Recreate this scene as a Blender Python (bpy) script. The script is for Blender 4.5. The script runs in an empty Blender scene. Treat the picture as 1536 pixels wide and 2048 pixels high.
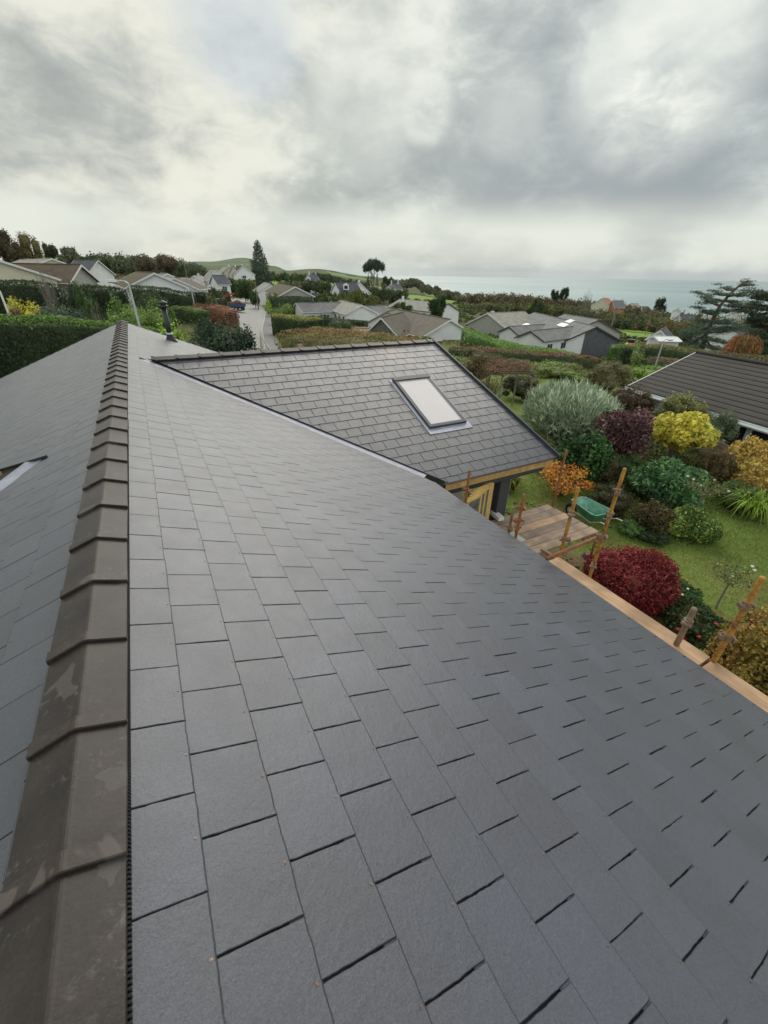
import bpy, math, random
import numpy as np
from mathutils import Matrix, Vector
random.seed(7); rng = np.random.default_rng(7)
S = bpy.context.scene; C = S.collection
R_ = math.radians
# ------------------------------------------------------------------ camera
H0 = 6.0                                     # camera above the lawn (lawn z = 0)
RM = np.array([[0.882807706, 0.223851977, -0.412965914], [-0.469562115, 0.444366941, -0.762921649], [0.012726881, 0.867426259, 0.497402968]])
F = 833.5
cam = bpy.data.cameras.new('camera'); camo = bpy.data.objects.new('camera', cam); C.objects.link(camo)
cam.sensor_fit = 'VERTICAL'; cam.sensor_height = 24.0; cam.lens = 24.0 * F / 2048; cam.clip_start = 0.05; cam.clip_end = 40000
m4 = Matrix([list(RM[i]) + [(0, 0, H0)[i]] for i in range(3)] + [[0, 0, 0, 1]]); camo.matrix_world = m4
S.camera = camo
S.view_settings.view_transform = 'Standard'; S.view_settings.look = 'None'; S.view_settings.gamma = 1; S.view_settings.exposure = 0.28
def ray(x, y): return RM @ np.array([(x - 768) / F, -(y - 1024) / F, -1.0])
def atz(x, y, z):                            # photograph pixel -> point at world height z
    w = ray(x, y); t = (z - H0) / w[2]; return np.array([w[0]*t, w[1]*t, z])
def DD(d): return d*(1+0.3*min(1.0, max(0.0, (d-18)/12)))   # survey distance -> metres on the ground
def atd(x, y, d): return atr(x, y, DD(d))    # photograph pixel -> point at surveyed distance d
def atr(x, y, d):                            # the same, d in metres
    w = ray(x, y); t = d / math.hypot(w[0], w[1]); return np.array([w[0]*t, w[1]*t, w[2]*t + H0])
def lin(r, g, b, k=1.0):
    f = lambda c: ((c/255 + 0.055)/1.055)**2.4 if c > 10 else c/255/12.92
    return (f(r)*k, f(g)*k, f(b)*k)

# ------------------------------------------------------------------ node helpers
def nn(nt, t, **kw):
    n = nt.nodes.new(t)
    for k, v in kw.items():
        if k.startswith('i_'):
            key = k[2:].replace('_', ' ')
            n.inputs[int(key) if key.isdigit() else key].default_value = v
        else: setattr(n, k, v)
    return n
def ramp(nt, src, stops, interp='LINEAR'):
    r = nt.nodes.new('ShaderNodeValToRGB'); r.color_ramp.interpolation = interp
    while len(r.color_ramp.elements) < len(stops): r.color_ramp.elements.new(0.5)
    for e, (p, c) in zip(r.color_ramp.elements, stops):
        e.position = p; e.color = (*c, 1) if len(c) == 3 else c
    nt.links.new(src, r.inputs['Fac']); return r.outputs['Color']
def mix(nt, fac, a, b, blend='MIX'):
    m = nt.nodes.new('ShaderNodeMix'); m.data_type = 'RGBA'; m.blend_type = blend
    for sock, v in ((m.inputs[0], fac), (m.inputs[6], a), (m.inputs[7], b)):
        if hasattr(v, 'is_linked'): nt.links.new(v, sock)
        elif isinstance(v, (int, float)): sock.default_value = v if sock.type == 'VALUE' else (v, v, v, 1)
        else: sock.default_value = (*v, 1)
    return m.outputs[2]
def mth(nt, op, a, b=None, c=None, clamp=False):
    m = nt.nodes.new('ShaderNodeMath'); m.operation = op; m.use_clamp = clamp
    for i, v in enumerate((a, b, c)):
        if v is None: continue
        if hasattr(v, 'is_linked'): nt.links.new(v, m.inputs[i])
        else: m.inputs[i].default_value = v
    return m.outputs[0]

# ------------------------------------------------------------------ world
SUN_AZ, SUN_EL = 32.0, 38.0                  # azimuth from +Y towards +X
W = bpy.data.worlds.new('World'); S.world = W; W.use_nodes = True
nt = W.node_tree; nt.nodes.clear(); L = nt.links
out = nn(nt, 'ShaderNodeOutputWorld'); bg = nn(nt, 'ShaderNodeBackground'); bg.inputs['Strength'].default_value = 0.1
sky = nn(nt, 'ShaderNodeTexSky'); sky.sky_type = 'NISHITA'; sky.sun_disc = False
sky.sun_elevation = R_(SUN_EL); sky.sun_rotation = R_(SUN_AZ); sky.air_density = 1.2; sky.dust_density = 2.0
tc = nn(nt, 'ShaderNodeTexCoord'); sep = nn(nt, 'ShaderNodeSeparateXYZ'); L.new(tc.outputs['Generated'], sep.inputs[0])
X_, Y_, Z_ = sep.outputs
zz = mth(nt, 'ADD', mth(nt, 'MAXIMUM', Z_, 0.0), 0.27)
comb = nn(nt, 'ShaderNodeCombineXYZ'); L.new(mth(nt, 'DIVIDE', X_, zz), comb.inputs[0]); L.new(mth(nt, 'DIVIDE', Y_, zz), comb.inputs[1])
def cn(scale, detail, rough, off, dist=0.0):
    mp = nn(nt, 'ShaderNodeMapping'); mp.inputs['Location'].default_value = off; L.new(comb.outputs[0], mp.inputs['Vector'])
    n = nn(nt, 'ShaderNodeTexNoise', i_Scale=scale, i_Detail=detail, i_Roughness=rough, i_Distortion=dist); L.new(mp.outputs[0], n.inputs['Vector']); return n.outputs['Fac']
def dn3(scale, detail, rough, off, dist=0.0):   # billows laid straight on the sky dome
    mp = nn(nt, 'ShaderNodeMapping'); mp.inputs['Location'].default_value = off; mp.inputs['Scale'].default_value = (1, 1, 1.9); L.new(tc.outputs['Generated'], mp.inputs['Vector'])
    n = nn(nt, 'ShaderNodeTexNoise', i_Scale=scale, i_Detail=detail, i_Roughness=rough, i_Distortion=dist); L.new(mp.outputs[0], n.inputs['Vector']); return n.outputs['Fac']
def blob(x, y, deg):                         # soft patch of cloud round one direction of the sky
    d = ray(x, y); d = d / np.linalg.norm(d)
    v = nn(nt, 'ShaderNodeVectorMath', operation='DOT_PRODUCT'); L.new(tc.outputs['Generated'], v.inputs[0]); v.inputs[1].default_value = tuple(d)
    mr = nn(nt, 'ShaderNodeMapRange', interpolation_type='SMOOTHSTEP'); L.new(v.outputs['Value'], mr.inputs[0])
    mr.inputs[1].default_value = math.cos(R_(deg)); mr.inputs[2].default_value = 1.0; return mr.outputs[0]
big = cn(0.9, 3, 0.5, (3.1, 1.7, 0), 0.3); med = dn3(4.2, 8, 0.58, (0.4, 7.3, 2.2), 0.25); fine = dn3(12.0, 8, 0.60, (5, 2, 1), 0.35)
dens = mth(nt, 'ADD', mth(nt, 'MULTIPLY', big, 0.26), mth(nt, 'ADD', mth(nt, 'MULTIPLY', med, 0.46), mth(nt, 'MULTIPLY', fine, 0.28)))
# darker and lighter patches of the overcast
def addb(src, b, k): return mth(nt, 'ADD', src, mth(nt, 'MULTIPLY', b, k))
eb = nn(nt, 'ShaderNodeMapRange', interpolation_type='SMOOTHSTEP'); L.new(mth(nt, 'ABSOLUTE', mth(nt, 'SUBTRACT', Z_, 0.20)), eb.inputs[0]); eb.inputs[1].default_value = 0.17; eb.inputs[2].default_value = 0.02
dens = addb(dens, eb.outputs[0], 0.055)
for (x, y, dg, k) in [(90, 325, 12, 0.055), (300, 350, 11, 0.03), (1060, 395, 13, 0.075), (1250, 400, 10, 0.04), (1400, 330, 12, 0.04), (760, 455, 10, 0.03), (1470, 240, 10, 0.03),
                      (110, 120, 26, -0.075), (560, 80, 20, -0.03), (330, 150, 14, -0.025), (700, 250, 9, -0.05), (1180, 260, 7, -0.055), (1000, 160, 12, -0.02), (1310, 130, 10, -0.05), (1490, 440, 7, -0.10), (1150, 480, 6, -0.06), (330, 485, 6, -0.07), (450, 300, 10, -0.02)]:
    dens = addb(dens, blob(x, y, dg), k)
dens = mth(nt, 'ADD', mth(nt, 'MULTIPLY', mth(nt, 'SUBTRACT', dens, 0.5), 1.8), 0.535)
cc = ramp(nt, dens, [(0.34, (.88, .87, .80)), (0.44, (.72, .72, .67)), (0.51, (.60, .615, .59)), (0.58, (.49, .51, .50)), (0.68, (.405, .425, .43)), (0.80, (.34, .365, .38))], 'B_SPLINE')
cc = mix(nt, 1.0, cc, (7.9, 8.05, 8.05), 'MULTIPLY')
# cream light on the left, cooler to the right
warm = blob(60, 120, 48); cc = mix(nt, mth(nt, 'MULTIPLY', warm, 0.5), cc, mix(nt, 1.0, cc, (1.05, 1.01, 0.90), 'MULTIPLY'))
cc = mix(nt, mth(nt, 'MULTIPLY', blob(1100, 350, 40), 0.8), cc, mix(nt, 1.0, cc, (0.95, 1.0, 1.02), 'MULTIPLY'))
# bright breaks
brk = mth(nt, 'ADD', mth(nt, 'MULTIPLY', blob(858, 228, 3.2), 0.75), mth(nt, 'ADD', mth(nt, 'MULTIPLY', blob(1330, 145, 8.5), 0.85), mth(nt, 'ADD', mth(nt, 'MULTIPLY', blob(720, 215, 7), 0.45), mth(nt, 'MULTIPLY', blob(1020, 240, 4), 0.35))))
brk = mth(nt, 'MULTIPLY', brk, ramp(nt, fine, [(0.36, (0.15, 0.15, 0.15)), (0.66, (1, 1, 1))]), clamp=True)
cc = mix(nt, brk, cc, (8.2, 8.3, 7.6))
# band of light low over the horizon
hb = nn(nt, 'ShaderNodeMapRange', interpolation_type='SMOOTHSTEP'); L.new(mth(nt, 'ABSOLUTE', mth(nt, 'SUBTRACT', Z_, 0.062)), hb.inputs[0]); hb.inputs[1].default_value = 0.075; hb.inputs[2].default_value = 0.0
hn = cn(0.9, 4, 0.5, (9, 4, 0)); hbf = mth(nt, 'MULTIPLY', hb.outputs[0], ramp(nt, hn, [(0.36, (0.45, 0.45, 0.45)), (0.56, (0.97, 0.97, 0.97))]))
cc = mix(nt, hbf, cc, (6.6, 6.9, 6.2))
lowb = nn(nt, 'ShaderNodeMapRange', interpolation_type='SMOOTHSTEP'); L.new(Z_, lowb.inputs[0]); lowb.inputs[1].default_value = 0.016; lowb.inputs[2].default_value = 0.002
cc = mix(nt, mth(nt, 'MULTIPLY', lowb.outputs[0], 0.7), cc, mix(nt, blob(1500, 560, 40), (5.0, 5.4, 5.2), (3.7, 4.1, 4.2)))
# small blue gap
gap = mth(nt, 'MULTIPLY', mth(nt, 'ADD', blob(465, 25, 7), mth(nt, 'MULTIPLY', blob(520, 105, 5), 0.5)), ramp(nt, med, [(0.35, (0.5, 0.5, 0.5)), (0.6, (1, 1, 1))]), clamp=True)
skyc = mix(nt, 1.0, mix(nt, 1.0, sky.outputs[0], (0.55, 0.55, 0.55), 'MULTIPLY'), (2.6, 3.0, 3.2), 'ADD')
cc = mix(nt, mth(nt, 'MULTIPLY', gap, 0.55), cc, (4.2, 4.9, 5.6))
allc = mix(nt, 0.06, cc, skyc)
bk = nn(nt, 'ShaderNodeMapRange', interpolation_type='SMOOTHSTEP'); dv_ = nn(nt, 'ShaderNodeVectorMath', operation='DOT_PRODUCT'); L.new(tc.outputs['Generated'], dv_.inputs[0]); dv_.inputs[1].default_value = (0.36, 0.66, 0.35); L.new(dv_.outputs['Value'], bk.inputs[0]); bk.inputs[1].default_value = 0.45; bk.inputs[2].default_value = -0.35; bk.inputs[3].default_value = 1.0; bk.inputs[4].default_value = 1.6  # unseen sky behind the camera brightened to light walls facing it
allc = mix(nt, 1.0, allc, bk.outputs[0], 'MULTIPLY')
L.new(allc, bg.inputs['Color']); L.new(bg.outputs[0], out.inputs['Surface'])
W.cycles.sampling_method = 'MANUAL'; W.cycles.sample_map_resolution = 512
# ------------------------------------------------------------------ sun
sl = bpy.data.lights.new('sun', 'SUN'); sl.energy = 1.4; sl.angle = R_(50); sl.color = (1.0, 0.95, 0.86)
so = bpy.data.objects.new('sun', sl); C.objects.link(so)
sd = Vector((math.sin(R_(SUN_AZ))*math.cos(R_(SUN_EL)), math.cos(R_(SUN_AZ))*math.cos(R_(SUN_EL)), math.sin(R_(SUN_EL))))
so.rotation_euler = sd.to_track_quat('Z', 'Y').to_euler(); so.location = (0, 0, 60)

# ------------------------------------------------------------------ materials
def mat(name): 
    m = bpy.data.materials.new(name); m.use_nodes = True; nt = m.node_tree
    return m, nt, nt.nodes['Principled BSDF']
def simple(name, col, rough=0.6, noise=0.25, scale=6.0, metal=0.0, bump=0.0, spec=0.5, bscale=None):
    m, nt, b = mat(name); tcn = nn(nt, 'ShaderNodeTexCoord')
    n = nn(nt, 'ShaderNodeTexNoise', i_Scale=scale, i_Detail=6.0, i_Roughness=0.6); nt.links.new(tcn.outputs['Object'], n.inputs['Vector'])
    c = ramp(nt, n.outputs['Fac'], [(0.3, tuple(x*(1-noise) for x in col)), (0.7, tuple(min(1, x*(1+noise)) for x in col))])
    nt.links.new(c, b.inputs['Base Color']); b.inputs['Roughness'].default_value = rough; b.inputs['Metallic'].default_value = metal
    b.inputs['Specular IOR Level'].default_value = spec
    if bump:
        n2 = nn(nt, 'ShaderNodeTexNoise', i_Scale=bscale or scale*4, i_Detail=6.0); nt.links.new(tcn.outputs['Object'], n2.inputs['Vector'])
        bp = nn(nt, 'ShaderNodeBump', i_Strength=bump, i_Distance=0.02); nt.links.new(n2.outputs['Fac'], bp.inputs['Height']); nt.links.new(bp.outputs[0], b.inputs['Normal'])
    return m
def attrmat(name, rough=0.6, spec=0.3, noise=0.0, scale=3.0, trans=0.0, bump=0.0, bscale=40):
    m, nt, b = mat(name); a = nn(nt, 'ShaderNodeAttribute'); a.attribute_name = 'Col'; col = a.outputs['Color']
    tcn = nn(nt, 'ShaderNodeTexCoord')
    if noise:
        n = nn(nt, 'ShaderNodeTexNoise', i_Scale=scale, i_Detail=8.0, i_Roughness=0.62); nt.links.new(tcn.outputs['Object'], n.inputs['Vector'])
        k = ramp(nt, n.outputs['Fac'], [(0.3, (1-noise,)*3), (0.7, (1+noise,)*3)]); col = mix(nt, 1.0, col, k, 'MULTIPLY')
    nt.links.new(col, b.inputs['Base Color']); b.inputs['Roughness'].default_value = rough; b.inputs['Specular IOR Level'].default_value = spec
    if bump:
        n2 = nn(nt, 'ShaderNodeTexNoise', i_Scale=bscale, i_Detail=6.0); nt.links.new(tcn.outputs['Object'], n2.inputs['Vector'])
        bp = nn(nt, 'ShaderNodeBump', i_Strength=bump, i_Distance=0.02); nt.links.new(n2.outputs['Fac'], bp.inputs['Height']); nt.links.new(bp.outputs[0], b.inputs['Normal'])
    if trans:
        tr = nn(nt, 'ShaderNodeBsdfTranslucent'); nt.links.new(col, tr.inputs['Color'])
        mx = nn(nt, 'ShaderNodeMixShader'); mx.inputs[0].default_value = trans
        nt.links.new(b.outputs[0], mx.inputs[1]); nt.links.new(tr.outputs[0], mx.inputs[2]); nt.links.new(mx.outputs[0], nt.nodes['Material Output'].inputs['Surface'])
    return m
M = {}
M['leaf'] = attrmat('foliage', 0.55, 0.25, trans=0.22)
M['farleaf'] = attrmat('far_foliage', 0.9, 0.05, trans=0.15)
M['bark'] = simple('bark', (0.12, 0.09, 0.065), 0.85, 0.35, 9, bump=0.5)
M['greybark'] = simple('grey_bark', (0.22, 0.19, 0.15), 0.85, 0.3, 9)
M['ground'] = attrmat('ground_cover', 0.9, 0.1, noise=0.35, scale=0.55)

def slate_mat():
    m, nt, b = mat('wet_slate'); L = nt.links; a = nn(nt, 'ShaderNodeAttribute'); a.attribute_name = 'Col'
    tcn = nn(nt, 'ShaderNodeTexCoord'); V = tcn.outputs['Object']
    def no(s, d, r, dist=0.0, sc=None):
        v = V
        if sc: mp = nn(nt, 'ShaderNodeMapping'); mp.inputs['Scale'].default_value = sc; L.new(V, mp.inputs['Vector']); v = mp.outputs[0]
        n = nn(nt, 'ShaderNodeTexNoise', i_Scale=s, i_Detail=d, i_Roughness=r, i_Distortion=dist); L.new(v, n.inputs['Vector']); return n.outputs['Fac']
    grain = no(170, 5, 0.75); cloudy = no(2.2, 5, 0.55, 0.5); riv = no(9, 6, 0.62, 0.1, (1.5, 1, 1.5)); riv2 = no(36, 7, 0.72, 0.1, (1.5, 1, 1.5))
    c = mix(nt, 1.0, a.outputs['Color'], ramp(nt, grain, [(0.3, (0.62,)*3), (0.72, (1.45,)*3)]), 'MULTIPLY')
    c = mix(nt, 1.0, c, ramp(nt, cloudy, [(0.3, (0.93, 0.91, 0.90)), (0.7, (1.06, 1.09, 1.13))]), 'MULTIPLY')
    L.new(c, b.inputs['Base Color'])
    rr = nn(nt, 'ShaderNodeMapRange'); L.new(no(5, 5, 0.6), rr.inputs[0]); rr.inputs[1].default_value = 0.3; rr.inputs[2].default_value = 0.7; rr.inputs[3].default_value = 0.32; rr.inputs[4].default_value = 0.46
    L.new(rr.outputs[0], b.inputs['Roughness']); b.inputs['Specular IOR Level'].default_value = 0.6; b.inputs['Coat Weight'].default_value = 0.45; b.inputs['Coat Roughness'].default_value = 0.30
    b1 = nn(nt, 'ShaderNodeBump', i_Strength=0.4, i_Distance=0.006); L.new(riv, b1.inputs['Height'])
    b2 = nn(nt, 'ShaderNodeBump', i_Strength=0.6, i_Distance=0.003); L.new(riv2, b2.inputs['Height']); L.new(b1.outputs[0], b2.inputs['Normal'])
    b3 = nn(nt, 'ShaderNodeBump', i_Strength=0.8, i_Distance=0.0016); L.new(grain, b3.inputs['Height']); L.new(b2.outputs[0], b3.inputs['Normal'])
    L.new(b3.outputs[0], b.inputs['Normal']); L.new(b3.outputs[0], b.inputs['Coat Normal']); return m
M['slate'] = slate_mat()
M['under'] = simple('dark_underlay', (0.045, 0.045, 0.05), 0.9)
def ridge_mat():
    m, nt, b = mat('brown_ridge_concrete'); L = nt.links; tcn = nn(nt, 'ShaderNodeTexCoord'); oi = nn(nt, 'ShaderNodeObjectInfo')
    ad = nn(nt, 'ShaderNodeVectorMath', operation='ADD'); L.new(tcn.outputs['Object'], ad.inputs[0])
    cm = nn(nt, 'ShaderNodeCombineXYZ'); L.new(mth(nt, 'MULTIPLY', oi.outputs['Random'], 37.0), cm.inputs[0]); L.new(mth(nt, 'MULTIPLY', oi.outputs['Random'], 91.0), cm.inputs[1]); L.new(cm.outputs[0], ad.inputs[1])
    def no(s, d, r, dist=0.0):
        n = nn(nt, 'ShaderNodeTexNoise', i_Scale=s, i_Detail=d, i_Roughness=r, i_Distortion=dist); L.new(ad.outputs[0], n.inputs['Vector']); return n.outputs['Fac']
    base = ramp(nt, no(5, 6, 0.6), [(0.3, (0.030, 0.024, 0.021)), (0.7, (0.056, 0.045, 0.039))])
    spk = ramp(nt, no(90, 5, 0.7), [(0.35, (0.85,)*3), (0.7, (1.15,)*3)]); base = mix(nt, 1.0, base, spk, 'MULTIPLY')
    patch = ramp(nt, no(4.2, 4, 0.45, 0.6), [(0.635, (0, 0, 0)), (0.645, (0.6, 0.6, 0.6))])
    scum = mth(nt, 'MULTIPLY', ramp(nt, no(26, 9, 0.78, 0.4), [(0.54, (0, 0, 0)), (0.70, (0.8, 0.8, 0.8))]), ramp(nt, no(3.3, 3, 0.5), [(0.45, (0, 0, 0)), (0.62, (1, 1, 1))]))
    c = mix(nt, patch, base, (0.125, 0.112, 0.105)); c = mix(nt, scum, c, (0.17, 0.155, 0.145))
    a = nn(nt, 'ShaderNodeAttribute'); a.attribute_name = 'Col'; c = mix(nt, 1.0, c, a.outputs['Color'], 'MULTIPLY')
    L.new(c, b.inputs['Base Color']); b.inputs['Specular IOR Level'].default_value = 0.28
    L.new(mix(nt, patch, (0.33,)*3, (0.6,)*3), b.inputs['Roughness'])
    b1 = nn(nt, 'ShaderNodeBump', i_Strength=0.35, i_Distance=0.003); L.new(no(45, 6, 0.7), b1.inputs['Height']); L.new(b1.outputs[0], b.inputs['Normal']); return m
M['ridge'] = ridge_mat()
M['lead'] = simple('lead_sheet', (0.40, 0.41, 0.49), 0.42, 0.22, 5, metal=0.25, bump=0.25)
M['blackplastic'] = simple('black_plastic', (0.02, 0.02, 0.022), 0.5, 0.2, 20)
M['darkmetal'] = simple('dark_grey_metal', (0.055, 0.06, 0.07), 0.42, 0.12, 8)
M['flue'] = simple('black_flue_enamel', (0.03, 0.032, 0.04), 0.4, 0.2, 12)
M['freshwood'] = simple('sawn_softwood', (0.50, 0.31, 0.12), 0.7, 0.35, 5, bump=0.2)
M['yellowwood'] = simple('yellow_joinery_timber', (0.66, 0.46, 0.17), 0.6, 0.15, 6)
M['whitewall'] = simple('white_render', (0.86, 0.87, 0.88), 0.85, 0.06, 0.8)
M['greywall'] = simple('pebbledash_grey', (0.42, 0.42, 0.38), 0.9, 0.15, 3)
M['creamwall'] = simple('cream_render', (0.70, 0.66, 0.52), 0.85, 0.06, 1)
M['stonewall'] = simple('dark_stone', (0.16, 0.16, 0.14), 0.9, 0.5, 5)
M['whiteupvc'] = simple('white_gloss_trim', (0.8, 0.8, 0.8), 0.35, 0.03, 2)
M['window'] = simple('window_glass', (0.03, 0.036, 0.042), 0.08, 0.2, 1)
M['dirt'] = simple('bare_earth', (0.20, 0.155, 0.11), 0.95, 0.45, 2.5, bump=0.9)
M['steel'] = simple('galvanised_steel', (0.52, 0.55, 0.57), 0.45, 0.12, 4, metal=0.35)
M['poleowood'] = simple('weathered_pole', (0.23, 0.20, 0.17), 0.8, 0.3, 3)
def rust_mat(name, base, rust, thr):
    m, nt, b = mat(name); L = nt.links; tcn = nn(nt, 'ShaderNodeTexCoord')
    n = nn(nt, 'ShaderNodeTexNoise', i_Scale=9.0, i_Detail=8.0, i_Roughness=0.68); L.new(tcn.outputs['Object'], n.inputs['Vector'])
    n2 = nn(nt, 'ShaderNodeTexNoise', i_Scale=60.0, i_Detail=4.0); L.new(tcn.outputs['Object'], n2.inputs['Vector'])
    c = ramp(nt, n.outputs['Fac'], [(thr-0.07, base), (thr+0.03, tuple(0.6*x+0.4*y for x, y in zip(base, rust))), (thr+0.12, rust)])
    c = mix(nt, 1.0, c, ramp(nt, n2.outputs['Fac'], [(0.3, (0.75,)*3), (0.7, (1.25,)*3)]), 'MULTIPLY')
    L.new(c, b.inputs['Base Color']); b.inputs['Roughness'].default_value = 0.75; return m
M['yellowtube'] = rust_mat('rusty_yellow_paint', (0.50, 0.26, 0.045), (0.19, 0.075, 0.03), 0.5)
M['rusttube'] = rust_mat('rusty_steel', (0.34, 0.13, 0.05), (0.20, 0.10, 0.06), 0.5)
M['greyrust'] = rust_mat('dull_weathered_tube', (0.23, 0.15, 0.10), (0.42, 0.34, 0.26), 0.58)
def board_mat(name, c1, c2):
    m, nt, b = mat(name); L = nt.links; tcn = nn(nt, 'ShaderNodeTexCoord')
    mp = nn(nt, 'ShaderNodeMapping'); mp.inputs['Scale'].default_value = (1.2, 22, 22); L.new(tcn.outputs['Object'], mp.inputs['Vector'])
    n = nn(nt, 'ShaderNodeTexNoise', i_Scale=2.0, i_Detail=6.0, i_Roughness=0.6); L.new(mp.outputs[0], n.inputs['Vector'])
    n2 = nn(nt, 'ShaderNodeTexNoise', i_Scale=2.2, i_Detail=6.0); L.new(tcn.outputs['Object'], n2.inputs['Vector'])
    oi = nn(nt, 'ShaderNodeObjectInfo')
    c = ramp(nt, n.outputs['Fac'], [(0.3, c1), (0.7, c2)]); c = mix(nt, mth(nt, 'MULTIPLY', ramp(nt, n2.outputs['Fac'], [(0.42, (0, 0, 0)), (0.62, (1, 1, 1))]), 0.6), c, tuple(0.5*x for x in c1))
    c = mix(nt, 1.0, c, ramp(nt, oi.outputs['Random'], [(0, (0.8, 0.8, 0.82)), (1, (1.2, 1.14, 1.08))]), 'MULTIPLY')
    L.new(c, b.inputs['Base Color']); b.inputs['Roughness'].default_value = 0.8; return m
M['newboard'] = board_mat('pale_scaffold_board', (0.42, 0.27, 0.16), (0.62, 0.44, 0.29))
M['oldboard'] = board_mat('weathered_scaffold_board', (0.22, 0.165, 0.125), (0.44, 0.33, 0.25))
def tile_mat(name, c, moss=None, row=0.11, soft=0.25):
    m, nt, b = mat(name); L = nt.links; tcn = nn(nt, 'ShaderNodeTexCoord'); sp = nn(nt, 'ShaderNodeSeparateXYZ'); L.new(tcn.outputs['Object'], sp.inputs[0])
    fr = mth(nt, 'FRACT', mth(nt, 'MULTIPLY', sp.outputs[2], 1.0/row))
    col = nn(nt, 'ShaderNodeTexNoise', i_Scale=0.9, i_Detail=7.0, i_Roughness=0.6); L.new(tcn.outputs['Object'], col.inputs['Vector'])
    cm_ = ramp(nt, col.outputs['Fac'], [(0.35, tuple(x*0.82 for x in c)), (0.65, tuple(x*1.2 for x in c))])
    if moss: cm_ = mix(nt, ramp(nt, nn(nt, 'ShaderNodeTexNoise', i_Scale=0.45, i_Detail=6.0).outputs['Fac'], [(0.42, (0, 0, 0)), (0.62, (1, 1, 1))]), cm_, moss)
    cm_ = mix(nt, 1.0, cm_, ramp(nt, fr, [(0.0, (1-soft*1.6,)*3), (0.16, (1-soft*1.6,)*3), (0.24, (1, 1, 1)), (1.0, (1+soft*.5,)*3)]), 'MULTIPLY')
    L.new(cm_, b.inputs['Base Color']); b.inputs['Roughness'].default_value = 0.7; b.inputs['Specular IOR Level'].default_value = 0.15
    bp = nn(nt, 'ShaderNodeBump', i_Strength=0.5, i_Distance=0.03); L.new(fr, bp.inputs['Height']); L.new(bp.outputs[0], b.inputs['Normal']); return m
M['r_brown'] = tile_mat('brown_mossy_tiles', (0.13, 0.10, 0.075), (0.15, 0.13, 0.05))
M['r_grey'] = tile_mat('grey_roof_tiles', (0.20, 0.20, 0.20))
M['r_pale'] = tile_mat('pale_roof_tiles', (0.33, 0.32, 0.28), soft=0.1)
M['r_slate'] = tile_mat('blue_slate_roof', (0.11, 0.115, 0.135), soft=0.12)
M['r_modern'] = tile_mat('modern_grey_slates', (0.21, 0.215, 0.215), soft=0.12)
M['r_red'] = tile_mat('orange_roof_tiles', (0.42, 0.20, 0.13), soft=0.1)
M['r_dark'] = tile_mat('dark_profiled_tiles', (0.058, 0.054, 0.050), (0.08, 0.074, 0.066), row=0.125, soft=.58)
M['r_arch'] = tile_mat('brown_profiled_tiles', (0.17, 0.15, 0.125), (0.15, 0.135, 0.09), row=0.14)

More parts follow.
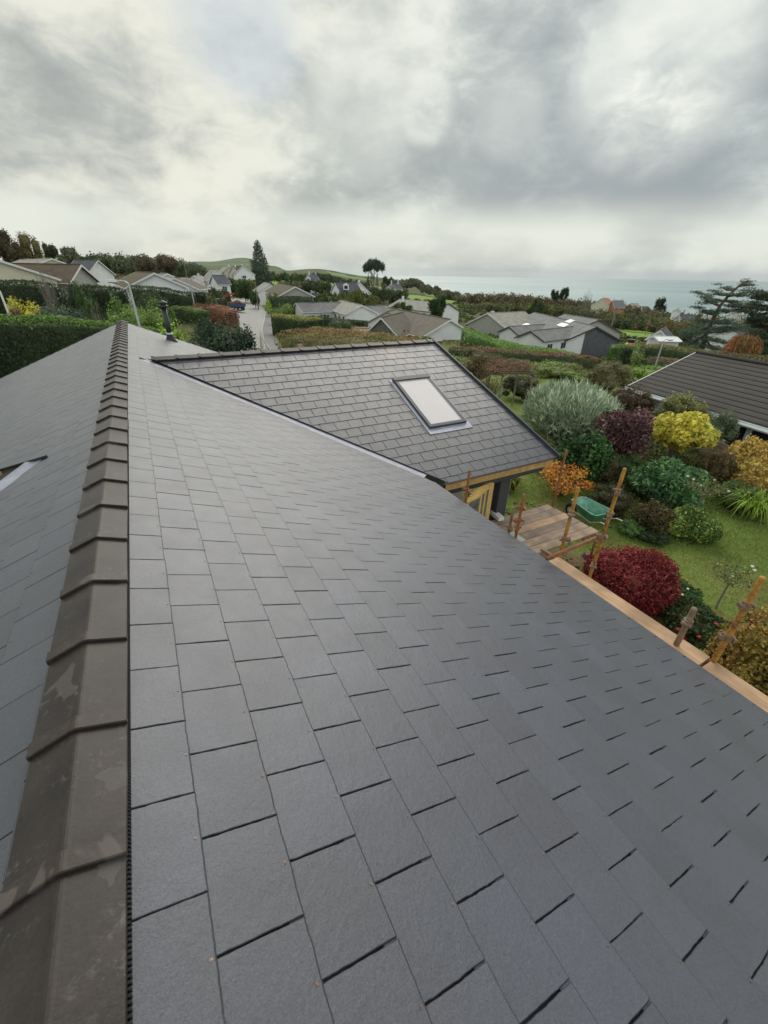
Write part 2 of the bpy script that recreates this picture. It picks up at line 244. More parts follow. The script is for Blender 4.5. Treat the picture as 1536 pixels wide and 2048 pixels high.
# ------------------------------------------------------------------ object helpers
def link(name, me, parent=None, m=None, loc=None, rot=None):
    o = bpy.data.objects.new(name, me); C.objects.link(o)
    if m is not None: me.materials.append(M[m] if isinstance(m, str) else m)
    if parent is not None: o.parent = parent
    if loc is not None: o.location = loc
    if rot is not None: o.rotation_euler = rot
    return o
def tag(o, label, cat=None, group=None, kind=None):
    if label: o['label'] = label
    if cat: o['category'] = cat
    if group: o['group'] = group
    if kind: o['kind'] = kind
    return o
def empty(name, label, cat, loc=(0, 0, 0), rz=0.0, group=None):
    o = bpy.data.objects.new(name, None); C.objects.link(o); o.location = tuple(float(v) for v in loc); o.rotation_euler = (0, 0, rz); o.empty_display_size = 0.2
    return tag(o, label, cat, group)
class MB:
    def __init__(s): s.v = []; s.f = []; s.c = []
    def poly(s, pts, col=None):
        b = len(s.v); s.v += [tuple(float(a) for a in p) for p in pts]; s.f.append(tuple(range(b, b+len(pts)))); s.c += [col]*len(pts)
    def hexa(s, p, col=None):                 # 8 corners: 4 bottom ccw, 4 top ccw
        b = len(s.v); s.v += [tuple(float(a) for a in q) for q in p]; s.c += [col]*8
        for f in ((3, 2, 1, 0), (4, 5, 6, 7), (0, 1, 5, 4), (1, 2, 6, 5), (2, 3, 7, 6), (3, 0, 4, 7)): s.f.append(tuple(b+i for i in f))
    def box(s, x0, x1, y0, y1, z0, z1, col=None):
        s.hexa([(x0, y0, z0), (x1, y0, z0), (x1, y1, z0), (x0, y1, z0), (x0, y0, z1), (x1, y0, z1), (x1, y1, z1), (x0, y1, z1)], col)
    def bar(s, a, b, w, h, up=(0, 0, 1), col=None):  # rectangular bar from a to b
        a = Vector(a); b = Vector(b); d = (b-a).normalized(); u = Vector(up); sd_ = d.cross(u).normalized(); u = sd_.cross(d)
        c = [(-w/2, -h/2), (w/2, -h/2), (w/2, h/2), (-w/2, h/2)]
        s.hexa([a+sd_*x+u*y for x, y in c] + [b+sd_*x+u*y for x, y in c], col)
    def tube(s, pts, rads, n=8, col=None, cap=True):
        pts = [Vector(p) for p in pts]
        if not hasattr(rads, '__len__'): rads = [rads]*len(pts)
        b0 = len(s.v); prev = None
        for i, p in enumerate(pts):
            d = (pts[min(i+1, len(pts)-1)]-pts[max(i-1, 0)]).normalized()
            ref = Vector((0, 0, 1)) if abs(d.z) < 0.9 else Vector((1, 0, 0))
            if prev is None: x = d.cross(ref).normalized()
            else: x = (prev - d*prev.dot(d)).normalized()
            prev = x; y = d.cross(x)
            for k in range(n):
                a = 2*math.pi*k/n; s.v.append(tuple(p + (x*math.cos(a)+y*math.sin(a))*rads[i])); s.c.append(col)
        for i in range(len(pts)-1):
            for k in range(n):
                a = b0+i*n+k; b = b0+i*n+(k+1) % n; s.f.append((a, b, b+n, a+n))
        if cap: s.f.append(tuple(b0+k for k in range(n))[::-1]); s.f.append(tuple(b0+(len(pts)-1)*n+k for k in range(n)))
    def lathe(s, prof, n=16, cx=0, cy=0, cz=0, col=None):
        b0 = len(s.v)
        for r, z in prof:
            for k in range(n): a = 2*math.pi*k/n; s.v.append((cx+r*math.cos(a), cy+r*math.sin(a), cz+z)); s.c.append(col)
        for i in range(len(prof)-1):
            for k in range(n): a = b0+i*n+k; b = b0+i*n+(k+1) % n; s.f.append((a, b, b+n, a+n))
        s.f.append(tuple(b0+k for k in range(n))[::-1]); s.f.append(tuple(b0+(len(prof)-1)*n+k for k in range(n)))
    def mesh(s, name, smooth=False):
        me = bpy.data.meshes.new(name); me.from_pydata(s.v, [], s.f); me.update()
        if any(c is not None for c in s.c):
            at = me.color_attributes.new('Col', 'FLOAT_COLOR', 'POINT'); arr = np.ones((len(s.v), 4), np.float32)
            for i, c in enumerate(s.c):
                if c is not None: arr[i, :3] = c
            at.data.foreach_set('color', arr.ravel())
        if smooth: me.polygons.foreach_set('use_smooth', [True]*len(me.polygons))
        return me
    def obj(s, name, m, parent=None, smooth=False, loc=None, rot=None): return link(name, s.mesh(name, smooth), parent, m, loc, rot)

# ------------------------------------------------------------------ terrain heights (relative to the camera)
AZ = [-40, -17, -8, 0, 8, 12, 15, 20, 26, 31, 37, 45, 55, 62, 75]
RR = [0, 18, 38, 78, 130, 260, 500, 800, 1100, 1600, 2600, 4000, 8000]
HT = [[-6, -6, -6, -5.5, -4, 2, 8, 12, 15, 20, 20, -90],
      [-6, -6, -5.8, -5.2, -3, 3, 6, 10, 12, 15, 10, -90],
      [-6, -6, -5.8, -5.2, -3.2, 0, 4, 6, 10, 15, 10, -90],
      [-6, -6, -6.3, -6.3, -4.2, -1.5, 0, 4, 8, 12, 0, -90],
      [-6, -6.3, -7.4, -7.9, -8, -7, -4, 0, 8, 38, 0, -90],
      [-6, -6.4, -7.8, -8.4, -9.5, -9, -5, 0, 8, 60, 0, -90],
      [-6, -6.5, -8.0, -8.8, -11, -11, -6, 0, 3, 25, -60, -90],
      [-6, -6.6, -8.2, -9.6, -14, -16, -9, 6, 2, -80, -90, -90],
      [-6, -6.8, -8.6, -11, -15, -19, -17, -5, -80, -90, -90, -90],
      [-6, -7, -8.8, -12, -17, -22, -25, -15, -85, -90, -90, -90],
      [-6, -7, -9, -12.5, -18.5, -26, -33, -70, -90, -90, -90, -90],
      [-6, -7.2, -11, -15, -22, -34, -50, -75, -90, -90, -90, -90],
      [-6, -7.4, -12, -16, -24.5, -38, -52, -63, -90, -90, -90, -90],
      [-6, -7, -11.5, -16, -25, -38, -52, -63, -90, -90, -90, -90],
      [-6, -6.3, -9, -14, -24, -38, -52, -63, -90, -90, -90, -90]]
HT = np.array(HT, float); HT = np.insert(HT, 1, -6.0, axis=1); LR = np.log(np.array(RR, float)+20)
def Th(x, y):
    x = np.asarray(x, float); y = np.asarray(y, float)
    az = np.clip(np.degrees(np.arctan2(x, y)), AZ[0], AZ[-1]); r = np.hypot(x, y); lr = np.clip(np.log(r+20), LR[0], LR[-1])
    i = np.clip(np.searchsorted(AZ, az)-1, 0, len(AZ)-2); A = np.array(AZ, float); fa = (az-A[i])/(A[i+1]-A[i]); fa = fa*fa*(3-2*fa)
    j = np.clip(np.searchsorted(LR, lr)-1, 0, len(LR)-2); fr = (lr-LR[j])/(LR[j+1]-LR[j])
    h = (HT[i, j]*(1-fa)+HT[i+1, j]*fa)*(1-fr)+(HT[i, j+1]*(1-fa)+HT[i+1, j+1]*fa)*fr
    h = h + np.clip((r-150)/600, 0, 1)*(1.2*np.sin(x*0.013+1)*np.cos(y*0.011)+0.6*np.sin(x*0.04+y*0.03))
    return h + H0
def onground(px, py, dmax=6000):             # first hit of the pixel's ray with the terrain
    w = ray(px, py); hh = math.hypot(w[0], w[1]); d = np.geomspace(4, dmax, 3000); X = w[0]/hh*d; Y = w[1]/hh*d; Z = w[2]/hh*d+H0
    k = np.nonzero(Z < Th(X, Y))[0]; k = k[0] if len(k) else len(d)-1
    return np.array([X[k], Y[k], float(Th(X[k], Y[k]))])
def inpoly(X, Y, P):
    inside = np.zeros(X.shape, bool); n = len(P)
    for i in range(n):
        x1, y1 = P[i][:2]; x2, y2 = P[(i+1) % n][:2]
        c = ((y1 > Y) != (y2 > Y)) & (X < (x2-x1)*(Y-y1)/((y2-y1) if y2 != y1 else 1e-9)+x1); inside ^= c
    return inside
#@@GROUND
azs = np.concatenate([np.linspace(-180, -30, 60, endpoint=False), np.linspace(-30, 78, 860, endpoint=False), np.linspace(78, 180, 40)])
rs = np.concatenate([[0.0], np.geomspace(3, 9000, 330)])
AA, RG = np.meshgrid(np.radians(azs), rs); GX = np.sin(AA)*RG; GY = np.cos(AA)*RG; GZ = Th(GX, GY)
col = np.zeros(GX.shape+(3,), np.float32)
g_near = np.array(lin(94, 108, 52, 1.35)); g_mid = np.array(lin(82, 84, 52, 1.2)); g_far = np.array(lin(88, 100, 70, 1.2))
t = np.clip((RG-30)/40, 0, 1)[..., None]; col[:] = g_near*(1-t)+g_mid*t; t = np.clip((RG-500)/900, 0, 1)[..., None]; col[:] = col*(1-t)+g_far*t
FIELDS = [([(530, 562), (560, 556), (640, 560), (668, 568), (668, 577), (600, 574), (545, 575)], (118, 146, 62)),
          ([(735, 574), (790, 579), (785, 583), (735, 580)], (118, 140, 70)),
          ([(792, 588), (860, 590), (918, 595), (918, 607), (850, 603), (800, 598)], (122, 148, 68)),
          ([(905, 612), (985, 616), (985, 626), (912, 622)], (116, 136, 70)),
          ([(1195, 640), (1262, 646), (1322, 652), (1322, 676), (1260, 674), (1205, 664)], (120, 146, 66)),
          ([(205, 526), (270, 530), (272, 549), (230, 546), (200, 540)], (116, 132, 62)),
          ([(600, 536), (690, 540), (735, 549), (735, 560), (660, 548)], (110, 130, 84)),
          ([(380, 513), (497, 513), (497, 532), (380, 530)], (102, 116, 88)),
          ([(800, 562), (960, 588), (960, 594), (800, 570)], (110, 130, 76)),
          ([(330, 598), (392, 602), (392, 628), (330, 622)], (112, 134, 50))]
for pts, c in FIELDS:
    P = [onground(x, y) for x, y in pts]; k = inpoly(GX, GY, P); col[k] = np.array(lin(*c, 1.12))
# hedge banks between the farther fields read darker
bands = (np.sin(GX*0.02+GY*0.013) > 0.93) & (RG > 350) & (RG < 2400); col[bands] = np.array(lin(62, 66, 46, 1.1))
beach = (GZ-H0 > -60) & (GZ-H0 < -56.5) & (RG > 400); col[beach] = np.array(lin(196, 196, 178))
# bare worn soil around the building works
soil = (GX > 3.5) & (GX < 8.3) & (GY < 9.2) & (GY > 2.2) & (GX+0.35*GY < 10.4+0.4*np.sin(GY*3)); col[soil] = np.array(lin(118, 100, 78, 1.1))
worn = np.exp(-((GX-8.9-0.12*(GY-3))/0.55)**2)*((GY > 1.0) & (GY < 7.5))*(0.5+0.5*np.sin(GX*5+GY*3.1))*0.8
worn = np.maximum(worn, 0.45*np.exp(-((GX-10.6)/0.7)**2-((GY-2.6)/0.9)**2))[..., None]
col = col*(1-worn)+np.array(lin(132, 112, 78, 1.15))*worn
nr, na = GX.shape
idx = np.arange(nr*na).reshape(nr, na); q = np.stack([idx[:-1, :-1], idx[1:, :-1], idx[1:, 1:], idx[:-1, 1:]], -1).reshape(-1, 4)[:, ::-1]
def npmesh(name, V, Q, colr=None, smooth=False):
    me = bpy.data.meshes.new(name); V = np.ascontiguousarray(V, np.float32); Q = np.ascontiguousarray(Q, np.int32)
    me.vertices.add(len(V)); me.vertices.foreach_set('co', V.ravel()); k = Q.shape[1]
    me.loops.add(Q.size); me.loops.foreach_set('vertex_index', Q.ravel()); me.polygons.add(len(Q))
    me.polygons.foreach_set('loop_start', np.arange(0, Q.size, k, dtype=np.int32)); me.polygons.foreach_set('loop_total', np.full(len(Q), k, np.int32))
    if smooth: me.polygons.foreach_set('use_smooth', np.ones(len(Q), bool))
    me.update(calc_edges=True)
    if colr is not None:
        at = me.color_attributes.new('Col', 'FLOAT_COLOR', 'POINT'); a = np.ones((len(V), 4), np.float32); a[:, :3] = colr; at.data.foreach_set('color', a.ravel())
    return me
g = link('ground', npmesh('ground', np.stack([GX, GY, GZ], -1).reshape(-1, 3), q, col.reshape(-1, 3), True), None, 'ground'); tag(g, None, kind='structure')
# sea
m, nts, b = mat('sea_water'); tcn = nn(nts, 'ShaderNodeTexCoord')
n1 = nn(nts, 'ShaderNodeTexNoise', i_Scale=0.0012, i_Detail=5.0, i_Roughness=0.55); mp = nn(nts, 'ShaderNodeMapping'); mp.inputs['Scale'].default_value = (1, 1, 1)
nts.links.new(tcn.outputs['Object'], n1.inputs['Vector'])
nts.links.new(ramp(nts, n1.outputs['Fac'], [(0.38, (0.17, 0.27, 0.29)), (0.62, (0.26, 0.38, 0.38))]), b.inputs['Base Color'])
b.inputs['Roughness'].default_value = 0.3; b.inputs['Specular IOR Level'].default_value = 0.16
n2 = nn(nts, 'ShaderNodeTexNoise', i_Scale=0.12, i_Detail=6.0); nts.links.new(tcn.outputs['Object'], n2.inputs['Vector'])
bp = nn(nts, 'ShaderNodeBump', i_Strength=0.6, i_Distance=1.0); nts.links.new(n2.outputs['Fac'], bp.inputs['Height']); nts.links.new(bp.outputs[0], b.inputs['Normal'])
mb = MB(); mb.poly([(14000*math.sin(a), 14000*math.cos(a), -60+H0) for a in np.linspace(2*math.pi, 0, 96, endpoint=False)])
tag(mb.obj('sea', m), None, kind='structure')
# ------------------------------------------------------------------ the slated house the photograph is taken from
P_ = R_(22.153); cP, sP = math.cos(P_), math.sin(P_)
XR = -0.529; ZR = H0 - 1.457; GA = 0.2553; SW = 0.304
house = empty('slate_roof_house', 'house under construction with new wet grey slate roof and brown ridge tiles, filling the foreground', 'house', (XR, 0, 0))
class Plane:
    def __init__(s, O, a, dn): s.O = np.array(O, float); s.a = np.array(a, float); s.dn = np.array(dn, float); s.n = np.cross(s.dn, s.a); s.n = s.n if s.n[2] > 0 else -s.n
    def pt(s, u, v, h=0.0): return s.O + s.dn*u + s.a*v + s.n*h      # u down the slope, v along the ridge
def clip(poly, conv):                        # Sutherland-Hodgman, conv counter-clockwise in (u, v)
    outp = poly
    for i in range(len(conv)):
        a = conv[i]; b = conv[(i+1) % len(conv)]; inp = outp; outp = []
        side = lambda p: (b[0]-a[0])*(p[1]-a[1])-(b[1]-a[1])*(p[0]-a[0])
        for j in range(len(inp)):
            p = inp[j]; q_ = inp[(j+1) % len(inp)]; sp_, sq = side(p), side(q_)
            if sp_ >= 0: outp.append(p)
            if (sp_ >= 0) != (sq >= 0):
                t_ = sp_/(sp_-sq); outp.append((p[0]+(q_[0]-p[0])*t_, p[1]+(q_[1]-p[1])*t_))
        if not outp: return []
    return outp
def area(p): return abs(sum(p[i][0]*p[(i+1) % len(p)][1]-p[(i+1) % len(p)][0]*p[i][1] for i in range(len(p))))/2
def ccw(p): 
    s_ = sum(p[i][0]*p[(i+1) % len(p)][1]-p[(i+1) % len(p)][0]*p[i][1] for i in range(len(p))); return p if s_ > 0 else p[::-1]
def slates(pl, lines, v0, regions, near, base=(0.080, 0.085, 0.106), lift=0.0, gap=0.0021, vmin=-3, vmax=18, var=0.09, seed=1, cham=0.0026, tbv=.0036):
    """regions(tail) -> list of convex polygons; near(u,v) -> True where edges get their chipped outline"""
    mb = MB(); rnd = random.Random(seed); rivets = []
    for ci, tail in enumerate(lines):
        regs = [ccw(r) for r in regions(tail)]; odd = ci % 2; k0 = int((vmin-v0)/SW)-1; k1 = int((vmax-v0)/SW)+1
        for k in range(k0, k1):
            a = v0+k*SW+odd*SW/2+rnd.uniform(-.0012, .0012); b_ = a+SW; jt = rnd.uniform(-.002, .002)
            head = tail-GA-0.05; ga = gap+rnd.uniform(-.0012, .0012)
            rect = [(head, a+ga), (tail+jt, a+ga), (tail+jt, b_-ga), (head, b_-ga)]
            nr_ = near(tail, a)
            kk = rnd.uniform(1-var, 1+var); c = tuple(x*kk for x in base); hue = rnd.uniform(-.012, .012); c = (c[0]*(1+hue), c[1], c[2]*(1-hue))
            tw = rnd.uniform(-.0012, .0012)
            for rg in regs:
                pg = clip(rect, rg)
                if len(pg) < 3 or area(pg) < 0.0006: continue
                if nr_:
                    P2 = []
                    for i in range(len(pg)):
                        p, q_ = pg[i], pg[(i+1) % len(pg)]; ln = math.hypot(q_[0]-p[0], q_[1]-p[1]); n_ = max(1, int(ln/0.012)) if nr_ > 1 else max(1, int(ln/0.03))
                        is_tail = abs(p[0]-q_[0]) < 0.001 and p[0] > tail-0.01
                        drift = 0
                        for s_ in range(n_):
                            t_ = s_/n_; drift = drift*0.6+rnd.uniform(-.0011, .0011)
                            if rnd.random() < 0.035: drift -= 0.0025
                            o_ = drift if 0 < s_ else 0
                            P2.append((p[0]+(q_[0]-p[0])*t_+(o_ if is_tail else 0), p[1]+(q_[1]-p[1])*t_+(o_*0.7 if not is_tail else 0)))
                    pg = P2
                vm = (a+b_)/2
                us = [p[0] for p in pg]; vs = [p[1] for p in pg]; cu = (min(us)+max(us))/2; cv = (min(vs)+max(vs))/2; fu = max(.2, 1-2*cham/max(.006, max(us)-min(us))); fv = max(.2, 1-2*cham/max(.006, max(vs)-min(vs)))
                ht = lambda u, v: lift+0.0118+(u-tail)*0.030+tw*(v-vm)/SW
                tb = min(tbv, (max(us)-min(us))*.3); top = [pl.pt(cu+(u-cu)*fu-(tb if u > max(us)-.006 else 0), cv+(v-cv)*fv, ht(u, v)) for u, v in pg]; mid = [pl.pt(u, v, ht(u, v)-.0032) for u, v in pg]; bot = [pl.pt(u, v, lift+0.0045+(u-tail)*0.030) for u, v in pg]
                n_ = len(pg); b0 = len(mb.v); mb.v += [tuple(x) for x in top]+[tuple(x) for x in mid]+[tuple(x) for x in bot]; dk = tuple(x*0.36 for x in c); mb.c += [c]*n_+[dk]*(2*n_)  # edge rings darkened: chipped slate edge plus contact shadow in the colour
                f = tuple(range(b0, b0+n_)); nz = np.cross(mid[1]-mid[0], mid[-1]-mid[0]) @ pl.n
                mb.f.append(f if nz > 0 else f[::-1])
                for i in range(n_):
                    j = (i+1) % n_; mb.f.append((b0+i, b0+j, b0+n_+j, b0+n_+i)); mb.f.append((b0+n_+i, b0+n_+j, b0+2*n_+j, b0+2*n_+i))
            rivets.append((tail-0.018+rnd.uniform(-.003, .003), (a+b_)/2+rnd.uniform(-.004, .004), lift+0.0118, nr_))
    return mb, rivets
def rivet_mesh(pl, rv, lim):
    mb = MB()
    for (u, v, h, nr_) in rv:
        if not nr_ or not lim(u, v): continue
        n_ = 6; a0 = random.random()*6
        for (r, h0, h1) in ((0.0050, 0.0, 0.0010), (0.0018, 0.0010, 0.0040)):
            b0 = len(mb.v)
            for hh in (h0, h1):
                for k in range(n_): mb.v.append(tuple(pl.pt(u+r*math.cos(a0+k*1.047), v+r*math.sin(a0+k*1.047), h+hh))); mb.c.append(None)
            for k in range(n_): j = (k+1) % n_; mb.f.append((b0+k, b0+j, b0+n_+j, b0+n_+k))
            mb.f.append(tuple(b0+n_+k for k in range(n_)))
    return mb
M['copper'] = simple('copper_rivets', (0.28, 0.19, 0.145), 0.5, 0.5, 90, metal=0.6)
# world = local + (XR,0,0); all parts are built in house-local coordinates
VA, VB = (0.616, 10.40), (5.5, 5.624)        # valley with the extension roof, (u, y) on the right slope
EAVE = 5.075; YF = 16.85; YN = -2.6
PR = Plane((-0.0553*0, 0, ZR), (0, 1, 0), (cP, 0, -sP)); uo = 0.0594
# calibrated course lines start 0.4116 from the foot of the camera; the ridge is at 0.0594 on that scale
lines = [0.4116-uo-GA+GA*i for i in range(0, 23)]; lines = [x for x in lines if x < EAVE-uo+0.12]; lines.append(EAVE-uo+.025) if EAVE-uo+.025-lines[-1] > .05 else None
vk = (VB[1]-VA[1])/(VB[0]-VA[0]); OFF = 0.33
def regR(t_):
    full = [(0.03, YN), (EAVE-uo+.03, YN), (EAVE-uo+.03, YF), (0.03, YF)]
    if t_ < VA[0]-uo-0.02: return [full]
    yv = lambda u: VA[1]-OFF+vk*(u+uo-VA[0]); yf = lambda u: VA[1]+0.2-vk*(u+uo-VA[0])
    ue = EAVE-uo+.03
    return [[(0.03, YN), (ue, YN), (ue, yv(ue)), (0.4, yv(0.4)), (0.03, yv(.4))], [(0.03, yf(.4)), (.4, yf(.4)), (ue, yf(ue)), (ue, YF), (0.03, YF)]]
nearf = lambda u, v: (2 if v < 1.5 and u < 3 else 1) if (v < 5.2 and v > -0.6) else 0
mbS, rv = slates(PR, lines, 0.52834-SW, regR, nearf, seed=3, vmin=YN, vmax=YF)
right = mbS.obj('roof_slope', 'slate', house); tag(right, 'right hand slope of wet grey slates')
rvp = rivet_mesh(PR, rv, lambda u, v: 0.16 < u < 4.9 and -0.3 < v < 4.5).obj('rivets', 'copper', right); tag(rvp, None, kind='stuff')
# left slope
PLf = Plane((0, 0, ZR), (0, 1, 0), (-cP, 0, -sP))
linesL = [0.44-GA+0.2553*i for i in range(0, 20)]
LV = (0.80, 5.25)                             # small valley on the left slope
def regL(t_):
    full = [(0.03, YN), (4.95, YN), (4.95, YF), (0.03, YF)]
    if t_ < LV[0]: return [full]
    a_ = lambda u: LV[1]-0.03-(u-LV[0])*1.15; b_ = lambda u: LV[1]+0.03+(u-LV[0])*0.85
    return [[(0.03, YN), (4.95, YN), (4.95, a_(4.95)), (LV[0], a_(LV[0])), (0.03, a_(LV[0]))], [(0.03, b_(LV[0])), (LV[0], b_(LV[0])), (4.95, b_(4.95)), (4.95, YF), (0.03, YF)]]
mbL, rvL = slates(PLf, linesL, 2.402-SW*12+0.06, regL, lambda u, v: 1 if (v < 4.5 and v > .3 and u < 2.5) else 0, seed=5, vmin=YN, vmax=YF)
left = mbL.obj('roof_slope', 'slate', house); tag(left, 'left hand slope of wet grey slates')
rivet_mesh(PLf, rvL, lambda u, v: .2 < u < 2 and .5 < v < 4).obj('rivets', 'copper', left)['kind'] = 'stuff'
# deck under the slates, walls
def slab(pl, poly, h0, h1, mb):
    n_ = len(poly); t_ = [pl.pt(u, v, h1) for u, v in poly]; b_ = [pl.pt(u, v, h0) for u, v in poly]
    i0 = len(mb.v); mb.v += [tuple(x) for x in t_+b_]; mb.c += [None]*(2*n_); mb.f.append(tuple(range(i0, i0+n_))); mb.f.append(tuple(range(i0+2*n_-1, i0+n_-1, -1)))
    for i in range(n_): j = (i+1) % n_; mb.f.append((i0+i, i0+n_+i, i0+n_+j, i0+j))
mb = MB(); ue = EAVE-uo-0.02
slab(PR, [(0.0, YN+.02), (ue, YN+.02), (ue, YF-.03), (0.0, YF-.03)], -0.16, -0.006, mb); slab(PLf, [(0.0, YN+.02), (0.0, YF-.03), (4.92, YF-.03), (4.92, YN+.02)], -0.16, -0.006, mb)
mb.obj('roof_deck', 'under', house)
XE = (EAVE-uo)*cP; ZE = ZR-(EAVE-uo)*sP
mb = MB(); mb.box(-XE+.35, XE-.40, YN+.3, YF-.25, -0.4, ZE-0.10); mb.hexa([(-XE+.35, YF-.26, ZE-.1), (XE-.4, YF-.26, ZE-.1), (XE-.4, YF-.25, ZE-.1), (-XE+.35, YF-.25, ZE-.1), (-.02, YF-.26, ZR-.2), (.02, YF-.26, ZR-.2), (.02, YF-.25, ZR-.2), (-.02, YF-.25, ZR-.2)])
mb.obj('wall', 'whitewall', house)
mb = MB(); mb.box(XE-.03, XE-.005, YN, 5.2, ZE-.27, ZE-.03); mb.obj('fascia_board', 'freshwood', house)
mb = MB()
for pl in (PR, PLf):                          # far verge trim
    pts = [pl.pt(0, YF-.01, -.06), pl.pt(EAVE-uo, YF-.01, -.06), pl.pt(EAVE-uo, YF+.025, -.06), pl.pt(0, YF+.025, -.06), pl.pt(0, YF-.01, .018), pl.pt(EAVE-uo, YF-.01, .018), pl.pt(EAVE-uo, YF+.025, .018), pl.pt(0, YF+.025, .018)]
    mb.hexa(pts)
mb.obj('verge_trim', 'darkmetal', house)
# lead lining of the main valley
def strip(pl, A, B, w0, w1, h0, h1, m_, name, parent, nseg=14, lift2=None):
    mb = MB(); A = np.array(A); B = np.array(B); d = (B-A)/np.linalg.norm(B-A); nrm_ = np.array([-d[1], d[0]]); Ln = np.linalg.norm(B-A)
    prev = None
    for i in range(nseg+1):
        p = A+d*Ln*i/nseg; row = []
        for w_, hh in ((w0, h0), ((w0+w1)/2, h1), (w1, lift2 if lift2 is not None else h0)):
            q_ = p+nrm_*w_; row.append(pl.pt(q_[0], q_[1], hh+random.uniform(-.0015, .0015)))
        if prev is not None:
            for a in range(2): mb.poly([prev[a], row[a], row[a+1], prev[a+1]])
        prev = row
    return mb.obj(name, m_, parent)
va = (VA[0]-uo-0.02, VA[1]+.02); vb = (EAVE-uo+.03, VA[1]+vk*(EAVE+.03-VA[0])+.0)
strip(PR, va, vb, -0.40, 0.26, 0.003, 0.0015, 'lead', 'valley_flashing', house, lift2=0.012)
mb = MB(); mb.hexa([PR.pt(u, v, h) for h in (.004, .013) for u, v in ((va[0]-.12, va[1]+.02), (va[0]+.06, va[1]-.16), (va[0]+.13, va[1]-.02), (va[0]-.10, va[1]+.06))]); mb.obj('saddle_flashing', 'lead', house)
# ---- ridge tiles
def ridge_tile_mesh(Lt, wing=0.148, drop=0.056, collar=True, round_=0.016):
    prof = [(-wing, -drop-0.016), (-wing, -drop)]
    for t_ in np.linspace(-1, 1, 7): x = t_*0.022; prof.append((x, -abs(drop/wing*0.022)+ (1-t_*t_)*0.0062))
    prof += [(wing, -drop), (wing, -drop-0.016)]
    stations = [(0, 0.011), (0.003, 0.015), (0.056, 0.015), (0.062, 0.0005), (Lt*0.5, 0.0), (Lt+0.03, -0.004)] if collar else [(0, 0.004), (Lt+.02, -.003)]
    mb = MB(); n_ = len(prof)
    for y, off in stations:
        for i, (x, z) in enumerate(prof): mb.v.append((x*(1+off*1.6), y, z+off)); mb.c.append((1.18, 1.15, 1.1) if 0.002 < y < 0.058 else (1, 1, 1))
    for s_ in range(len(stations)-1):
        for i in range(n_-1): a = s_*n_+i; mb.f.append((a, a+1, a+n_+1, a+n_))
    b0 = len(mb.v)                             # inner skin and near end face, mouth shade darkened into their colour
    y, off = stations[0]
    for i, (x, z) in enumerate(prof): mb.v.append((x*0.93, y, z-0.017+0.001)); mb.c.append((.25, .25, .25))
    for i in range(n_-1): mb.f.append((i+1, i, b0+i, b0+i+1))
    b1 = len(mb.v)
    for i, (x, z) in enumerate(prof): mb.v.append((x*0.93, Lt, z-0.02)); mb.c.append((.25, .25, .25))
    for i in range(n_-1): mb.f.append((b0+i+1, b0+i, b1+i, b1+i+1))
    return mb.mesh('ridge_tile', False)
LT = 0.4585; rt_me = ridge_tile_mesh(LT); rt_me.materials.append(M['ridge'])
y = 0.827-3*LT; k = 0
rt_me.polygons.foreach_set('use_smooth', [False]*len(rt_me.polygons))
while y < YF-0.1:
    o = bpy.data.objects.new('ridge_tile', rt_me); C.objects.link(o); o.parent = house; o.location = (random.uniform(-.002, .002), y, H0-1.411-ZR+ZR); o.rotation_euler = (random.uniform(-.003, .003), random.uniform(-.01, .01), random.uniform(-.006, .006))
    o['group'] = 'brown ridge tiles along the main ridge'; y += LT; k += 1
# comb-edged ventilation strip under the ridge tiles
mb = MB()
for sgn in (1, -1):
    zc = lambda x: ZR-abs(x)*math.tan(P_)
    x0, x1 = 0.128*sgn, 0.140*sgn; a, b_ = min(x0, x1), max(x0, x1)
    mb.box(a, b_, -1.2, YF, zc(.15)+.006, ZR-.025)
    a, b_ = min(.139*sgn, .146*sgn), max(.139*sgn, .146*sgn); mb.box(a, b_, -1.2, YF, zc(.15)+.010, zc(.15)+.017)
    yy = .2
    while yy < 5.5:
        a, b_ = min(.140*sgn, .151*sgn), max(.140*sgn, .151*sgn); mb.box(a, b_, yy, yy+.006, zc(.15)+.010, zc(.15)+.030); yy += .012
mb.obj('ridge_vent_strip', 'blackplastic', house)
# ---- extension roof
YX = 10.38; ZX = H0-1.655; EX0 = 0.2; EX1 = 7.08; EX2 = 7.53
PE = Plane((XR*0-XR+0, YX, ZX), (1, 0, 0), (0, -cP, -sP))   # v = world x (local x = v - XR)
PE = Plane((-XR, YX, ZX), (1, 0, 0), (0, -cP, -sP))
UE = (3.52-1.655)/sP
lnE = [0.20+GA*i for i in range(0, 20)]; lnE = [x for x in lnE if x <= UE+.05]; lnE.append(lnE[-1]+GA) if UE-lnE[-1] > .12 else None
# valley line on this plane: from (u=0, v=x of valley start) down to (UE, x at the eave)
vx0 = -0.014+.03; vx1 = 4.56
def regE(t_): return [[(-.02, vx0), (UE, vx1), (UE, EX2), (-.02, EX1)]]
mbE, rvE = slates(PE, lnE, 0.13, regE, lambda u, v: 0, lift=0.02, seed=9, vmin=-.5, vmax=8, base=(0.046, 0.050, 0.064), gap=0.0042, var=0.07, cham=0.0008, tbv=0.0)
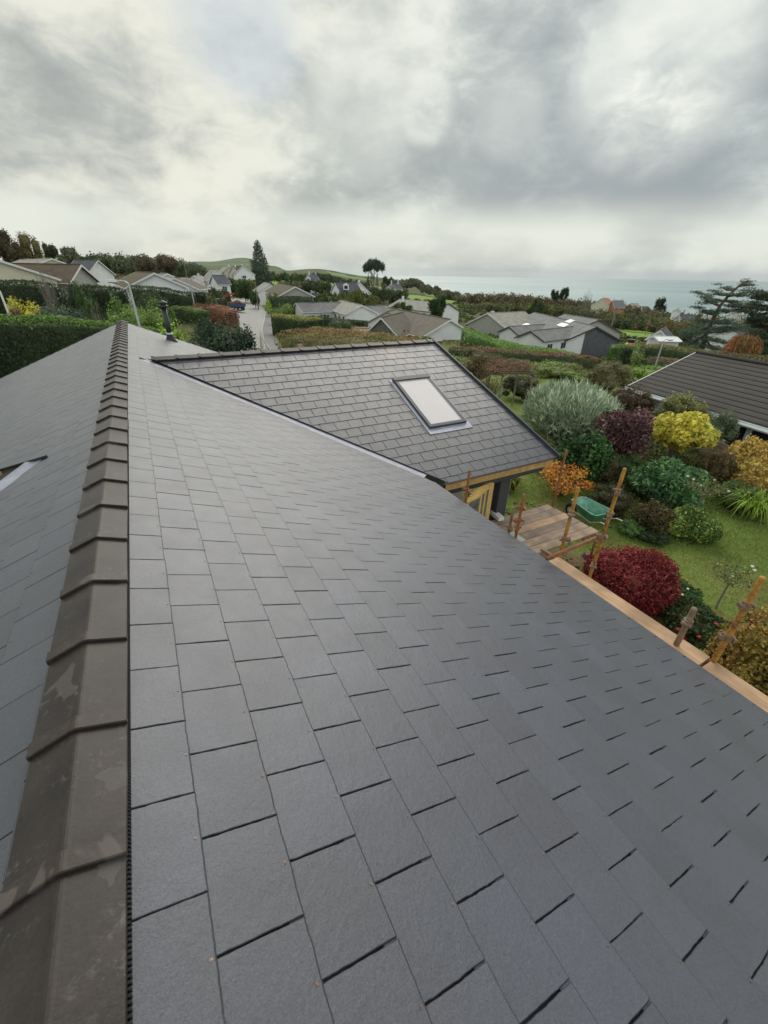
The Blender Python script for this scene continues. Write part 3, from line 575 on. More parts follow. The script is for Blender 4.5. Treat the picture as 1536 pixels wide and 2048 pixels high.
# rusty dust under the ridge
for i, c in enumerate(mbE.c):
    x, y_, z_ = mbE.v[i]; dd = math.exp(-((x-XR*-1-5.55)/0.42)**2)*math.exp(-((10.2-y_)/0.55)**2)
    if c: mbE.c[i] = tuple(a*(1-.5*dd)+b_*.5*dd for a, b_ in zip(c, (0.26, 0.17, 0.13)))
ext = mbE.obj('extension_roof', 'slate', house); tag(ext, 'darker slate slope of the rear extension')
PEb = Plane((-XR, YX, ZX), (1, 0, 0), (0, cP, -sP))
mb = MB(); slab(PE, [(0, vx0+.35), (UE-.02, vx1+.42), (UE-.02, EX2-.03), (0, EX1-.03)], -0.17, 0.012, mb); mb.obj('roof_deck', 'under', ext)
def regB(t_): return [[(-.02, 0.03), (-.02, EX1), (UE, EX2), (UE, 4.6)]]
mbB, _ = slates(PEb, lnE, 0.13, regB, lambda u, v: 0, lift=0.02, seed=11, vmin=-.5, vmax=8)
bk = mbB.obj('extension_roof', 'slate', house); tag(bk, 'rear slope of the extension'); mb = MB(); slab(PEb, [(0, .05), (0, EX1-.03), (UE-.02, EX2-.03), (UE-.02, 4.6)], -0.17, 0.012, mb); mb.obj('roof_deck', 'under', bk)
# extension ridge tiles, running along x
et_me = ridge_tile_mesh(LT*0.995, wing=0.13, drop=0.05); et_me.materials.append(M['ridge'])
x = 0.02; n_t = 0
while x < EX1-.05:
    o = bpy.data.objects.new('ridge_tile', et_me); C.objects.link(o); o.parent = house; o.location = (x-XR, YX, ZX+.075); o.rotation_euler = (random.uniform(-.006, .006), 0, -math.pi/2+random.uniform(-.006, .006))
    o['group'] = 'ridge tiles along the extension'; x += LT*0.995
# verge trim (dark) and gutter edge, fascia timber at the eave
A0 = PE.pt(-.02, EX1+.0, .03); B0 = PE.pt(UE+.02, EX2+.0, .03)
mb = MB(); mb.bar(A0, B0, .035, .11, PE.n); mb.obj('verge_trim', 'darkmetal', house)
mb = MB(); mb.bar(PE.pt(UE+.005, vx1-.05, .022), PE.pt(UE+.005, EX2, .022), .03, .016, PE.n); mb.obj('eave_trim', 'blackplastic', house)
zf = PE.pt(UE, 0)[2]; yf_ = PE.pt(UE, 0)[1]
mb = MB(); mb.box(vx1-.05-XR, EX2-.12-XR, yf_+.012, yf_+.04, zf-.135, zf-.01); mb.obj('fascia_board', 'freshwood', house)
mb = MB(); mb.box(vx1-.05-XR, EX2-.2-XR, yf_+.045, yf_+.10, zf-.17, zf-.13); mb.obj('soffit_batten', 'yellowwood', house)
mb = MB(); mb.box(vx1-.1-XR, EX2-.3-XR, yf_+.10, yf_+.2, zf-.3, zf-.1); mb.obj('roof_beam', 'darkmetal', house)
# dark clad corner post with a grey side, footings of the open extension
p = atz(1030, 1035, 0.25)
mb = MB(); mb.box(6.15-XR, 6.43-XR, 6.02, 6.30, 0, zf-.1); po = mb.obj('corner_post', 'darkmetal', house)
mb = MB(); mb.box(6.432-XR, 6.445-XR, 6.03, 6.29, 0, zf-.1); mb.obj('cladding', 'lead', po)
mb = MB(); mb.box(6.3-XR, 6.95-XR, 8.2, 14.5, -.1, zf-.1); mb.hexa([(5.2, 14.4, 0), (7.4, 14.4, 0), (7.4, 14.6, 0), (5.2, 14.6, 0), (5.2, 14.4, zf-.1), (7.4, 14.4, zf-.1), (7.4, 14.6, zf-.1), (5.2, 14.6, zf-.1)]); mb.obj('extension_wall', 'greywall', house)
# skylight
u0, u1, w0_, w1_ = 1.60, 3.42, 4.98, 5.97
def pb(mb, ua, ub, va_, vb_, ha, hb): mb.hexa([PE.pt(u, v, h) for h in (ha, hb) for u, v in ((ua, va_), (ua, vb_), (ub, vb_), (ub, va_))])
mb = MB(); pb(mb, u0, u1, w0_, w0_+.075, .02, .10); pb(mb, u0, u1, w1_-.075, w1_, .02, .10); pb(mb, u1-.08, u1, w0_+.076, w1_-.076, .02, .098); pb(mb, u0, u0+.11, w0_-.01, w1_+.01, .02, .118)
sk = mb.obj('skylight', 'darkmetal', house)
M['blindglass'] = simple('glass_over_pale_blind', (0.52, 0.49, 0.51), 0.10, 0.03, 2)
mb = MB(); pb(mb, u0+.111, u1-.081, w0_+.076, w1_-.076, .03, .082); mb.obj('glass', 'blindglass', sk)
mb = MB(); pb(mb, u0+.111, u1-.081, w0_+.0765, w0_+.092, .06, .091); pb(mb, u0+.111, u1-.081, w1_-.092, w1_-.0765, .06, .091); pb(mb, u1-.099, u1-.0815, w0_+.0925, w1_-.0925, .06, .091); mb.obj('inner_frame', 'steel', sk)
mb = MB(); pb(mb, u1+.001, u1+.17, w0_-.07, w1_+.07, .028, .040); pb(mb, u0-.02, u1+.17, w0_-.075, w0_-.001, .024, .044); pb(mb, u0-.02, u1+.17, w1_+.001, w1_+.075, .024, .044); mb.obj('flashing', 'lead', sk)
mb = MB(); pb(mb, u0+.12, u0+.16, w0_+.01, w0_+.045, .10, .104); M['redlabel'] = simple('red_sticker', (0.5, 0.03, 0.03), .5); mb.obj('sticker', 'redlabel', sk)
# flue
q_ = PR.pt(1.409-uo, 15.87, 0)
fl = MB(); fl.lathe([(.075, -.05), (.075, .95)], 20, q_[0], q_[1], q_[2]); flo = fl.obj('flue', 'flue', house, True)
mb = MB(); mb.lathe([(.078, .951), (.145, .955), (.15, .99), (.148, 1.0), (.09, 1.03), (.09, 1.06), (.14, 1.065), (.13, 1.10), (.02, 1.15)], 20, q_[0], q_[1], q_[2]); mb.obj('cowl', 'flue', flo, True)
mb = MB(); mb.lathe([(.095, .17), (.105, .175), (.105, .21), (.080, .235)], 20, q_[0], q_[1], q_[2]); mb.obj('storm_collar', 'steel', flo, True)
mb = MB(); mb.lathe([(.20, -.07), (.15, .02), (.10, .12), (.085, .17)], 20, q_[0], q_[1], q_[2]); mb.obj('base_flashing', 'blackplastic', flo, True)
# small roof breaking out of the left slope
pL = PLf.pt(LV[0]+.1, LV[1], .03)
a1 = PLf.pt(1.28, LV[1]+.36, .06)
mb = MB(); mb.bar(a1+np.array([.0, 0, .05]), a1+np.array([-2.6, .1, .05]), .24, .05); lb = mb.obj('ridge_cap', 'ridge', house)
at_ = lb.data.color_attributes.new('Col', 'FLOAT_COLOR', 'POINT'); at_.data.foreach_set('color', np.ones(len(lb.data.vertices)*4, np.float32))
strip(PLf, (LV[0]-.02, LV[1]+.02), (4.9, LV[1]-(4.9-LV[0])*1.15), -.02, .20, .006, .002, 'lead', 'valley_flashing', house, 20, .03)
mb = MB(); mb.bar(PLf.pt(LV[0]-.1, LV[1]-.02, .02), PLf.pt(1.35, LV[1]+.45, .02), .02, .02); mb.obj('crack_bar', 'blackplastic', house)  # black bar added to draw the thin dark crack
mb = MB(); mb.bar(a1+np.array([.03, -.05, -.01]), a1+np.array([-1.6, -1.5, -.42]), .05, .10); mb.bar(a1+np.array([-.02, .02, -.04]), a1+np.array([-1.6, .05, -.04]), .05, .10)
mb.obj('timber_rafters', 'yellowwood', house)

# ------------------------------------------------------------------ foliage
def unit(v): return v/np.maximum(np.linalg.norm(v, axis=-1, keepdims=True), 1e-9)
def pnoise(P, s, seed):                       # cheap smooth noise in about [-1, 1]
    r = np.random.default_rng(seed); o = 0
    for k in range(5): d = r.normal(size=3)*s*(1+0.5*k); o = o+np.sin(P@d+r.uniform(0, 6.3))/(1+0.35*k)
    return o/2.6
def pick(n, pal, P, scale, seed):             # leaf colours: neighbouring leaves share a tone, every leaf varies
    pal = np.array([lin(*c, 1.85) for c in pal], float); pal = pal*.88+.12*pal.mean(1, keepdims=True); k = len(pal)
    t = np.clip((pnoise(P, scale, seed)*0.5+0.5)+rng.normal(0, 0.22, n), 0, 0.999)*k; i = t.astype(int)
    c = pal[i]*(1+rng.normal(0, 0.20, (n, 1)))*(1+0.22*pnoise(P, scale*2.3, seed+1)[:, None]); return np.clip(c, 0.004, 0.9)
def leaf_mesh(name, P, N, size, colr, aspect=0.55, wild=0.8, up=None):
    n = len(P); Nn = unit(N+rng.normal(0, wild, (n, 3))); rnd = rng.normal(size=(n, 3)) if up is None else up+rng.normal(0, 0.35, (n, 3))
    t = unit(rnd-(rnd*Nn).sum(1, keepdims=True)*Nn); b = np.cross(Nn, t); s = (size*rng.uniform(0.6, 1.35, n))[:, None]
    V = np.stack([P-t*s*.5, P+b*s*aspect*.5+Nn*s*.06, P+t*s*.5, P-b*s*aspect*.5+Nn*s*.06], 1).reshape(-1, 3)
    return npmesh(name, V, np.arange(4*n).reshape(-1, 4), np.repeat(colr, 4, 0))
ICO = None
def ico(sub=3):
    global ICO
    if ICO is None:
        import bmesh
        bm = bmesh.new(); bmesh.ops.create_icosphere(bm, subdivisions=sub, radius=1.0); bm.verts.ensure_lookup_table()
        ICO = (np.array([v.co[:] for v in bm.verts]), np.array([[v.index for v in f.verts] for f in bm.faces])); bm.free()
    return ICO
def blob_points(cl, n, seed, inner=0.72, lump=0.16):  # cl: list of (cx,cy,cz,rx,ry,rz)
    cl = np.array(cl, float); w = (cl[:, 3]*cl[:, 4]+cl[:, 3]*cl[:, 5]+cl[:, 4]*cl[:, 5]); w /= w.sum(); k = rng.choice(len(cl), n, p=w)
    d = unit(rng.normal(size=(n, 3))); rr = inner+(1.04-inner)*rng.random(n)**0.6; lum = 1+lump*pnoise(d*1.0+k[:, None]*3.1, 3.0, seed)
    P = cl[k, :3]+d*cl[k, 3:6]*(rr*lum)[:, None]; N = unit(d/cl[k, 3:6]); return P, N
def core_mesh(cl, pal, seed, k=0.70):
    v, f = ico(); V = []; Fc = []; o = 0
    for i, c in enumerate(cl):
        c = np.array(c); r = k*(1+0.16*pnoise(v+i*3.1, 3.0, seed)); V.append(c[:3]+v*c[3:6]*r[:, None]); Fc.append(f+o); o += len(v)
    V = np.concatenate(V); Fc = np.concatenate(Fc); cc_ = pick(len(V), pal, V, 1.5, seed)*0.7; return V, Fc, cc_  # core darker than its leaves: inner shade put into the colour
def merge_leaf(name, P, N, size, colr, core=None, parent=None, m='leaf', **kw):
    n = len(P); aspect = kw.get('aspect', .55); wild = kw.get('wild', .8); up = kw.get('up')
    me = None
    if core is None: me = leaf_mesh(name, P, N, size, colr, aspect, wild, up)
    else:
        tmp = leaf_mesh('t', P, N, size, colr, aspect, wild, up); V = np.empty(n*12, np.float32); tmp.vertices.foreach_get('co', V); V = V.reshape(-1, 3); bpy.data.meshes.remove(tmp)
        CV, CF, CC = core; CFq = np.concatenate([CF, CF[:, 2:3]], 1)
        # triangles of the core are stored through from_pydata-free path as separate loops
        me = bpy.data.meshes.new(name); nv = len(V)+len(CV); me.vertices.add(nv); me.vertices.foreach_set('co', np.concatenate([V, CV]).astype(np.float32).ravel())
        lv = np.concatenate([np.arange(4*n), (CF+4*n).ravel()]).astype(np.int32); me.loops.add(len(lv)); me.loops.foreach_set('vertex_index', lv)
        me.polygons.add(n+len(CF)); ls = np.concatenate([np.arange(n)*4, 4*n+np.arange(len(CF))*3]).astype(np.int32); lt = np.concatenate([np.full(n, 4), np.full(len(CF), 3)]).astype(np.int32)
        me.polygons.foreach_set('loop_start', ls); me.polygons.foreach_set('loop_total', lt); me.update(calc_edges=True)
        at = me.color_attributes.new('Col', 'FLOAT_COLOR', 'POINT'); a = np.ones((nv, 4), np.float32); a[:4*n, :3] = np.repeat(colr, 4, 0); a[4*n:, :3] = CC; at.data.foreach_set('color', a.ravel())
    return link(name, me, parent, m)
vseed = [100]
def frame(x0, y0, x1, y1, dist):              # pixel box of a plant -> centre, half width, base and top heights
    xc = (x0+x1)/2; d0 = DD(dist) if dist is not None else None
    if dist is None: b = onground(xc, y1); d0 = math.hypot(b[0], b[1])
    w = ray(xc, (y0+y1)/2); depth = d0/math.hypot(w[0], w[1]); r = (x1-x0)/2/F*depth
    ax = math.hypot(xc-768, (y0+y1)/2-1024)/F; r *= 1/math.sqrt(1+ax*ax*0.55)
    d1 = d0+(r*0.8 if dist is None else 0); c = atr(xc, (y0+y1)/2, d1); zt = atr(xc, y0, d1+r*0.2)[2]
    zb = float(Th(c[0], c[1]))
    return c, r, zb, max(zt, zb+0.3)
def shrub(name, label, cat, box, pal, dist=None, n=3000, leaf=None, clumps=17, wild=.95, aspect=.55, low=-.12, group=None, flat=None, stems=0, spread=0.45, m='leaf', solid=True, sink=None, stemmat='bark', cls=0.38, inner=.68, lump=.42, lumpy=True):
    vseed[0] += 7; sd_ = vseed[0]; r_ = random.Random(sd_)
    c, r, zb, zt = frame(*box, dist); 
    if sink is not None: zb = max(zb, zt-sink)
    h = zt-zb; cx, cy = c[0], c[1]; z0 = zb+h*low; hz = (zt-z0)/2; zc = z0+hz; ry = flat or r
    cl = [(0, 0, zc-zb, r*.80, ry*.80, hz*.88)]
    for i in range(clumps):
        a = i*2.399+r_.random(); u = r_.uniform(-0.55, 0.85); q_ = math.sqrt(max(0, 1-u*u)); s_ = cls*r_.uniform(.7, 1.1)
        cl.append((math.cos(a)*q_*r*(1-s_*.62), math.sin(a)*q_*ry*(1-s_*.62), zc-zb+u*hz*(1-s_*.6), r*s_, ry*s_, hz*s_))
    top = empty(name, label, cat, (cx, cy, zb), 0, group) if stems or n > 2500 else None
    P, N = blob_points(cl, n, sd_, inner=inner, lump=lump); k = P[:, 2] > (0.01 if dist is None or dist < 20 else h*.35); P, N = P[k], N[k]
    leaf = leaf or 1.75*math.sqrt(4*math.pi*(r*ry+2*r*hz)/3/n); colr = pick(len(P), pal, P, 1.6/max(r, .3), sd_)
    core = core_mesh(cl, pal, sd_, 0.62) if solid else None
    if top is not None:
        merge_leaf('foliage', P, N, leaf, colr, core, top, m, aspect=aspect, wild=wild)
        if stems:
            mb = MB()
            for i in range(stems):
                a = r_.uniform(0, 6.28); q_ = r_.uniform(.2, .75); p0 = Vector((r_.uniform(-.08, .08)*r, r_.uniform(-.08, .08)*r, -.05)); p2 = Vector((math.cos(a)*r*q_, math.sin(a)*ry*q_, (zc-zb)*r_.uniform(.9, 1.4))); p1 = (p0+p2)/2+Vector((math.cos(a)*-.08*r, 0, .1*h))
                mb.tube([p0, p1, p2], [r*.035+.008, r*.025+.006, .006], 5)
            mb.obj('stem', stemmat, top)
        return top
    o = merge_leaf(name, P, N, leaf, colr, core, None, m, aspect=aspect, wild=wild); o.location = (cx, cy, zb); tag(o, label, cat, group); return o
def hedge(name, label, pts, width, top, side, n=6000, leaf=0.10, hgt=None, cat='hedge', round_=0.25, group=None, m='leaf', bump=0.06):
    """pts: list of (px, py of the top's near edge, distance)"""
    vseed[0] += 7; sd_ = vseed[0]
    W_ = []
    for x, y, d in pts: p = atd(x, y, d); W_.append((p[0], p[1], p[2], float(Th(p[0], p[1])) if hgt is None else p[2]-hgt))
    W_ = np.array(W_); seg = np.linalg.norm(np.diff(W_[:, :2], axis=0), axis=1); cum = np.concatenate([[0], np.cumsum(seg)]); Lh = cum[-1]
    def at(s): return np.stack([np.interp(s, cum, W_[:, i]) for i in range(4)], -1)
    def nrm(s):
        a = at(np.clip(s-.4, 0, Lh)); b_ = at(np.clip(s+.4, 0, Lh)); d = b_[:, :2]-a[:, :2]; d = unit(d); nn_ = np.stack([-d[:, 1], d[:, 0]], -1)
        c = at(s)[:, :2]; flip = np.sign((nn_*c).sum(1)); flip[flip == 0] = 1; return nn_*flip[:, None]       # points away from the camera side
    # profile points: front side, top, back side (near edge of the top follows pts)
    mean_h = float((W_[:, 2]-W_[:, 3]).mean()); per = mean_h*1.35+width; s = rng.random(n)*Lh; q_ = rng.random(n)*per
    a = at(s); nn_ = nrm(s); h = a[:, 2]-a[:, 3]; front = q_ < mean_h; back = q_ > mean_h+width; topm = ~(front | back)
    off = np.where(front, 0.0, np.where(back, width, q_-mean_h)); zz_ = np.where(front, q_/mean_h, np.where(back, 1-(q_-mean_h-width)/(mean_h*.35)*.35, 1.0))
    rd = np.minimum(off, width-off); zz_ = zz_-np.where(topm, np.exp(-rd/(width*.16))*round_*.35*width/np.maximum(h, .3), 0); off = off+np.where(front, round_*width*.25*np.clip((zz_-.8)/.2, 0, 1), 0)
    P = np.stack([a[:, 0]+nn_[:, 0]*off, a[:, 1]+nn_[:, 1]*off, a[:, 3]+h*zz_], -1); N = np.where(topm[:, None], np.array([0, 0, 1.0]), np.concatenate([nn_*np.where(front, -1, 1)[:, None], np.full((n, 1), .25)], 1)); 
    P = P+N*(bump*1.2*(1+pnoise(P, 1.3, sd_))+bump*pnoise(P, 5, sd_+2)+rng.normal(0, leaf*.45, n))[:, None]
    ne = max(60, int(n*width/(Lh+.1)*.5))
    for e_ in (0.0, Lh):
        A_ = at(np.full(ne, e_)); N_ = nrm(np.full(ne, e_)); o_ = rng.random(ne)*width; z__ = rng.random(ne); P2 = np.stack([A_[:, 0]+N_[:, 0]*o_, A_[:, 1]+N_[:, 1]*o_, A_[:, 3]+(A_[:, 2]-A_[:, 3])*z__*.97], -1); dd_ = np.stack([-N_[:, 1], N_[:, 0], N_[:, 0]*0], -1)
        sg_ = 1 if ((at(np.array([Lh*.5]))[0, :2]-A_[0, :2])@dd_[0, :2]) < 0 else -1; P = np.concatenate([P, P2+dd_*sg_*rng.normal(.03, leaf*.5, (ne, 1))]); N = np.concatenate([N, dd_*sg_]); zz_ = np.concatenate([zz_, z__*.9])
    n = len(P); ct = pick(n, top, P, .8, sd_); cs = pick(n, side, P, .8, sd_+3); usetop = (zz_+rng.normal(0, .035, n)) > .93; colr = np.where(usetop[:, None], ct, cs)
    # inner body
    ns = max(2, int(Lh/0.8)+1); ss = np.linspace(0.02*Lh, .98*Lh, ns); A = at(ss); NN = nrm(ss); rows = []
    inset = leaf*.5+.02
    for o_, zf_ in ((inset, 0), (inset, .62), (inset+width*.10, .90), (width*.5, .955), (width-inset-width*.1, .90), (width-inset, .6), (width-inset, 0)):
        rows.append(np.stack([A[:, 0]+NN[:, 0]*o_, A[:, 1]+NN[:, 1]*o_, A[:, 3]+(A[:, 2]-A[:, 3]-inset)*zf_], -1))
    CV = np.concatenate(rows); CF = []
    for r_ in range(6):
        for i in range(ns-1): a_, b_ = r_*ns+i, r_*ns+i+1; CF += [(a_, b_, b_+ns), (a_, b_+ns, a_+ns)]
    for e in (0, ns-1):
        for r_ in range(1, 6): CF.append((e, r_*ns+e, (r_+1)*ns+e))
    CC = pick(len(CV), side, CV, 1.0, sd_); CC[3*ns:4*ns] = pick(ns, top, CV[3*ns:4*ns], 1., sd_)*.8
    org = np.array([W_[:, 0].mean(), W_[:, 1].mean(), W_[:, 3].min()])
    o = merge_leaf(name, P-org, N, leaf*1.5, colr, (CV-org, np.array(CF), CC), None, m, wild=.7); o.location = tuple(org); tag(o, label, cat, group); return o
def tree(name, label, box, pal, dist, kind='round', n=2500, trunk=0.2, group=None, leaf=None, cat='tree', zb=None, clumps=16, m='farleaf', barkm='bark', lean=0.0, bare=False, tw=None):
    vseed[0] += 7; sd_ = vseed[0]; r_ = random.Random(sd_); c, r, zg, zt = frame(*box, dist); zb = zg if zb is None else zb; h = zt-zb
    bl = atd((box[0]+box[2])/2, box[3], dist)[2]-zb; zlow = min(h*.72, max(h*trunk, bl-.25*(h-bl)))
    if kind == 'flat': zlow = h*.45
    T = empty(name, label, cat, (c[0], c[1], zb), 0, group); cl = []; ch = h-zlow
    if kind == 'round':
        for i in range(clumps):
            a = i*2.399; u = r_.uniform(-.8, .9); q_ = math.sqrt(1-u*u)*r_.uniform(.35, .75); s_ = r_.uniform(.28, .46)
            cl.append((math.cos(a)*q_*r, math.sin(a)*q_*r, zlow+ch*(.5+.5*u*(1-s_)), r*s_, r*s_, ch*.5*s_*1.2))
    elif kind == 'cone':
        for i in range(clumps):
            t_ = (i+.5)/clumps; a = i*2.399; rr = r*(1-t_)**.62*.66*r_.uniform(.6, 1.25)+.03*r; s_ = r*(.34*(1-t_)+.12)*r_.uniform(.7, 1.2)
            cl.append((math.cos(a)*rr, math.sin(a)*rr, zlow+ch*t_, s_, s_, ch*.065+.08*s_))
    elif kind == 'flat':
        for i in range(clumps):
            a = i*2.399; q_ = math.sqrt((i+.5)/clumps)*.8; cl.append((math.cos(a)*q_*r, math.sin(a)*q_*r, zlow+ch*(.45+.40*(1-q_*q_))+r_.uniform(-.05, .05)*ch, r*.26, r*.26, ch*.20))
    P, N = blob_points(cl, n, sd_, inner=.45, lump=.25); leaf = leaf or 3.4*r/math.sqrt(n)*2
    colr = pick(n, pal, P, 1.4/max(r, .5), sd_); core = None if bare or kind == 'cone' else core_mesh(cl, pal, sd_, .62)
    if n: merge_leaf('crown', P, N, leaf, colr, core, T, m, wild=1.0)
    mb = MB(); tr = tw or max(.10, h*.018); mb.tube([(0, 0, -.3), (r_.uniform(-.1, .1)*r*.3, 0, h*.35), (0, 0, h*(.82 if kind != 'cone' else .96))], [tr, tr*.75, tr*.2], 7)
    for i in range(5 if kind != 'cone' else 0):
        q_ = cl[(i*3) % len(cl)]; z0_ = max(h*.15, zlow*.8)+i*.05*h; mb.tube([(0, 0, min(z0_, q_[2])), (q_[0]*.5, q_[1]*.5, (z0_+q_[2])/2*1.02), (q_[0], q_[1], q_[2])], [tr*.5, tr*.3, tr*.1], 5)
    mb.obj('trunk', barkm, T); return T
def bare_shrub(name, label, box, dist, colr, n=40, cat='bare shrub', group=None, leaves=0, pal=None, th=0.012):
    vseed[0] += 3; r_ = random.Random(vseed[0]); c, r, zb, zt = frame(*box, dist); h = zt-zb; mb = MB()
    for i in range(n):
        a = r_.uniform(0, 6.28); q_ = r_.random()**.6*r; p0 = Vector((math.cos(a)*q_*.15, math.sin(a)*q_*.15, 0)); p3 = Vector((math.cos(a)*q_, math.sin(a)*q_, h*r_.uniform(.6, 1.0)*(1-.25*(q_/r)**2)))
        p1 = p0.lerp(p3, .35)+Vector((r_.uniform(-.1, .1), r_.uniform(-.1, .1), .1))*r; p2 = p0.lerp(p3, .7)+Vector((r_.uniform(-.1, .1), r_.uniform(-.1, .1), .05))*r
        mb.tube([p0, p1, p2, p3], [th*1.8, th*1.2, th*.8, th*.35], 4, cap=False)
        for k in range(3):
            t_ = r_.uniform(.4, .95); b0 = p1.lerp(p3, t_); b1 = b0+Vector((r_.uniform(-1, 1), r_.uniform(-1, 1), r_.uniform(.1, 1)))*r*.25; mb.tube([b0, b1], [th*.6, th*.25], 3, cap=False)
    T = empty(name, label, cat, (c[0], c[1], zb), 0, group); mb.obj('branch', colr, T)
    if leaves:
        cl = [(0, 0, h*.6, r, r, h*.42)]; P, N = blob_points(cl, leaves, vseed[0], inner=.3); merge_leaf('foliage', P, N, .09, pick(leaves, pal, P, 1., 3), None, T, 'leaf')
    return T
M['twig'] = simple('brown_twigs', (0.16, 0.11, 0.075), .85, .3, 6)
M['paletwig'] = simple('pale_dry_twigs', (0.38, 0.34, 0.26), .85, .25, 6)
M['greytwig'] = simple('grey_twigs', (0.24, 0.21, 0.18), .85, .25, 6)
DG = [(46, 60, 40), (58, 74, 46), (72, 88, 54)]; MG = [(60, 84, 38), (78, 104, 48), (96, 124, 58)]; YG = [(104, 128, 44), (128, 150, 54), (150, 168, 70)]
OL = [(74, 78, 42), (92, 94, 50), (112, 112, 60)]; BR = [(98, 82, 64), (112, 94, 72), (124, 106, 80)]; RB = [(96, 62, 48), (124, 84, 62), (140, 102, 74)]
GB = [(92, 92, 74), (104, 106, 82), (86, 96, 68)]; DK = [(36, 46, 32), (46, 58, 38), (58, 70, 46)]; BG = [(52, 66, 56), (70, 88, 66), (92, 110, 82)]
# ---- left gardens
hedge('clipped_hedge', 'long tall clipped dark green hedge with bright top behind the far left roof edge', [(-160, 632, 25), (0, 637, 25.5), (130, 641, 26), (240, 651, 26.5), (345, 664, 28)], 1.9, [(84, 110, 46), (100, 128, 54), (70, 92, 42)], DK, n=26000, leaf=.085, bump=.07)  # sides in a darker palette than the top, shade put into the colour
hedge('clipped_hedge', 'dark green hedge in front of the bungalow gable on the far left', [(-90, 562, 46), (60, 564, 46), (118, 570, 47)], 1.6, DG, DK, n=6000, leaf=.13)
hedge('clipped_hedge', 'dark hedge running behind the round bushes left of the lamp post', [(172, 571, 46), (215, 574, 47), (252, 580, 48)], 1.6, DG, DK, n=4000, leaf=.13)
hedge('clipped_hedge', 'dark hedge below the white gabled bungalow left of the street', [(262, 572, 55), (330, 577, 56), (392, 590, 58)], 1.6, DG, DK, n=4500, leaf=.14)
S_ = lambda *a, **k: shrub('shrub', a[0], 'shrub', *a[1:], **k)
S_('golden yellow dome shrub at the left edge beside the lamp', (8, 587, 84, 628), [(150, 146, 40), (176, 168, 50), (196, 186, 66)], 34, n=4000)
S_('dull maroon low shrub under the golden yellow dome shrub', (10, 602, 46, 630), [(92, 70, 56), (110, 84, 64)], 32, n=1500)
S_('wide blue-green mounded shrub rising over the tall hedge on the left', (55, 597, 174, 640), BG, 31, n=6500)
S_('dark bushy evergreen dome behind the blue-green mounded shrub', (110, 559, 170, 618), DK+DG[:1], 40, n=4500)
S_('mid green upright dome shrub leaning against the dark evergreen dome', (145, 566, 192, 620), [(52, 72, 34), (66, 90, 40)], 38.5, n=3500)
S_('small clipped bright green ball shrub left of the lamp post', (203, 587, 252, 622), MG, 38, n=3000)
S_('long light green grassy bush behind the ridge end by the lamp post', (205, 606, 345, 655), [(92, 118, 50), (112, 138, 58), (82, 104, 48)], 29.5, n=8000, flat=2.0)
S_('dark rounded shrub right of the lamp post top', (263, 573, 330, 612), DG, 43, n=3500)
S_('bright lime leaved bush behind the black flue', (312, 634, 378, 700), [(112, 138, 48), (132, 156, 60), (90, 116, 44)], 21.5, n=3500, leaf=.14)
S_('olive green bush between the lamp post and the flue', (288, 594, 350, 640), [(76, 98, 48), (92, 114, 54)], 36, n=3500)
hedge('clipped_hedge', 'low light green hedge on the bank left of the street', [(336, 616, 42), (362, 617, 41), (390, 624, 38)], 1.4, [(110, 124, 62), (96, 110, 54)], DG+MG[:1], n=4000, leaf=.1, hgt=1.0)
hedge('clipped_hedge', 'reddish brown beech hedge beside the street above the dark laurel', [(386, 609, 47), (420, 612, 47), (446, 622, 44)], 1.8, RB, RB+BR, n=4500, leaf=.11)
hedge('clipped_hedge', 'dark hedge with squared top behind the brown beech hedge', [(345, 583, 66), (408, 588, 64)], 2, DG, DK, n=3000, leaf=.16)
S_('tall column of clipped brown-green hedge by the parked truck', (410, 586, 437, 626), [(82, 86, 50), (98, 96, 58)], 60, n=2800)
S_('dark clipped column beside the brown-green one by the truck', (433, 588, 456, 626), DG, 62, n=2000)
S_('big dark blue-green laurel at the corner of the street behind the roof', (362, 634, 528, 722), [(36, 50, 38), (52, 68, 50), (70, 88, 64), (28, 40, 32)], 20.5, n=20000, leaf=.12, clumps=26, cls=.28, lump=.4)
bare_shrub('dry_shrub', 'pale dry twiggy shrub at the right edge of the dark laurel', (508, 655, 536, 706), 20, 'paletwig', 70)
bare_shrub('bare_shrub', 'leafless twiggy bush above the blue-green mounded shrub on the left', (165, 600, 215, 640), 33, 'greytwig', 50)
bare_shrub('bare_tree', 'leafless young tree in front of the mossy brown roof on the left', (62, 512, 104, 580), 42, 'greytwig', 45, cat='bare tree', th=.02)
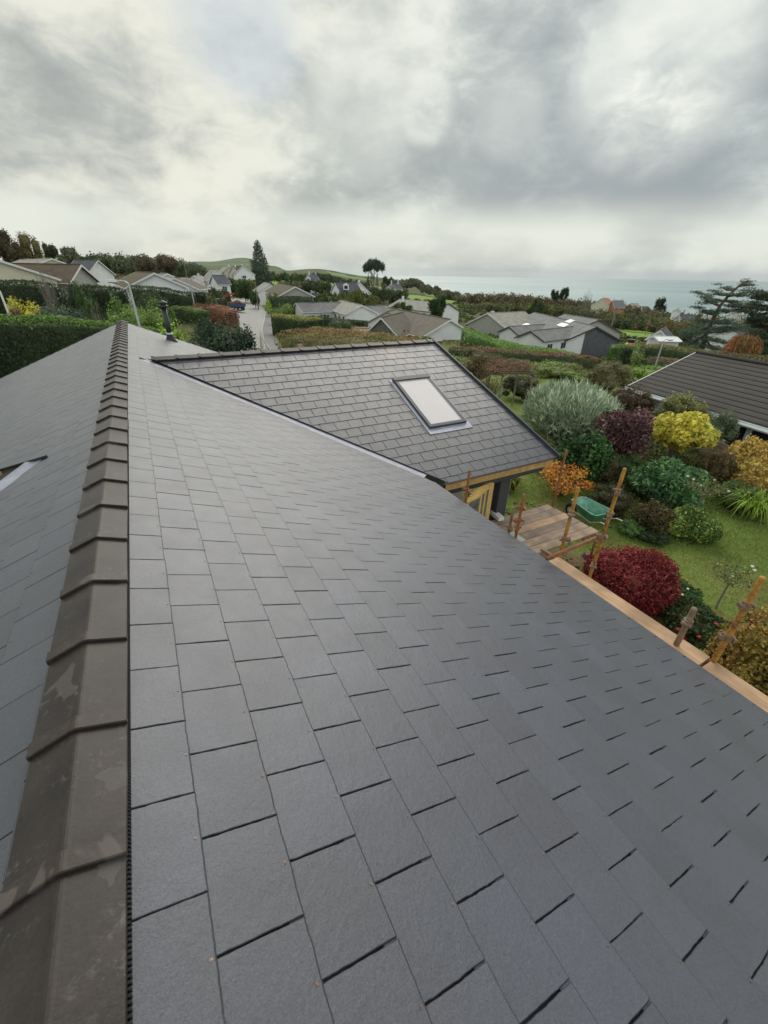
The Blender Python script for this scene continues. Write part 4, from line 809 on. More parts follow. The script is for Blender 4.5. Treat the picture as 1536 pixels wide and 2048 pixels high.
# ---- woods above the left bungalows and along the skyline
T_ = lambda *a, **k: tree('tree', *a, **k)
T_('dark brown tree at the top left skyline corner', (-26, 450, 48, 524), [(70, 62, 48), (84, 74, 54), (60, 58, 42)], 170, n=3500, trunk=.1)
T_('olive gold autumn tree on the left skyline', (30, 462, 84, 524), [(112, 104, 66), (98, 92, 58), (124, 116, 76)], 175, n=3000, trunk=.1)
T_('dark green tree right of the olive gold one on the left skyline', (78, 481, 120, 522), [(60, 68, 46), (72, 78, 54)], 180, n=2500, trunk=.1)
T_('thin brown tree with open top beside the dark green skyline tree', (118, 491, 160, 520), GB, 190, n=900, trunk=.1)
def treeline(label, top, d, pal, n, step=9, hgt=7, leafk=1.0, name='woodland'):  # distant wood that reads as one mass
    cl = []; r_ = random.Random(len(label)); xs = np.arange(top[0][0], top[-1][0], step)
    for x in xs:
        dd = np.interp(x, [p[0] for p in top], [p[2] for p in top]); y = np.interp(x, [p[0] for p in top], [p[1] for p in top])+r_.uniform(-1.5, 3); p = atd(x+r_.uniform(-3, 3), y, dd*r_.uniform(.97, 1.03)); s_ = DD(dd)*step/F*.85*r_.uniform(.8, 1.3)
        zb = float(Th(p[0], p[1])); hz = max((p[2]-zb)/2, 1.0); hz = min(hz, hgt); cl.append((p[0], p[1], p[2]-hz, s_, s_, hz))
    n = n*3; P, N = blob_points(cl, n, len(label), inner=.6, lump=.3); org = np.array([cl[len(cl)//2][0], cl[len(cl)//2][1], cl[len(cl)//2][2]-3]); cl2 = [(c[0]-org[0], c[1]-org[1], c[2]-org[2], *c[3:]) for c in cl]
    o = merge_leaf(name, P-org, N, d*.0048*leafk, pick(n, pal, P, .6/(d*.02), 5), core_mesh(cl2, pal, 4, .8), None, 'farleaf', wild=1.); o.location = tuple(org); tag(o, label, 'woodland', kind='stuff')
treeline('brown and dark green trees along the left skyline', [(120, 508, 240), (200, 507, 260), (270, 509, 280), (360, 519, 320), (400, 530, 330)], 260, GB+DG[1:], 5000)
T_('bushy brown tree clump left of the distant hill', (262, 503, 312, 541), [(84, 76, 58), (98, 88, 66)], 200, n=2500, trunk=.1)
T_('brown tree clump beside the other on the left skyline, nearer the hill', (305, 505, 358, 543), [(80, 72, 58), (92, 82, 64)], 195, n=2500, trunk=.1)
treeline('brown garden scrub behind the left bungalows', [(175, 541, 120), (230, 552, 118), (268, 558, 110)], 110, BR+GB, 2500, step=10, hgt=3)
treeline('dark scrub and trees around the houses beyond the street', [(355, 528, 210), (400, 536, 200), (440, 548, 170), (470, 556, 160), (500, 560, 170)], 180, GB+DG, 3500, step=8)
T_('dark green bushy tree at the far end of the street', (466, 560, 512, 606), DG, 118, n=3000, trunk=.05)
T_('low green tree beside the telegraph pole right of the street end', (496, 578, 522, 612), DG+MG[:1], 96, n=1600, trunk=.05)
T_('tall dark conifer standing on the skyline beyond the street', (490, 484, 546, 556), [(66, 80, 68), (80, 94, 78), (54, 66, 58)], 190, 'cone', n=7000, trunk=.05, clumps=90, leaf=.7)
T_('flat topped dark pine on several bare trunks on the skyline', (721, 519, 774, 549), [(56, 68, 52), (70, 82, 60), (48, 58, 46)], 250, 'flat', n=5000, clumps=20, trunk=.4, tw=.35, leaf=.8)
for i, (x, y0) in enumerate([(736, 546), (742, 542), (754, 544)]):
    T_(['slim pine under the left side of the flat topped pine', 'second slim pine under the flat topped pine', 'slim pine under the right side of the flat topped pine'][i], (x-4, y0, x+5, 566), DG, 245, 'cone', n=500, clumps=14, trunk=.5)
T_('small ragged pine pair right of the flat topped pine', (764, 547, 787, 568), DG, 260, n=900, trunk=.3, clumps=7)
treeline('dark hedgerow trees below the skyline right of the conifer', [(540, 545, 420), (600, 548, 450), (640, 546, 480), (690, 558, 420), (735, 562, 380)], 430, GB+DG, 3500, step=6, hgt=4)
treeline('brown hedgerow behind the pale roofed houses', [(560, 563, 260), (640, 572, 260), (700, 578, 240), (770, 582, 240), (800, 590, 240)], 250, BR+DG, 3000, step=7, hgt=2.5)
treeline('brown coastal trees under the start of the sea', [(772, 560, 480), (810, 558, 500), (832, 556, 500), (850, 567, 480), (905, 582, 450), (925, 588, 420)], 480, GB+BR[:1], 4500, step=7, hgt=5)
treeline('wide belt of brown-grey scrub woods in front of the sea', [(918, 590, 340), (960, 588, 340), (1010, 587, 330), (1060, 590, 320), (1100, 594, 310), (1200, 603, 300), (1300, 617, 290), (1400, 628, 290), (1560, 640, 290)], 320, GB+BR+OL[:1], 11000, step=8, hgt=6)
treeline('second belt of darker scrub below the coastal woods', [(925, 606, 250), (1000, 604, 250), (1060, 606, 250), (1130, 610, 245), (1220, 622, 240), (1310, 632, 240), (1560, 652, 240)], 250, GB+OL, 9000, step=8, hgt=5)
treeline('low dark hedgerow along the far side of the bright meadow', [(1195, 634, 215), (1250, 640, 215), (1322, 648, 215)], 215, DG+BR, 2500, step=6, hgt=2)
treeline('low hedgerow in front of the bright meadow', [(1205, 668, 150), (1262, 674, 150), (1330, 678, 150)], 150, DG+OL, 2500, step=6, hgt=1.8)
T_('round dark pine by the sea, left one of the pair', (1099, 574, 1124, 600), DK, 290, n=1500, clumps=10)
T_('round dark pine by the sea, right one of the pair', (1119, 573, 1143, 600), DK, 292, n=1500, clumps=10)
bare_shrub('bare_tree', 'leafless grey tree standing in front of the sea right of the dark pines', (1162, 574, 1188, 612), 280, 'greytwig', 60, cat='bare tree', th=.10)
T_('dense round dark tree near the beach', (1303, 594, 1338, 628), DK+DG[:1], 300, n=2500, clumps=12)
T_('dark green tree behind the modern grey roof, the larger of two', (1062, 600, 1098, 640), DK+MG[:1], 120, n=3000, clumps=14)
T_('narrow dark tree left of the larger one behind the modern roof', (1052, 592, 1078, 640), DK, 135, n=2000, clumps=12)
T_('dark rounded bush beside the beige roof', (1018, 616, 1036, 634), DK, 105, n=1000, clumps=6)
T_('full dark green tree between the pale roof and the meadow', (856, 590, 896, 636), [(44, 60, 40), (58, 76, 46)], 92, n=4500, clumps=18, leaf=.4)
T_('bushy green tree left of the full dark green one', (782, 602, 828, 634), DG+OL[:1], 98, n=2800)
T_('olive green bushy tree above the L shaped grey roof', (688, 576, 738, 614), OL+MG[:1], 90, n=3500)
T_('brown-green bush between the olive tree and the bungalow roof', (728, 590, 764, 612), OL+GB[:1], 92, n=2000)
T_('rusty brown tree by the white tower house', (1322, 638, 1352, 668), RB+OL, 115, n=1800)
T_('brown-olive tree right of the rusty one, in front of the village', (1344, 640, 1384, 676), OL+BR, 110, n=2200)
treeline('mixed garden trees of the village behind the cedar', [(1330, 640, 150), (1380, 640, 150), (1440, 640, 150), (1560, 652, 150)], 150, GB+OL+DG[1:], 4500, step=9, hgt=4)
treeline('dark shrubs in front of the steep cottage at the street end', [(372, 568, 96), (400, 575, 96), (430, 577, 98), (452, 579, 100)], 97, DG+GB, 2500, step=7, hgt=3)
treeline('green trees below the close group of cream houses', [(436, 557, 148), (470, 557, 148), (512, 560, 148)], 148, DG+OL, 2500, step=7, hgt=5)
treeline('hedgerow hiding the foot of the distant farmhouse left of the pines', [(560, 566, 215), (610, 561, 228), (660, 563, 228)], 225, DG+GB, 2000, step=7, hgt=3)
treeline('hedgerow hiding the foot of the distant farmhouse right of the pines', [(742, 574, 215), (780, 577, 215), (818, 580, 215)], 215, DG+GB, 1600, step=7, hgt=3)
treeline('garden shrubs in front of the white house with the dormer', [(650, 582, 108), (690, 586, 108), (748, 588, 110)], 108, DG+OL, 2500, step=7, hgt=2.5)
treeline('green garden shrubbery around the middle bungalows', [(540, 588, 84), (625, 586, 86), (690, 596, 88), (760, 606, 90)], 85, DG+OL, 4000, step=8, hgt=1.6)
# low garden scrub that fills the ground between the houses and hedges
cl = []; FP = [[onground(x, y) for x, y in pts] for pts, c in FIELDS]; RP = [onground(x, y) for x, y in [(440, 596), (510, 594), (560, 640), (590, 712), (440, 712)]]
while len(cl) < 2300:
    a = R_(random.uniform(-22, 72)); d = 36*(430/36)**random.random(); x, y_ = math.sin(a)*d, math.cos(a)*d; X1, Y1 = np.array([x]), np.array([y_])
    if inpoly(X1, Y1, RP)[0] or any(inpoly(X1, Y1, p)[0] for p in FP) or (d < 50 and x < 30 and y_ > -5 and a > R_(40)): continue
    s_ = random.uniform(.6, 1.3)*(.6+d/340); cl.append((x, y_, float(Th(x, y_))+s_*.25, s_*1.25, s_*1.25, s_*.62))
n = 60000; P, N = blob_points(cl, n, 77, inner=.75, lump=.3); dd = np.hypot(P[:, 0], P[:, 1]); k = P[:, 2] > Th(P[:, 0], P[:, 1])-.1; P, N, dd = P[k], N[k], dd[k]
Vc = np.array(cl); colr = pick(len(P), [(78, 74, 54), (92, 92, 56), (70, 84, 50), (86, 104, 56), (104, 94, 66), (58, 70, 46)], P, .09, 12); merge_ = leaf_mesh('garden_scrub', P, N, dd*.007+.05, colr, .6, .8); o = link('garden_scrub', merge_, None, 'farleaf'); tag(o, 'mixed low shrubs and ground cover between the houses', 'shrubbery', kind='stuff')
# ---- right of the street
hedge('clipped_hedge', 'dark green hedge running in front of the brown gable roof right of the street', [(540, 596, 80), (590, 594, 80), (625, 596, 80)], 2, DG, DG, n=3000, leaf=.17)
S_('yellow-green clipped block bush beside the pavement', (528, 598, 543, 616), YG, 76, n=1500)
S_('rounded yellow-green dome hedge right of the pavement', (542, 606, 592, 634), [(112, 130, 56), (96, 116, 52), (80, 98, 48)], 62, n=3500)
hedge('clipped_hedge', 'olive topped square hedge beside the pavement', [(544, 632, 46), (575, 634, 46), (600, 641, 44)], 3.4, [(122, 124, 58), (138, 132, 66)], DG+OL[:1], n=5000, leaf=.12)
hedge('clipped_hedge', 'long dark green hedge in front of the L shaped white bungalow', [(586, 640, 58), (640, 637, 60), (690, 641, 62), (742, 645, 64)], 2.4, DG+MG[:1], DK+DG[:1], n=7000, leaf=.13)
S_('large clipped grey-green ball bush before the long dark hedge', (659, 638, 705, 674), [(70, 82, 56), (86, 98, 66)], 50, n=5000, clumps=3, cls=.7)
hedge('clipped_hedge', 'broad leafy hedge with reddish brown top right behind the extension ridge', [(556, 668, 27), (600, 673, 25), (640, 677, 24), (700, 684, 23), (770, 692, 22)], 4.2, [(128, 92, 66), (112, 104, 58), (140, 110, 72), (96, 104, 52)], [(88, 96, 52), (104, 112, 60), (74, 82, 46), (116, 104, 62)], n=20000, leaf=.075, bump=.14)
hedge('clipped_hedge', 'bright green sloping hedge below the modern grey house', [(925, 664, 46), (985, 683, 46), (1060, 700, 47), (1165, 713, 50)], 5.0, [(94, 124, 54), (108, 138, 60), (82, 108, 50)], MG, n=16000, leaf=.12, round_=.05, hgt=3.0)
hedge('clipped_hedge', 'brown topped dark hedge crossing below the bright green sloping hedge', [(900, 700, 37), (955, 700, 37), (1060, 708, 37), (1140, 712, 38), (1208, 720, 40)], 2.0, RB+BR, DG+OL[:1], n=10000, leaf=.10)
hedge('clipped_hedge', 'pale green rounded hedge right of the dark timber gable', [(1222, 694, 60), (1260, 692, 60), (1304, 702, 58)], 2.8, [(112, 132, 68), (96, 116, 60)], MG, n=3500, leaf=.14)
hedge('clipped_hedge', 'long hedge descending in front of the conservatory on the right', [(1282, 690, 56), (1340, 697, 54), (1412, 708, 52)], 3, [(110, 118, 66), (124, 112, 70)], DG+MG[:1], n=6000, leaf=.13)
hedge('clipped_hedge', 'brown and green hedge above the neighbour\'s dark tiled roof', [(1400, 704, 46), (1470, 712, 44), (1570, 730, 42)], 3, BR+OL, DG+OL[:1], n=6000, leaf=.12)
hedge('clipped_hedge', 'brown topped short hedge beside the flat lamp on its pole', [(1284, 718, 40), (1330, 722, 39), (1384, 734, 36)], 2.6, BR+RB[:1], DG, n=5000, leaf=.11)
S_('bright green mound shrub touching the neighbour\'s roof corner', (1244, 728, 1354, 775), YG[:2]+MG, 31, n=8000, flat=2.5)
S_('yellow-green loose shrub mass below the brown topped hedge', (1042, 724, 1182, 772), YG+MG[1:]+OL, 30, n=11000, flat=2.5, lump=.3)
S_('grey-green feathery shrub at the start of the brown topped hedge', (1002, 716, 1062, 770), BG+OL, 31, n=5000)
S_('brown-olive twiggy shrub between the yellow-green mass and the bright mound', (1172, 722, 1262, 795), [(96, 92, 62), (112, 108, 74), (84, 84, 54)], 27, n=8000, lump=.35)
S_('dark brown leaved shrub behind the silver shrub', (1215, 770, 1310, 830), [(82, 62, 50), (66, 54, 42), (94, 82, 56)], 22, n=6000)
S_('brown withered shrub right of the extension verge', (918, 700, 1010, 775), [(98, 84, 60), (82, 78, 52), (112, 96, 68)], 26, n=7000, lump=.35)
S_('deep green ivy covered bush behind the wooden pergola', (1000, 745, 1080, 815), [(62, 66, 42), (50, 58, 36), (92, 84, 52)], 23.5, n=6000)
bare_shrub('bare_shrub', 'bare straggling shrub rising above the extension ridge end', (866, 672, 950, 780), 18, 'twig', 60, leaves=260, pal=OL+BR, th=.012)
bare_shrub('bare_shrub', 'bare brown stems beside the pergola', (930, 735, 1015, 815), 21, 'twig', 70, th=.016)
S_('light green leafy shrub beside the parked blue car', (1262, 695, 1290, 728), [(128, 140, 76), (90, 110, 60)], 44, n=1800)
S_('dark broad leaved shrub behind the light green leafy one', (1238, 690, 1275, 725), DK+DG, 48, n=2200)
# ---- garden
def sprays(name, label, box, pal, n, length, dist=None, thick=.05, cat='shrub', up=.9, clumps=9, core=True, solid_k=.66, wild=.45, aspect=.16, stems=0):
    vseed[0] += 7; sd_ = vseed[0]; r_ = random.Random(sd_); c, r, zb, zt = frame(*box, dist); h = zt-zb; T = empty(name, label, cat, (c[0], c[1], zb)); cl = [(0, 0, h*.48, r*.85, r*.85, h*.46)]
    for i in range(clumps): a = i*2.399; cl.append((math.cos(a)*r*.5, math.sin(a)*r*.5, h*(.5+.22*r_.uniform(-1, 1)), r*.45, r*.45, h*.3))
    P, N = blob_points(cl, n, sd_, inner=.62, lump=.25); k = P[:, 2] > .02; P, N = P[k], N[k]; U = unit(N*.8+np.array([0, 0, up])+rng.normal(0, wild, P.shape)); perp = unit(np.cross(U, rng.normal(size=P.shape)))
    L_ = length*rng.uniform(.5, 1.5, len(P))[:, None]; w_ = L_*aspect*.5; V = np.stack([P-U*L_*.4, P+perp*w_, P+U*L_*.6, P-perp*w_], 1).reshape(-1, 3); colr = pick(len(P), pal, P, 1.3/r, sd_)
    link('foliage', npmesh('foliage', V, np.arange(4*len(P)).reshape(-1, 4), np.repeat(colr, 4, 0)), T, 'leaf')
    CV, CF, CC = core_mesh(cl, pal, sd_, solid_k); link('inner_growth', npmesh('inner_growth', CV, CF, CC*.8), T, 'leaf')  # core colour darkened further for inner shade
    return T, c, r, zb, h
T, c, r, zb, h = sprays('silver_shrub', 'large feathery silver grey-green shrub behind the extension roof corner', (1030, 764, 1246, 905), [(118, 132, 108), (142, 156, 130), (164, 176, 150), (96, 112, 88)], 26000, .24)
mb = MB()
for i in range(95):
    a = random.uniform(0, 6.28); q_ = random.random()**.5; p = Vector((math.cos(a)*q_*r*.95, math.sin(a)*q_*r*.95, h*(.95-.45*q_*q_))); d = Vector((math.cos(a)*q_*.8, math.sin(a)*q_*.8, 1)).normalized()*random.uniform(.25, .6); mb.tube([p-d*.3, p+d*.5, p+d+Vector((random.uniform(-.1, .1), random.uniform(-.1, .1), 0))], [.02, .018, .006], 4, col=lin(160, 172, 148))
tag(mb.obj('long_shoots', 'leaf', T), None, kind='stuff')
sprays('smoke_bush', 'dusky purple leaved smoke bush in the middle of the garden', (1178, 812, 1302, 950), [(84, 52, 58), (102, 66, 70), (68, 46, 50), (116, 92, 88)], 11000, .10, aspect=.6, wild=.8, up=.3)
S_('yellow autumn shrub with broad leaves and bare lower stems', (1292, 820, 1424, 948), [(168, 158, 48), (190, 172, 52), (142, 146, 50), (206, 178, 66)], n=4200, leaf=.20, low=.3, stems=9, clumps=14, cls=.34, lump=.35, stemmat='greybark', solid=False, inner=.5)
S_('loose olive green shrub behind the yellow autumn shrub', (1298, 784, 1412, 870), OL+[(120, 128, 66)], 20.5, n=6000, lump=.35)
S_('grey-green fine leaved shrub under the neighbour\'s eave', (1396, 812, 1478, 880), [(84, 96, 72), (104, 114, 86)], 20, n=5000, lump=.3)
S_('deep green rhododendron below the silver shrub', (1112, 862, 1215, 982), [(48, 78, 38), (64, 98, 48), (36, 58, 32)], n=9000, leaf=.13, clumps=12)
S_('sparse shrub with small orange autumn leaves by the corner post', (1062, 925, 1184, 1012), [(196, 134, 36), (176, 116, 34), (140, 96, 34), (206, 150, 50)], n=2100, leaf=.085, stems=26, solid=False, inner=.35, low=.15, lump=.3, stemmat='twig')
S_('dark brown-green shrub behind the green wheelbarrow', (1168, 968, 1262, 1042), [(58, 58, 34), (72, 70, 40), (46, 48, 30)], n=7000)
S_('glossy mid green shrub with long leaves in the garden centre', (1252, 915, 1412, 1022), [(64, 98, 58), (84, 120, 72), (46, 72, 44)], n=9000, leaf=.16, aspect=.32, clumps=12, lump=.25)
S_('small rusty dark shrub touching the clipped ball bush', (1264, 1002, 1342, 1078), [(74, 68, 40), (88, 78, 46), (54, 54, 34)], n=6000, leaf=.07)
S_('clipped dome bush with bright yellow-green leaf tips on the lawn', (1326, 1006, 1430, 1088), [(138, 156, 62), (158, 172, 80), (92, 116, 48), (70, 92, 40)], n=9000, leaf=.075, clumps=3, cls=.7, lump=.10, inner=.86)
S_('amber and gold leaved shrub at the right edge of the picture', (1442, 872, 1580, 1000), [(176, 150, 66), (148, 122, 52), (190, 160, 84), (128, 104, 52)], n=8000, leaf=.10, lump=.4, clumps=14, cls=.35)
S_('brown twiggy shrub between the yellow and the amber shrubs', (1402, 892, 1470, 985), [(104, 88, 58), (86, 74, 48)], n=5000, lump=.4)
S_('low dark green bush under the amber shrub', (1432, 962, 1545, 1035), [(58, 78, 40), (76, 96, 48)], n=6000)
S_('low leafy plant beside the wheelbarrow handles', (1236, 1040, 1290, 1078), [(70, 104, 50), (92, 126, 60)], n=2600)
S_('low dark ground shrub between the barrow and the dome bush', (1268, 1062, 1336, 1094), [(54, 70, 40), (44, 58, 34)], n=2800)
T, c, r, zb, h = sprays('maple_shrub', 'spreading crimson red laceleaf maple beside the eaves board', (1152, 1098, 1356, 1238), [(104, 30, 34), (124, 38, 40), (78, 26, 30), (140, 56, 54)], 48000, .075, aspect=.3, up=-.15, wild=.9, solid_k=.60, clumps=24)
S_('orange-brown azalea filling the right edge below the lawn', (1436, 1200, 1600, 1392), [(122, 104, 44), (142, 122, 50), (100, 92, 44), (150, 104, 56)], 7.0, n=12000, leaf=.06, lump=.4, clumps=22, cls=.3)
S_('dark leaved perennials with a few red flowers behind the board', (1315, 1215, 1450, 1345), [(44, 62, 34), (58, 80, 42), (70, 62, 40)], 8.4, n=9000, leaf=.07, clumps=12)
S_('green perennial bed dotted with white flowers by the red maple', (1300, 1165, 1400, 1255), [(52, 78, 40), (70, 100, 48), (60, 60, 36)], 9.2, n=6500, leaf=.065)
# low dark underplanting between the garden shrubs
GP = [atz(x, y, 0)[:2] for x, y in [(1060, 930), (1120, 985), (1180, 1010), (1262, 1062), (1330, 1086), (1400, 1010), (1470, 1035), (1560, 1030), (1560, 850), (1400, 830), (1200, 800), (1060, 830)]]
cl = []; gx_ = [p[0] for p in GP]; gy_ = [p[1] for p in GP]
while len(cl) < 420:
    x, y_ = random.uniform(min(gx_), max(gx_)), random.uniform(min(gy_), max(gy_))
    if inpoly(np.array([x]), np.array([y_]), GP)[0]: s_ = random.uniform(.25, .6); cl.append((x, y_, float(Th(x, y_))+s_*.2, s_*1.2, s_*1.2, s_*.75))
n = 52000; P, N = blob_points(cl, n, 79, inner=.6, lump=.35); k = P[:, 2] > Th(P[:, 0], P[:, 1])-.02; P, N = P[k], N[k]
o = link('underplanting', leaf_mesh('underplanting', P, N, .09, pick(len(P), [(52, 60, 36), (66, 72, 42), (74, 62, 44), (48, 66, 38), (86, 84, 50), (60, 50, 38)], P, .8, 12), .5, .8), None, 'leaf'); tag(o, 'low leafy undergrowth between the garden shrubs', 'undergrowth', kind='stuff')
S_('bronze leaved shrub between the orange shrub and the smoke bush', (1168, 900, 1236, 972), [(82, 74, 50), (98, 84, 56), (66, 66, 44)], n=5000, lump=.5)
S_('green bush low between the smoke bush and the glossy garden shrub', (1216, 905, 1284, 968), [(62, 82, 46), (78, 98, 54)], n=4500, lump=.5)
S_('olive bush tucked under the yellow autumn shrub', (1372, 905, 1432, 962), [(84, 86, 50), (104, 100, 60)], n=4000, lump=.5)
S_('russet bush at the foot of the silver shrub nearest the extension', (1050, 872, 1112, 925), [(96, 84, 52), (84, 92, 54)], n=4000, lump=.5)
S_('yellow-green loose bush before the weathered fence', (1450, 905, 1500, 950), [(134, 128, 62), (112, 112, 58)], n=4000, lump=.5)
# strap leaved clumps
def clump(label, box, pal, n, length, dist=None, name='grass_clump', cat='plant'):
    c, r, zb, zt = frame(*box, dist); h = zt-zb; mb = MB()
    for i in range(n):
        a = random.uniform(0, 6.28); q_ = random.random(); L1 = length*random.uniform(.6, 1.15); base = Vector((random.uniform(-.4, .4)*r, random.uniform(-.4, .4)*r, 0)); d = Vector((math.cos(a), math.sin(a), 0)); out_ = .25+.65*q_
        pts = [base, base+d*L1*out_*.3+Vector((0, 0, L1*.5)), base+d*L1*out_*.7+Vector((0, 0, L1*(.75-.3*q_))), base+d*L1*out_+Vector((0, 0, L1*(.75-.62*q_)))]; s_ = Vector((-d.y, d.x, 0)); ws = (.016, .020, .014, .002); cc_ = lin(*random.choice(pal), 1.2)
        for j in range(3): mb.poly([pts[j]-s_*ws[j], pts[j]+s_*ws[j], pts[j+1]+s_*ws[j+1], pts[j+1]-s_*ws[j+1]], cc_)
    o = mb.obj(name, 'leaf'); o.location = (c[0], c[1], zb); tag(o, label, cat)
clump('yellow-green strap leaved clump at the right edge of the lawn', (1470, 985, 1540, 1045), [(150, 176, 70), (120, 148, 56)], 260, 1.0)
clump('long green grassy leaves beyond the eaves board under the yellow pole', (1400, 1290, 1500, 1380), [(62, 100, 46), (84, 124, 56), (48, 78, 40)], 420, .75, 7.2)
clump('dark green strap leaves at the bottom right of the garden', (1490, 1350, 1570, 1420), [(52, 84, 42), (66, 100, 50)], 320, .7, 6.3)
clump('spiky striped plant under the extension eave', (1008, 945, 1045, 985), [(140, 140, 70), (84, 98, 48)], 60, .9)
# small standard rose with white flowers and its neighbour
def rose(label, px, ybase, ytop, dist, spread, nf):
    b = atd(px, ybase, dist); zb = float(Th(b[0], b[1])); p = atd(px, ytop, dist); h = p[2]-zb; T = empty('standard_rose', label, 'rose', (b[0], b[1], zb)); mb = MB(); mb.tube([(0, 0, 0), (.03, .01, h*.4), (0, 0, h*.62)], [.022, .02, .018], 6)
    for i in range(12): a = i*2.4; mb.tube([(0, 0, h*.60), (math.cos(a)*spread*.4, math.sin(a)*spread*.4, h*.74), (math.cos(a)*spread*random.uniform(.6, 1), math.sin(a)*spread*random.uniform(.6, 1), h*random.uniform(.78, 1))], [.012, .008, .004], 4)
    mb.obj('stem', 'greybark', T); P, N = blob_points([(0, 0, h*.84, spread, spread, h*.17)], 420, 5, inner=.2); merge_leaf('foliage', P, N, .06, pick(420, MG+OL, P, 2., 3), None, T, 'leaf')
    for i in range(nf):
        mb = MB()
        a = random.uniform(0, 6.28); q_ = random.uniform(.2, 1)*spread; cx_, cy_, cz_ = math.cos(a)*q_, math.sin(a)*q_, h*random.uniform(.82, 1.0)
        mb.lathe([(.008, -.02), (.026, -.008), (.034, .010), (.020, .024), (.006, .02)], 8, cx_, cy_, cz_, (0.85, 0.84, 0.78)); mb.obj('flower', 'leaf', T)
rose('small standard rose with white blooms on the lawn beyond the maple', 1432, 1215, 1118, 9.6, .42, 5)
rose('white flowering rose on a leaning stem beside the clipped dome bush', 1402, 1000, 955, 13.6, .6, 5)
def flowers(label, box, dist, n, c, rad, group=None):
    mb = MB(); w0 = None; P_f = []
    for i in range(n): x = random.uniform(box[0], box[2]); y = random.uniform(box[1], box[3]); P_f.append(atd(x, y, dist+random.uniform(-.3, .3)))
    org = P_f[0]
    for p in P_f: q_ = p-org; mb.lathe([(rad*.3, -rad*.5), (rad, 0), (rad*.8, rad*.4), (rad*.2, rad*.3)], 7, q_[0], q_[1], q_[2], c); mb.tube([(q_[0], q_[1], q_[2]-.02), (q_[0]+.03, q_[1]+.02, q_[2]-.28)], .006, 4, lin(60, 84, 44))
    o = mb.obj('flower_heads', 'leaf'); o.location = tuple(org); tag(o, label, 'flowers', kind='stuff')
flowers('red flower heads among the dark perennials', (1345, 1232, 1445, 1300), 7.75, 6, lin(190, 60, 52), .035)
flowers('white flower heads scattered over the green bed by the maple', (1310, 1175, 1400, 1260), 8.6, 8, (0.8, 0.78, 0.7), .026)
# fallen leaves on the lawn
mb = MB()
for i in range(260):
    x = random.uniform(8.5, 15); y_ = random.uniform(1, 8); z_ = float(Th(x, y_))+.018; a = random.uniform(0, 6.28); s_ = random.uniform(.02, .05); cc_ = lin(*random.choice([(190, 160, 60), (170, 120, 60), (150, 100, 60)]))
    mb.poly([(x+math.cos(a+k*1.57)*s_*(1 if k % 2 else .6), y_+math.sin(a+k*1.57)*s_*(1 if k % 2 else .6), z_+random.uniform(0, .01)) for k in range(4)], cc_)
tag(mb.obj('fallen_leaves', 'leaf'), 'yellow and brown fallen leaves scattered on the lawn', 'leaves', kind='stuff')
# lawn blades
n = 90000; gx = rng.uniform(7.5, 19, n); gy = rng.uniform(-.5, 10.5, n); k = (gx+.35*gy > 9.9+.5*np.sin(gy*2.3)) | ((gy < 3) & (gx > 7.6)); gx, gy = gx[k], gy[k]
dens_ = pnoise(np.stack([gx, gy, gx*0], -1), 1.1, 9); bare_ = np.exp(-((gx-8.9-0.12*(gy-3))/0.55)**2)*((gy > 1) & (gy < 7.5)); k = rng.random(len(gx)) < (.85-.55*bare_+.15*dens_); gx, gy = gx[k], gy[k]; n = len(gx)
P = np.stack([gx, gy, Th(gx, gy)+.014], -1); pal_ = [(88, 110, 48), (102, 126, 54), (120, 136, 64), (108, 100, 60)]; colr = pick(n, pal_, P, .9, 77)
U = unit(np.array([0, 0, .8])+rng.normal(0, .55, (n, 3))); pr = unit(np.cross(U, rng.normal(size=(n, 3)))); L_ = .045*rng.uniform(.6, 1.5, n)[:, None]
V = np.stack([P-U*.01-pr*.006, P-U*.01+pr*.006, P+U*L_+pr*.002, P+U*L_-pr*.002], 1).reshape(-1, 3); tag(link('grass', npmesh('grass', V, np.arange(4*n).reshape(-1, 4), np.repeat(colr, 4, 0)), None, 'leaf'), 'short mossy green grass of the lawn', 'grass', kind='stuff')
# ---- cedars on the right
def cedar(label, pts, branches, dist, pal):
    Wp = [atd(x, y, dist) for x, y in pts]; zb = float(Th(Wp[0][0], Wp[0][1])); org = np.array([Wp[0][0], Wp[0][1], zb]); T = empty('cedar_tree', label, 'tree', tuple(org)); mb = MB()
    tp = [Vector(p-org) for p in Wp]; tp.insert(0, Vector((0, 0, -.5))); n_ = len(tp); mb.tube(tp, [.30*(1-i/(n_+.3))+.05 for i in range(n_)], 8); cl = []
    for (x0, y0, x1, y1, sz) in branches:
        a = atd(x0, y0, dist); dd = dist+random.uniform(-2.5, 2.5); b_ = atd(x1, y1, dd); mid = (a+b_)/2+np.array([0, 0, -.25]); mb.tube([Vector(a-org), Vector(mid-org), Vector(b_-org)], [.16, .10, .03], 5)
        for t_ in np.linspace(.30, 1, 6):
            p = a*(1-t_)+b_*t_-org+np.array([0, 0, -.25*4*t_*(1-t_)])+np.array([random.uniform(-.4, .4), random.uniform(-.6, .6), random.uniform(.0, .25)]); s_ = .78*sz*random.uniform(.6, 1.1)*(.6+.6*math.sin(t_*2.6)); cl.append((p[0], p[1], p[2], s_, s_*1.2, s_*.24))
    mb.obj('trunk', 'bark', T); n = 17000; P, N = blob_points(cl, n, 31, inner=.3, lump=.5); U = np.zeros((n, 3)); U[:, 2] = .3; merge_leaf('crown', P, N, .26, pick(n, pal, P, .5, 8), None, T, 'leaf', aspect=.28, wild=1.1)
CD = [(60, 78, 66), (74, 94, 76), (90, 108, 86), (50, 66, 56)]
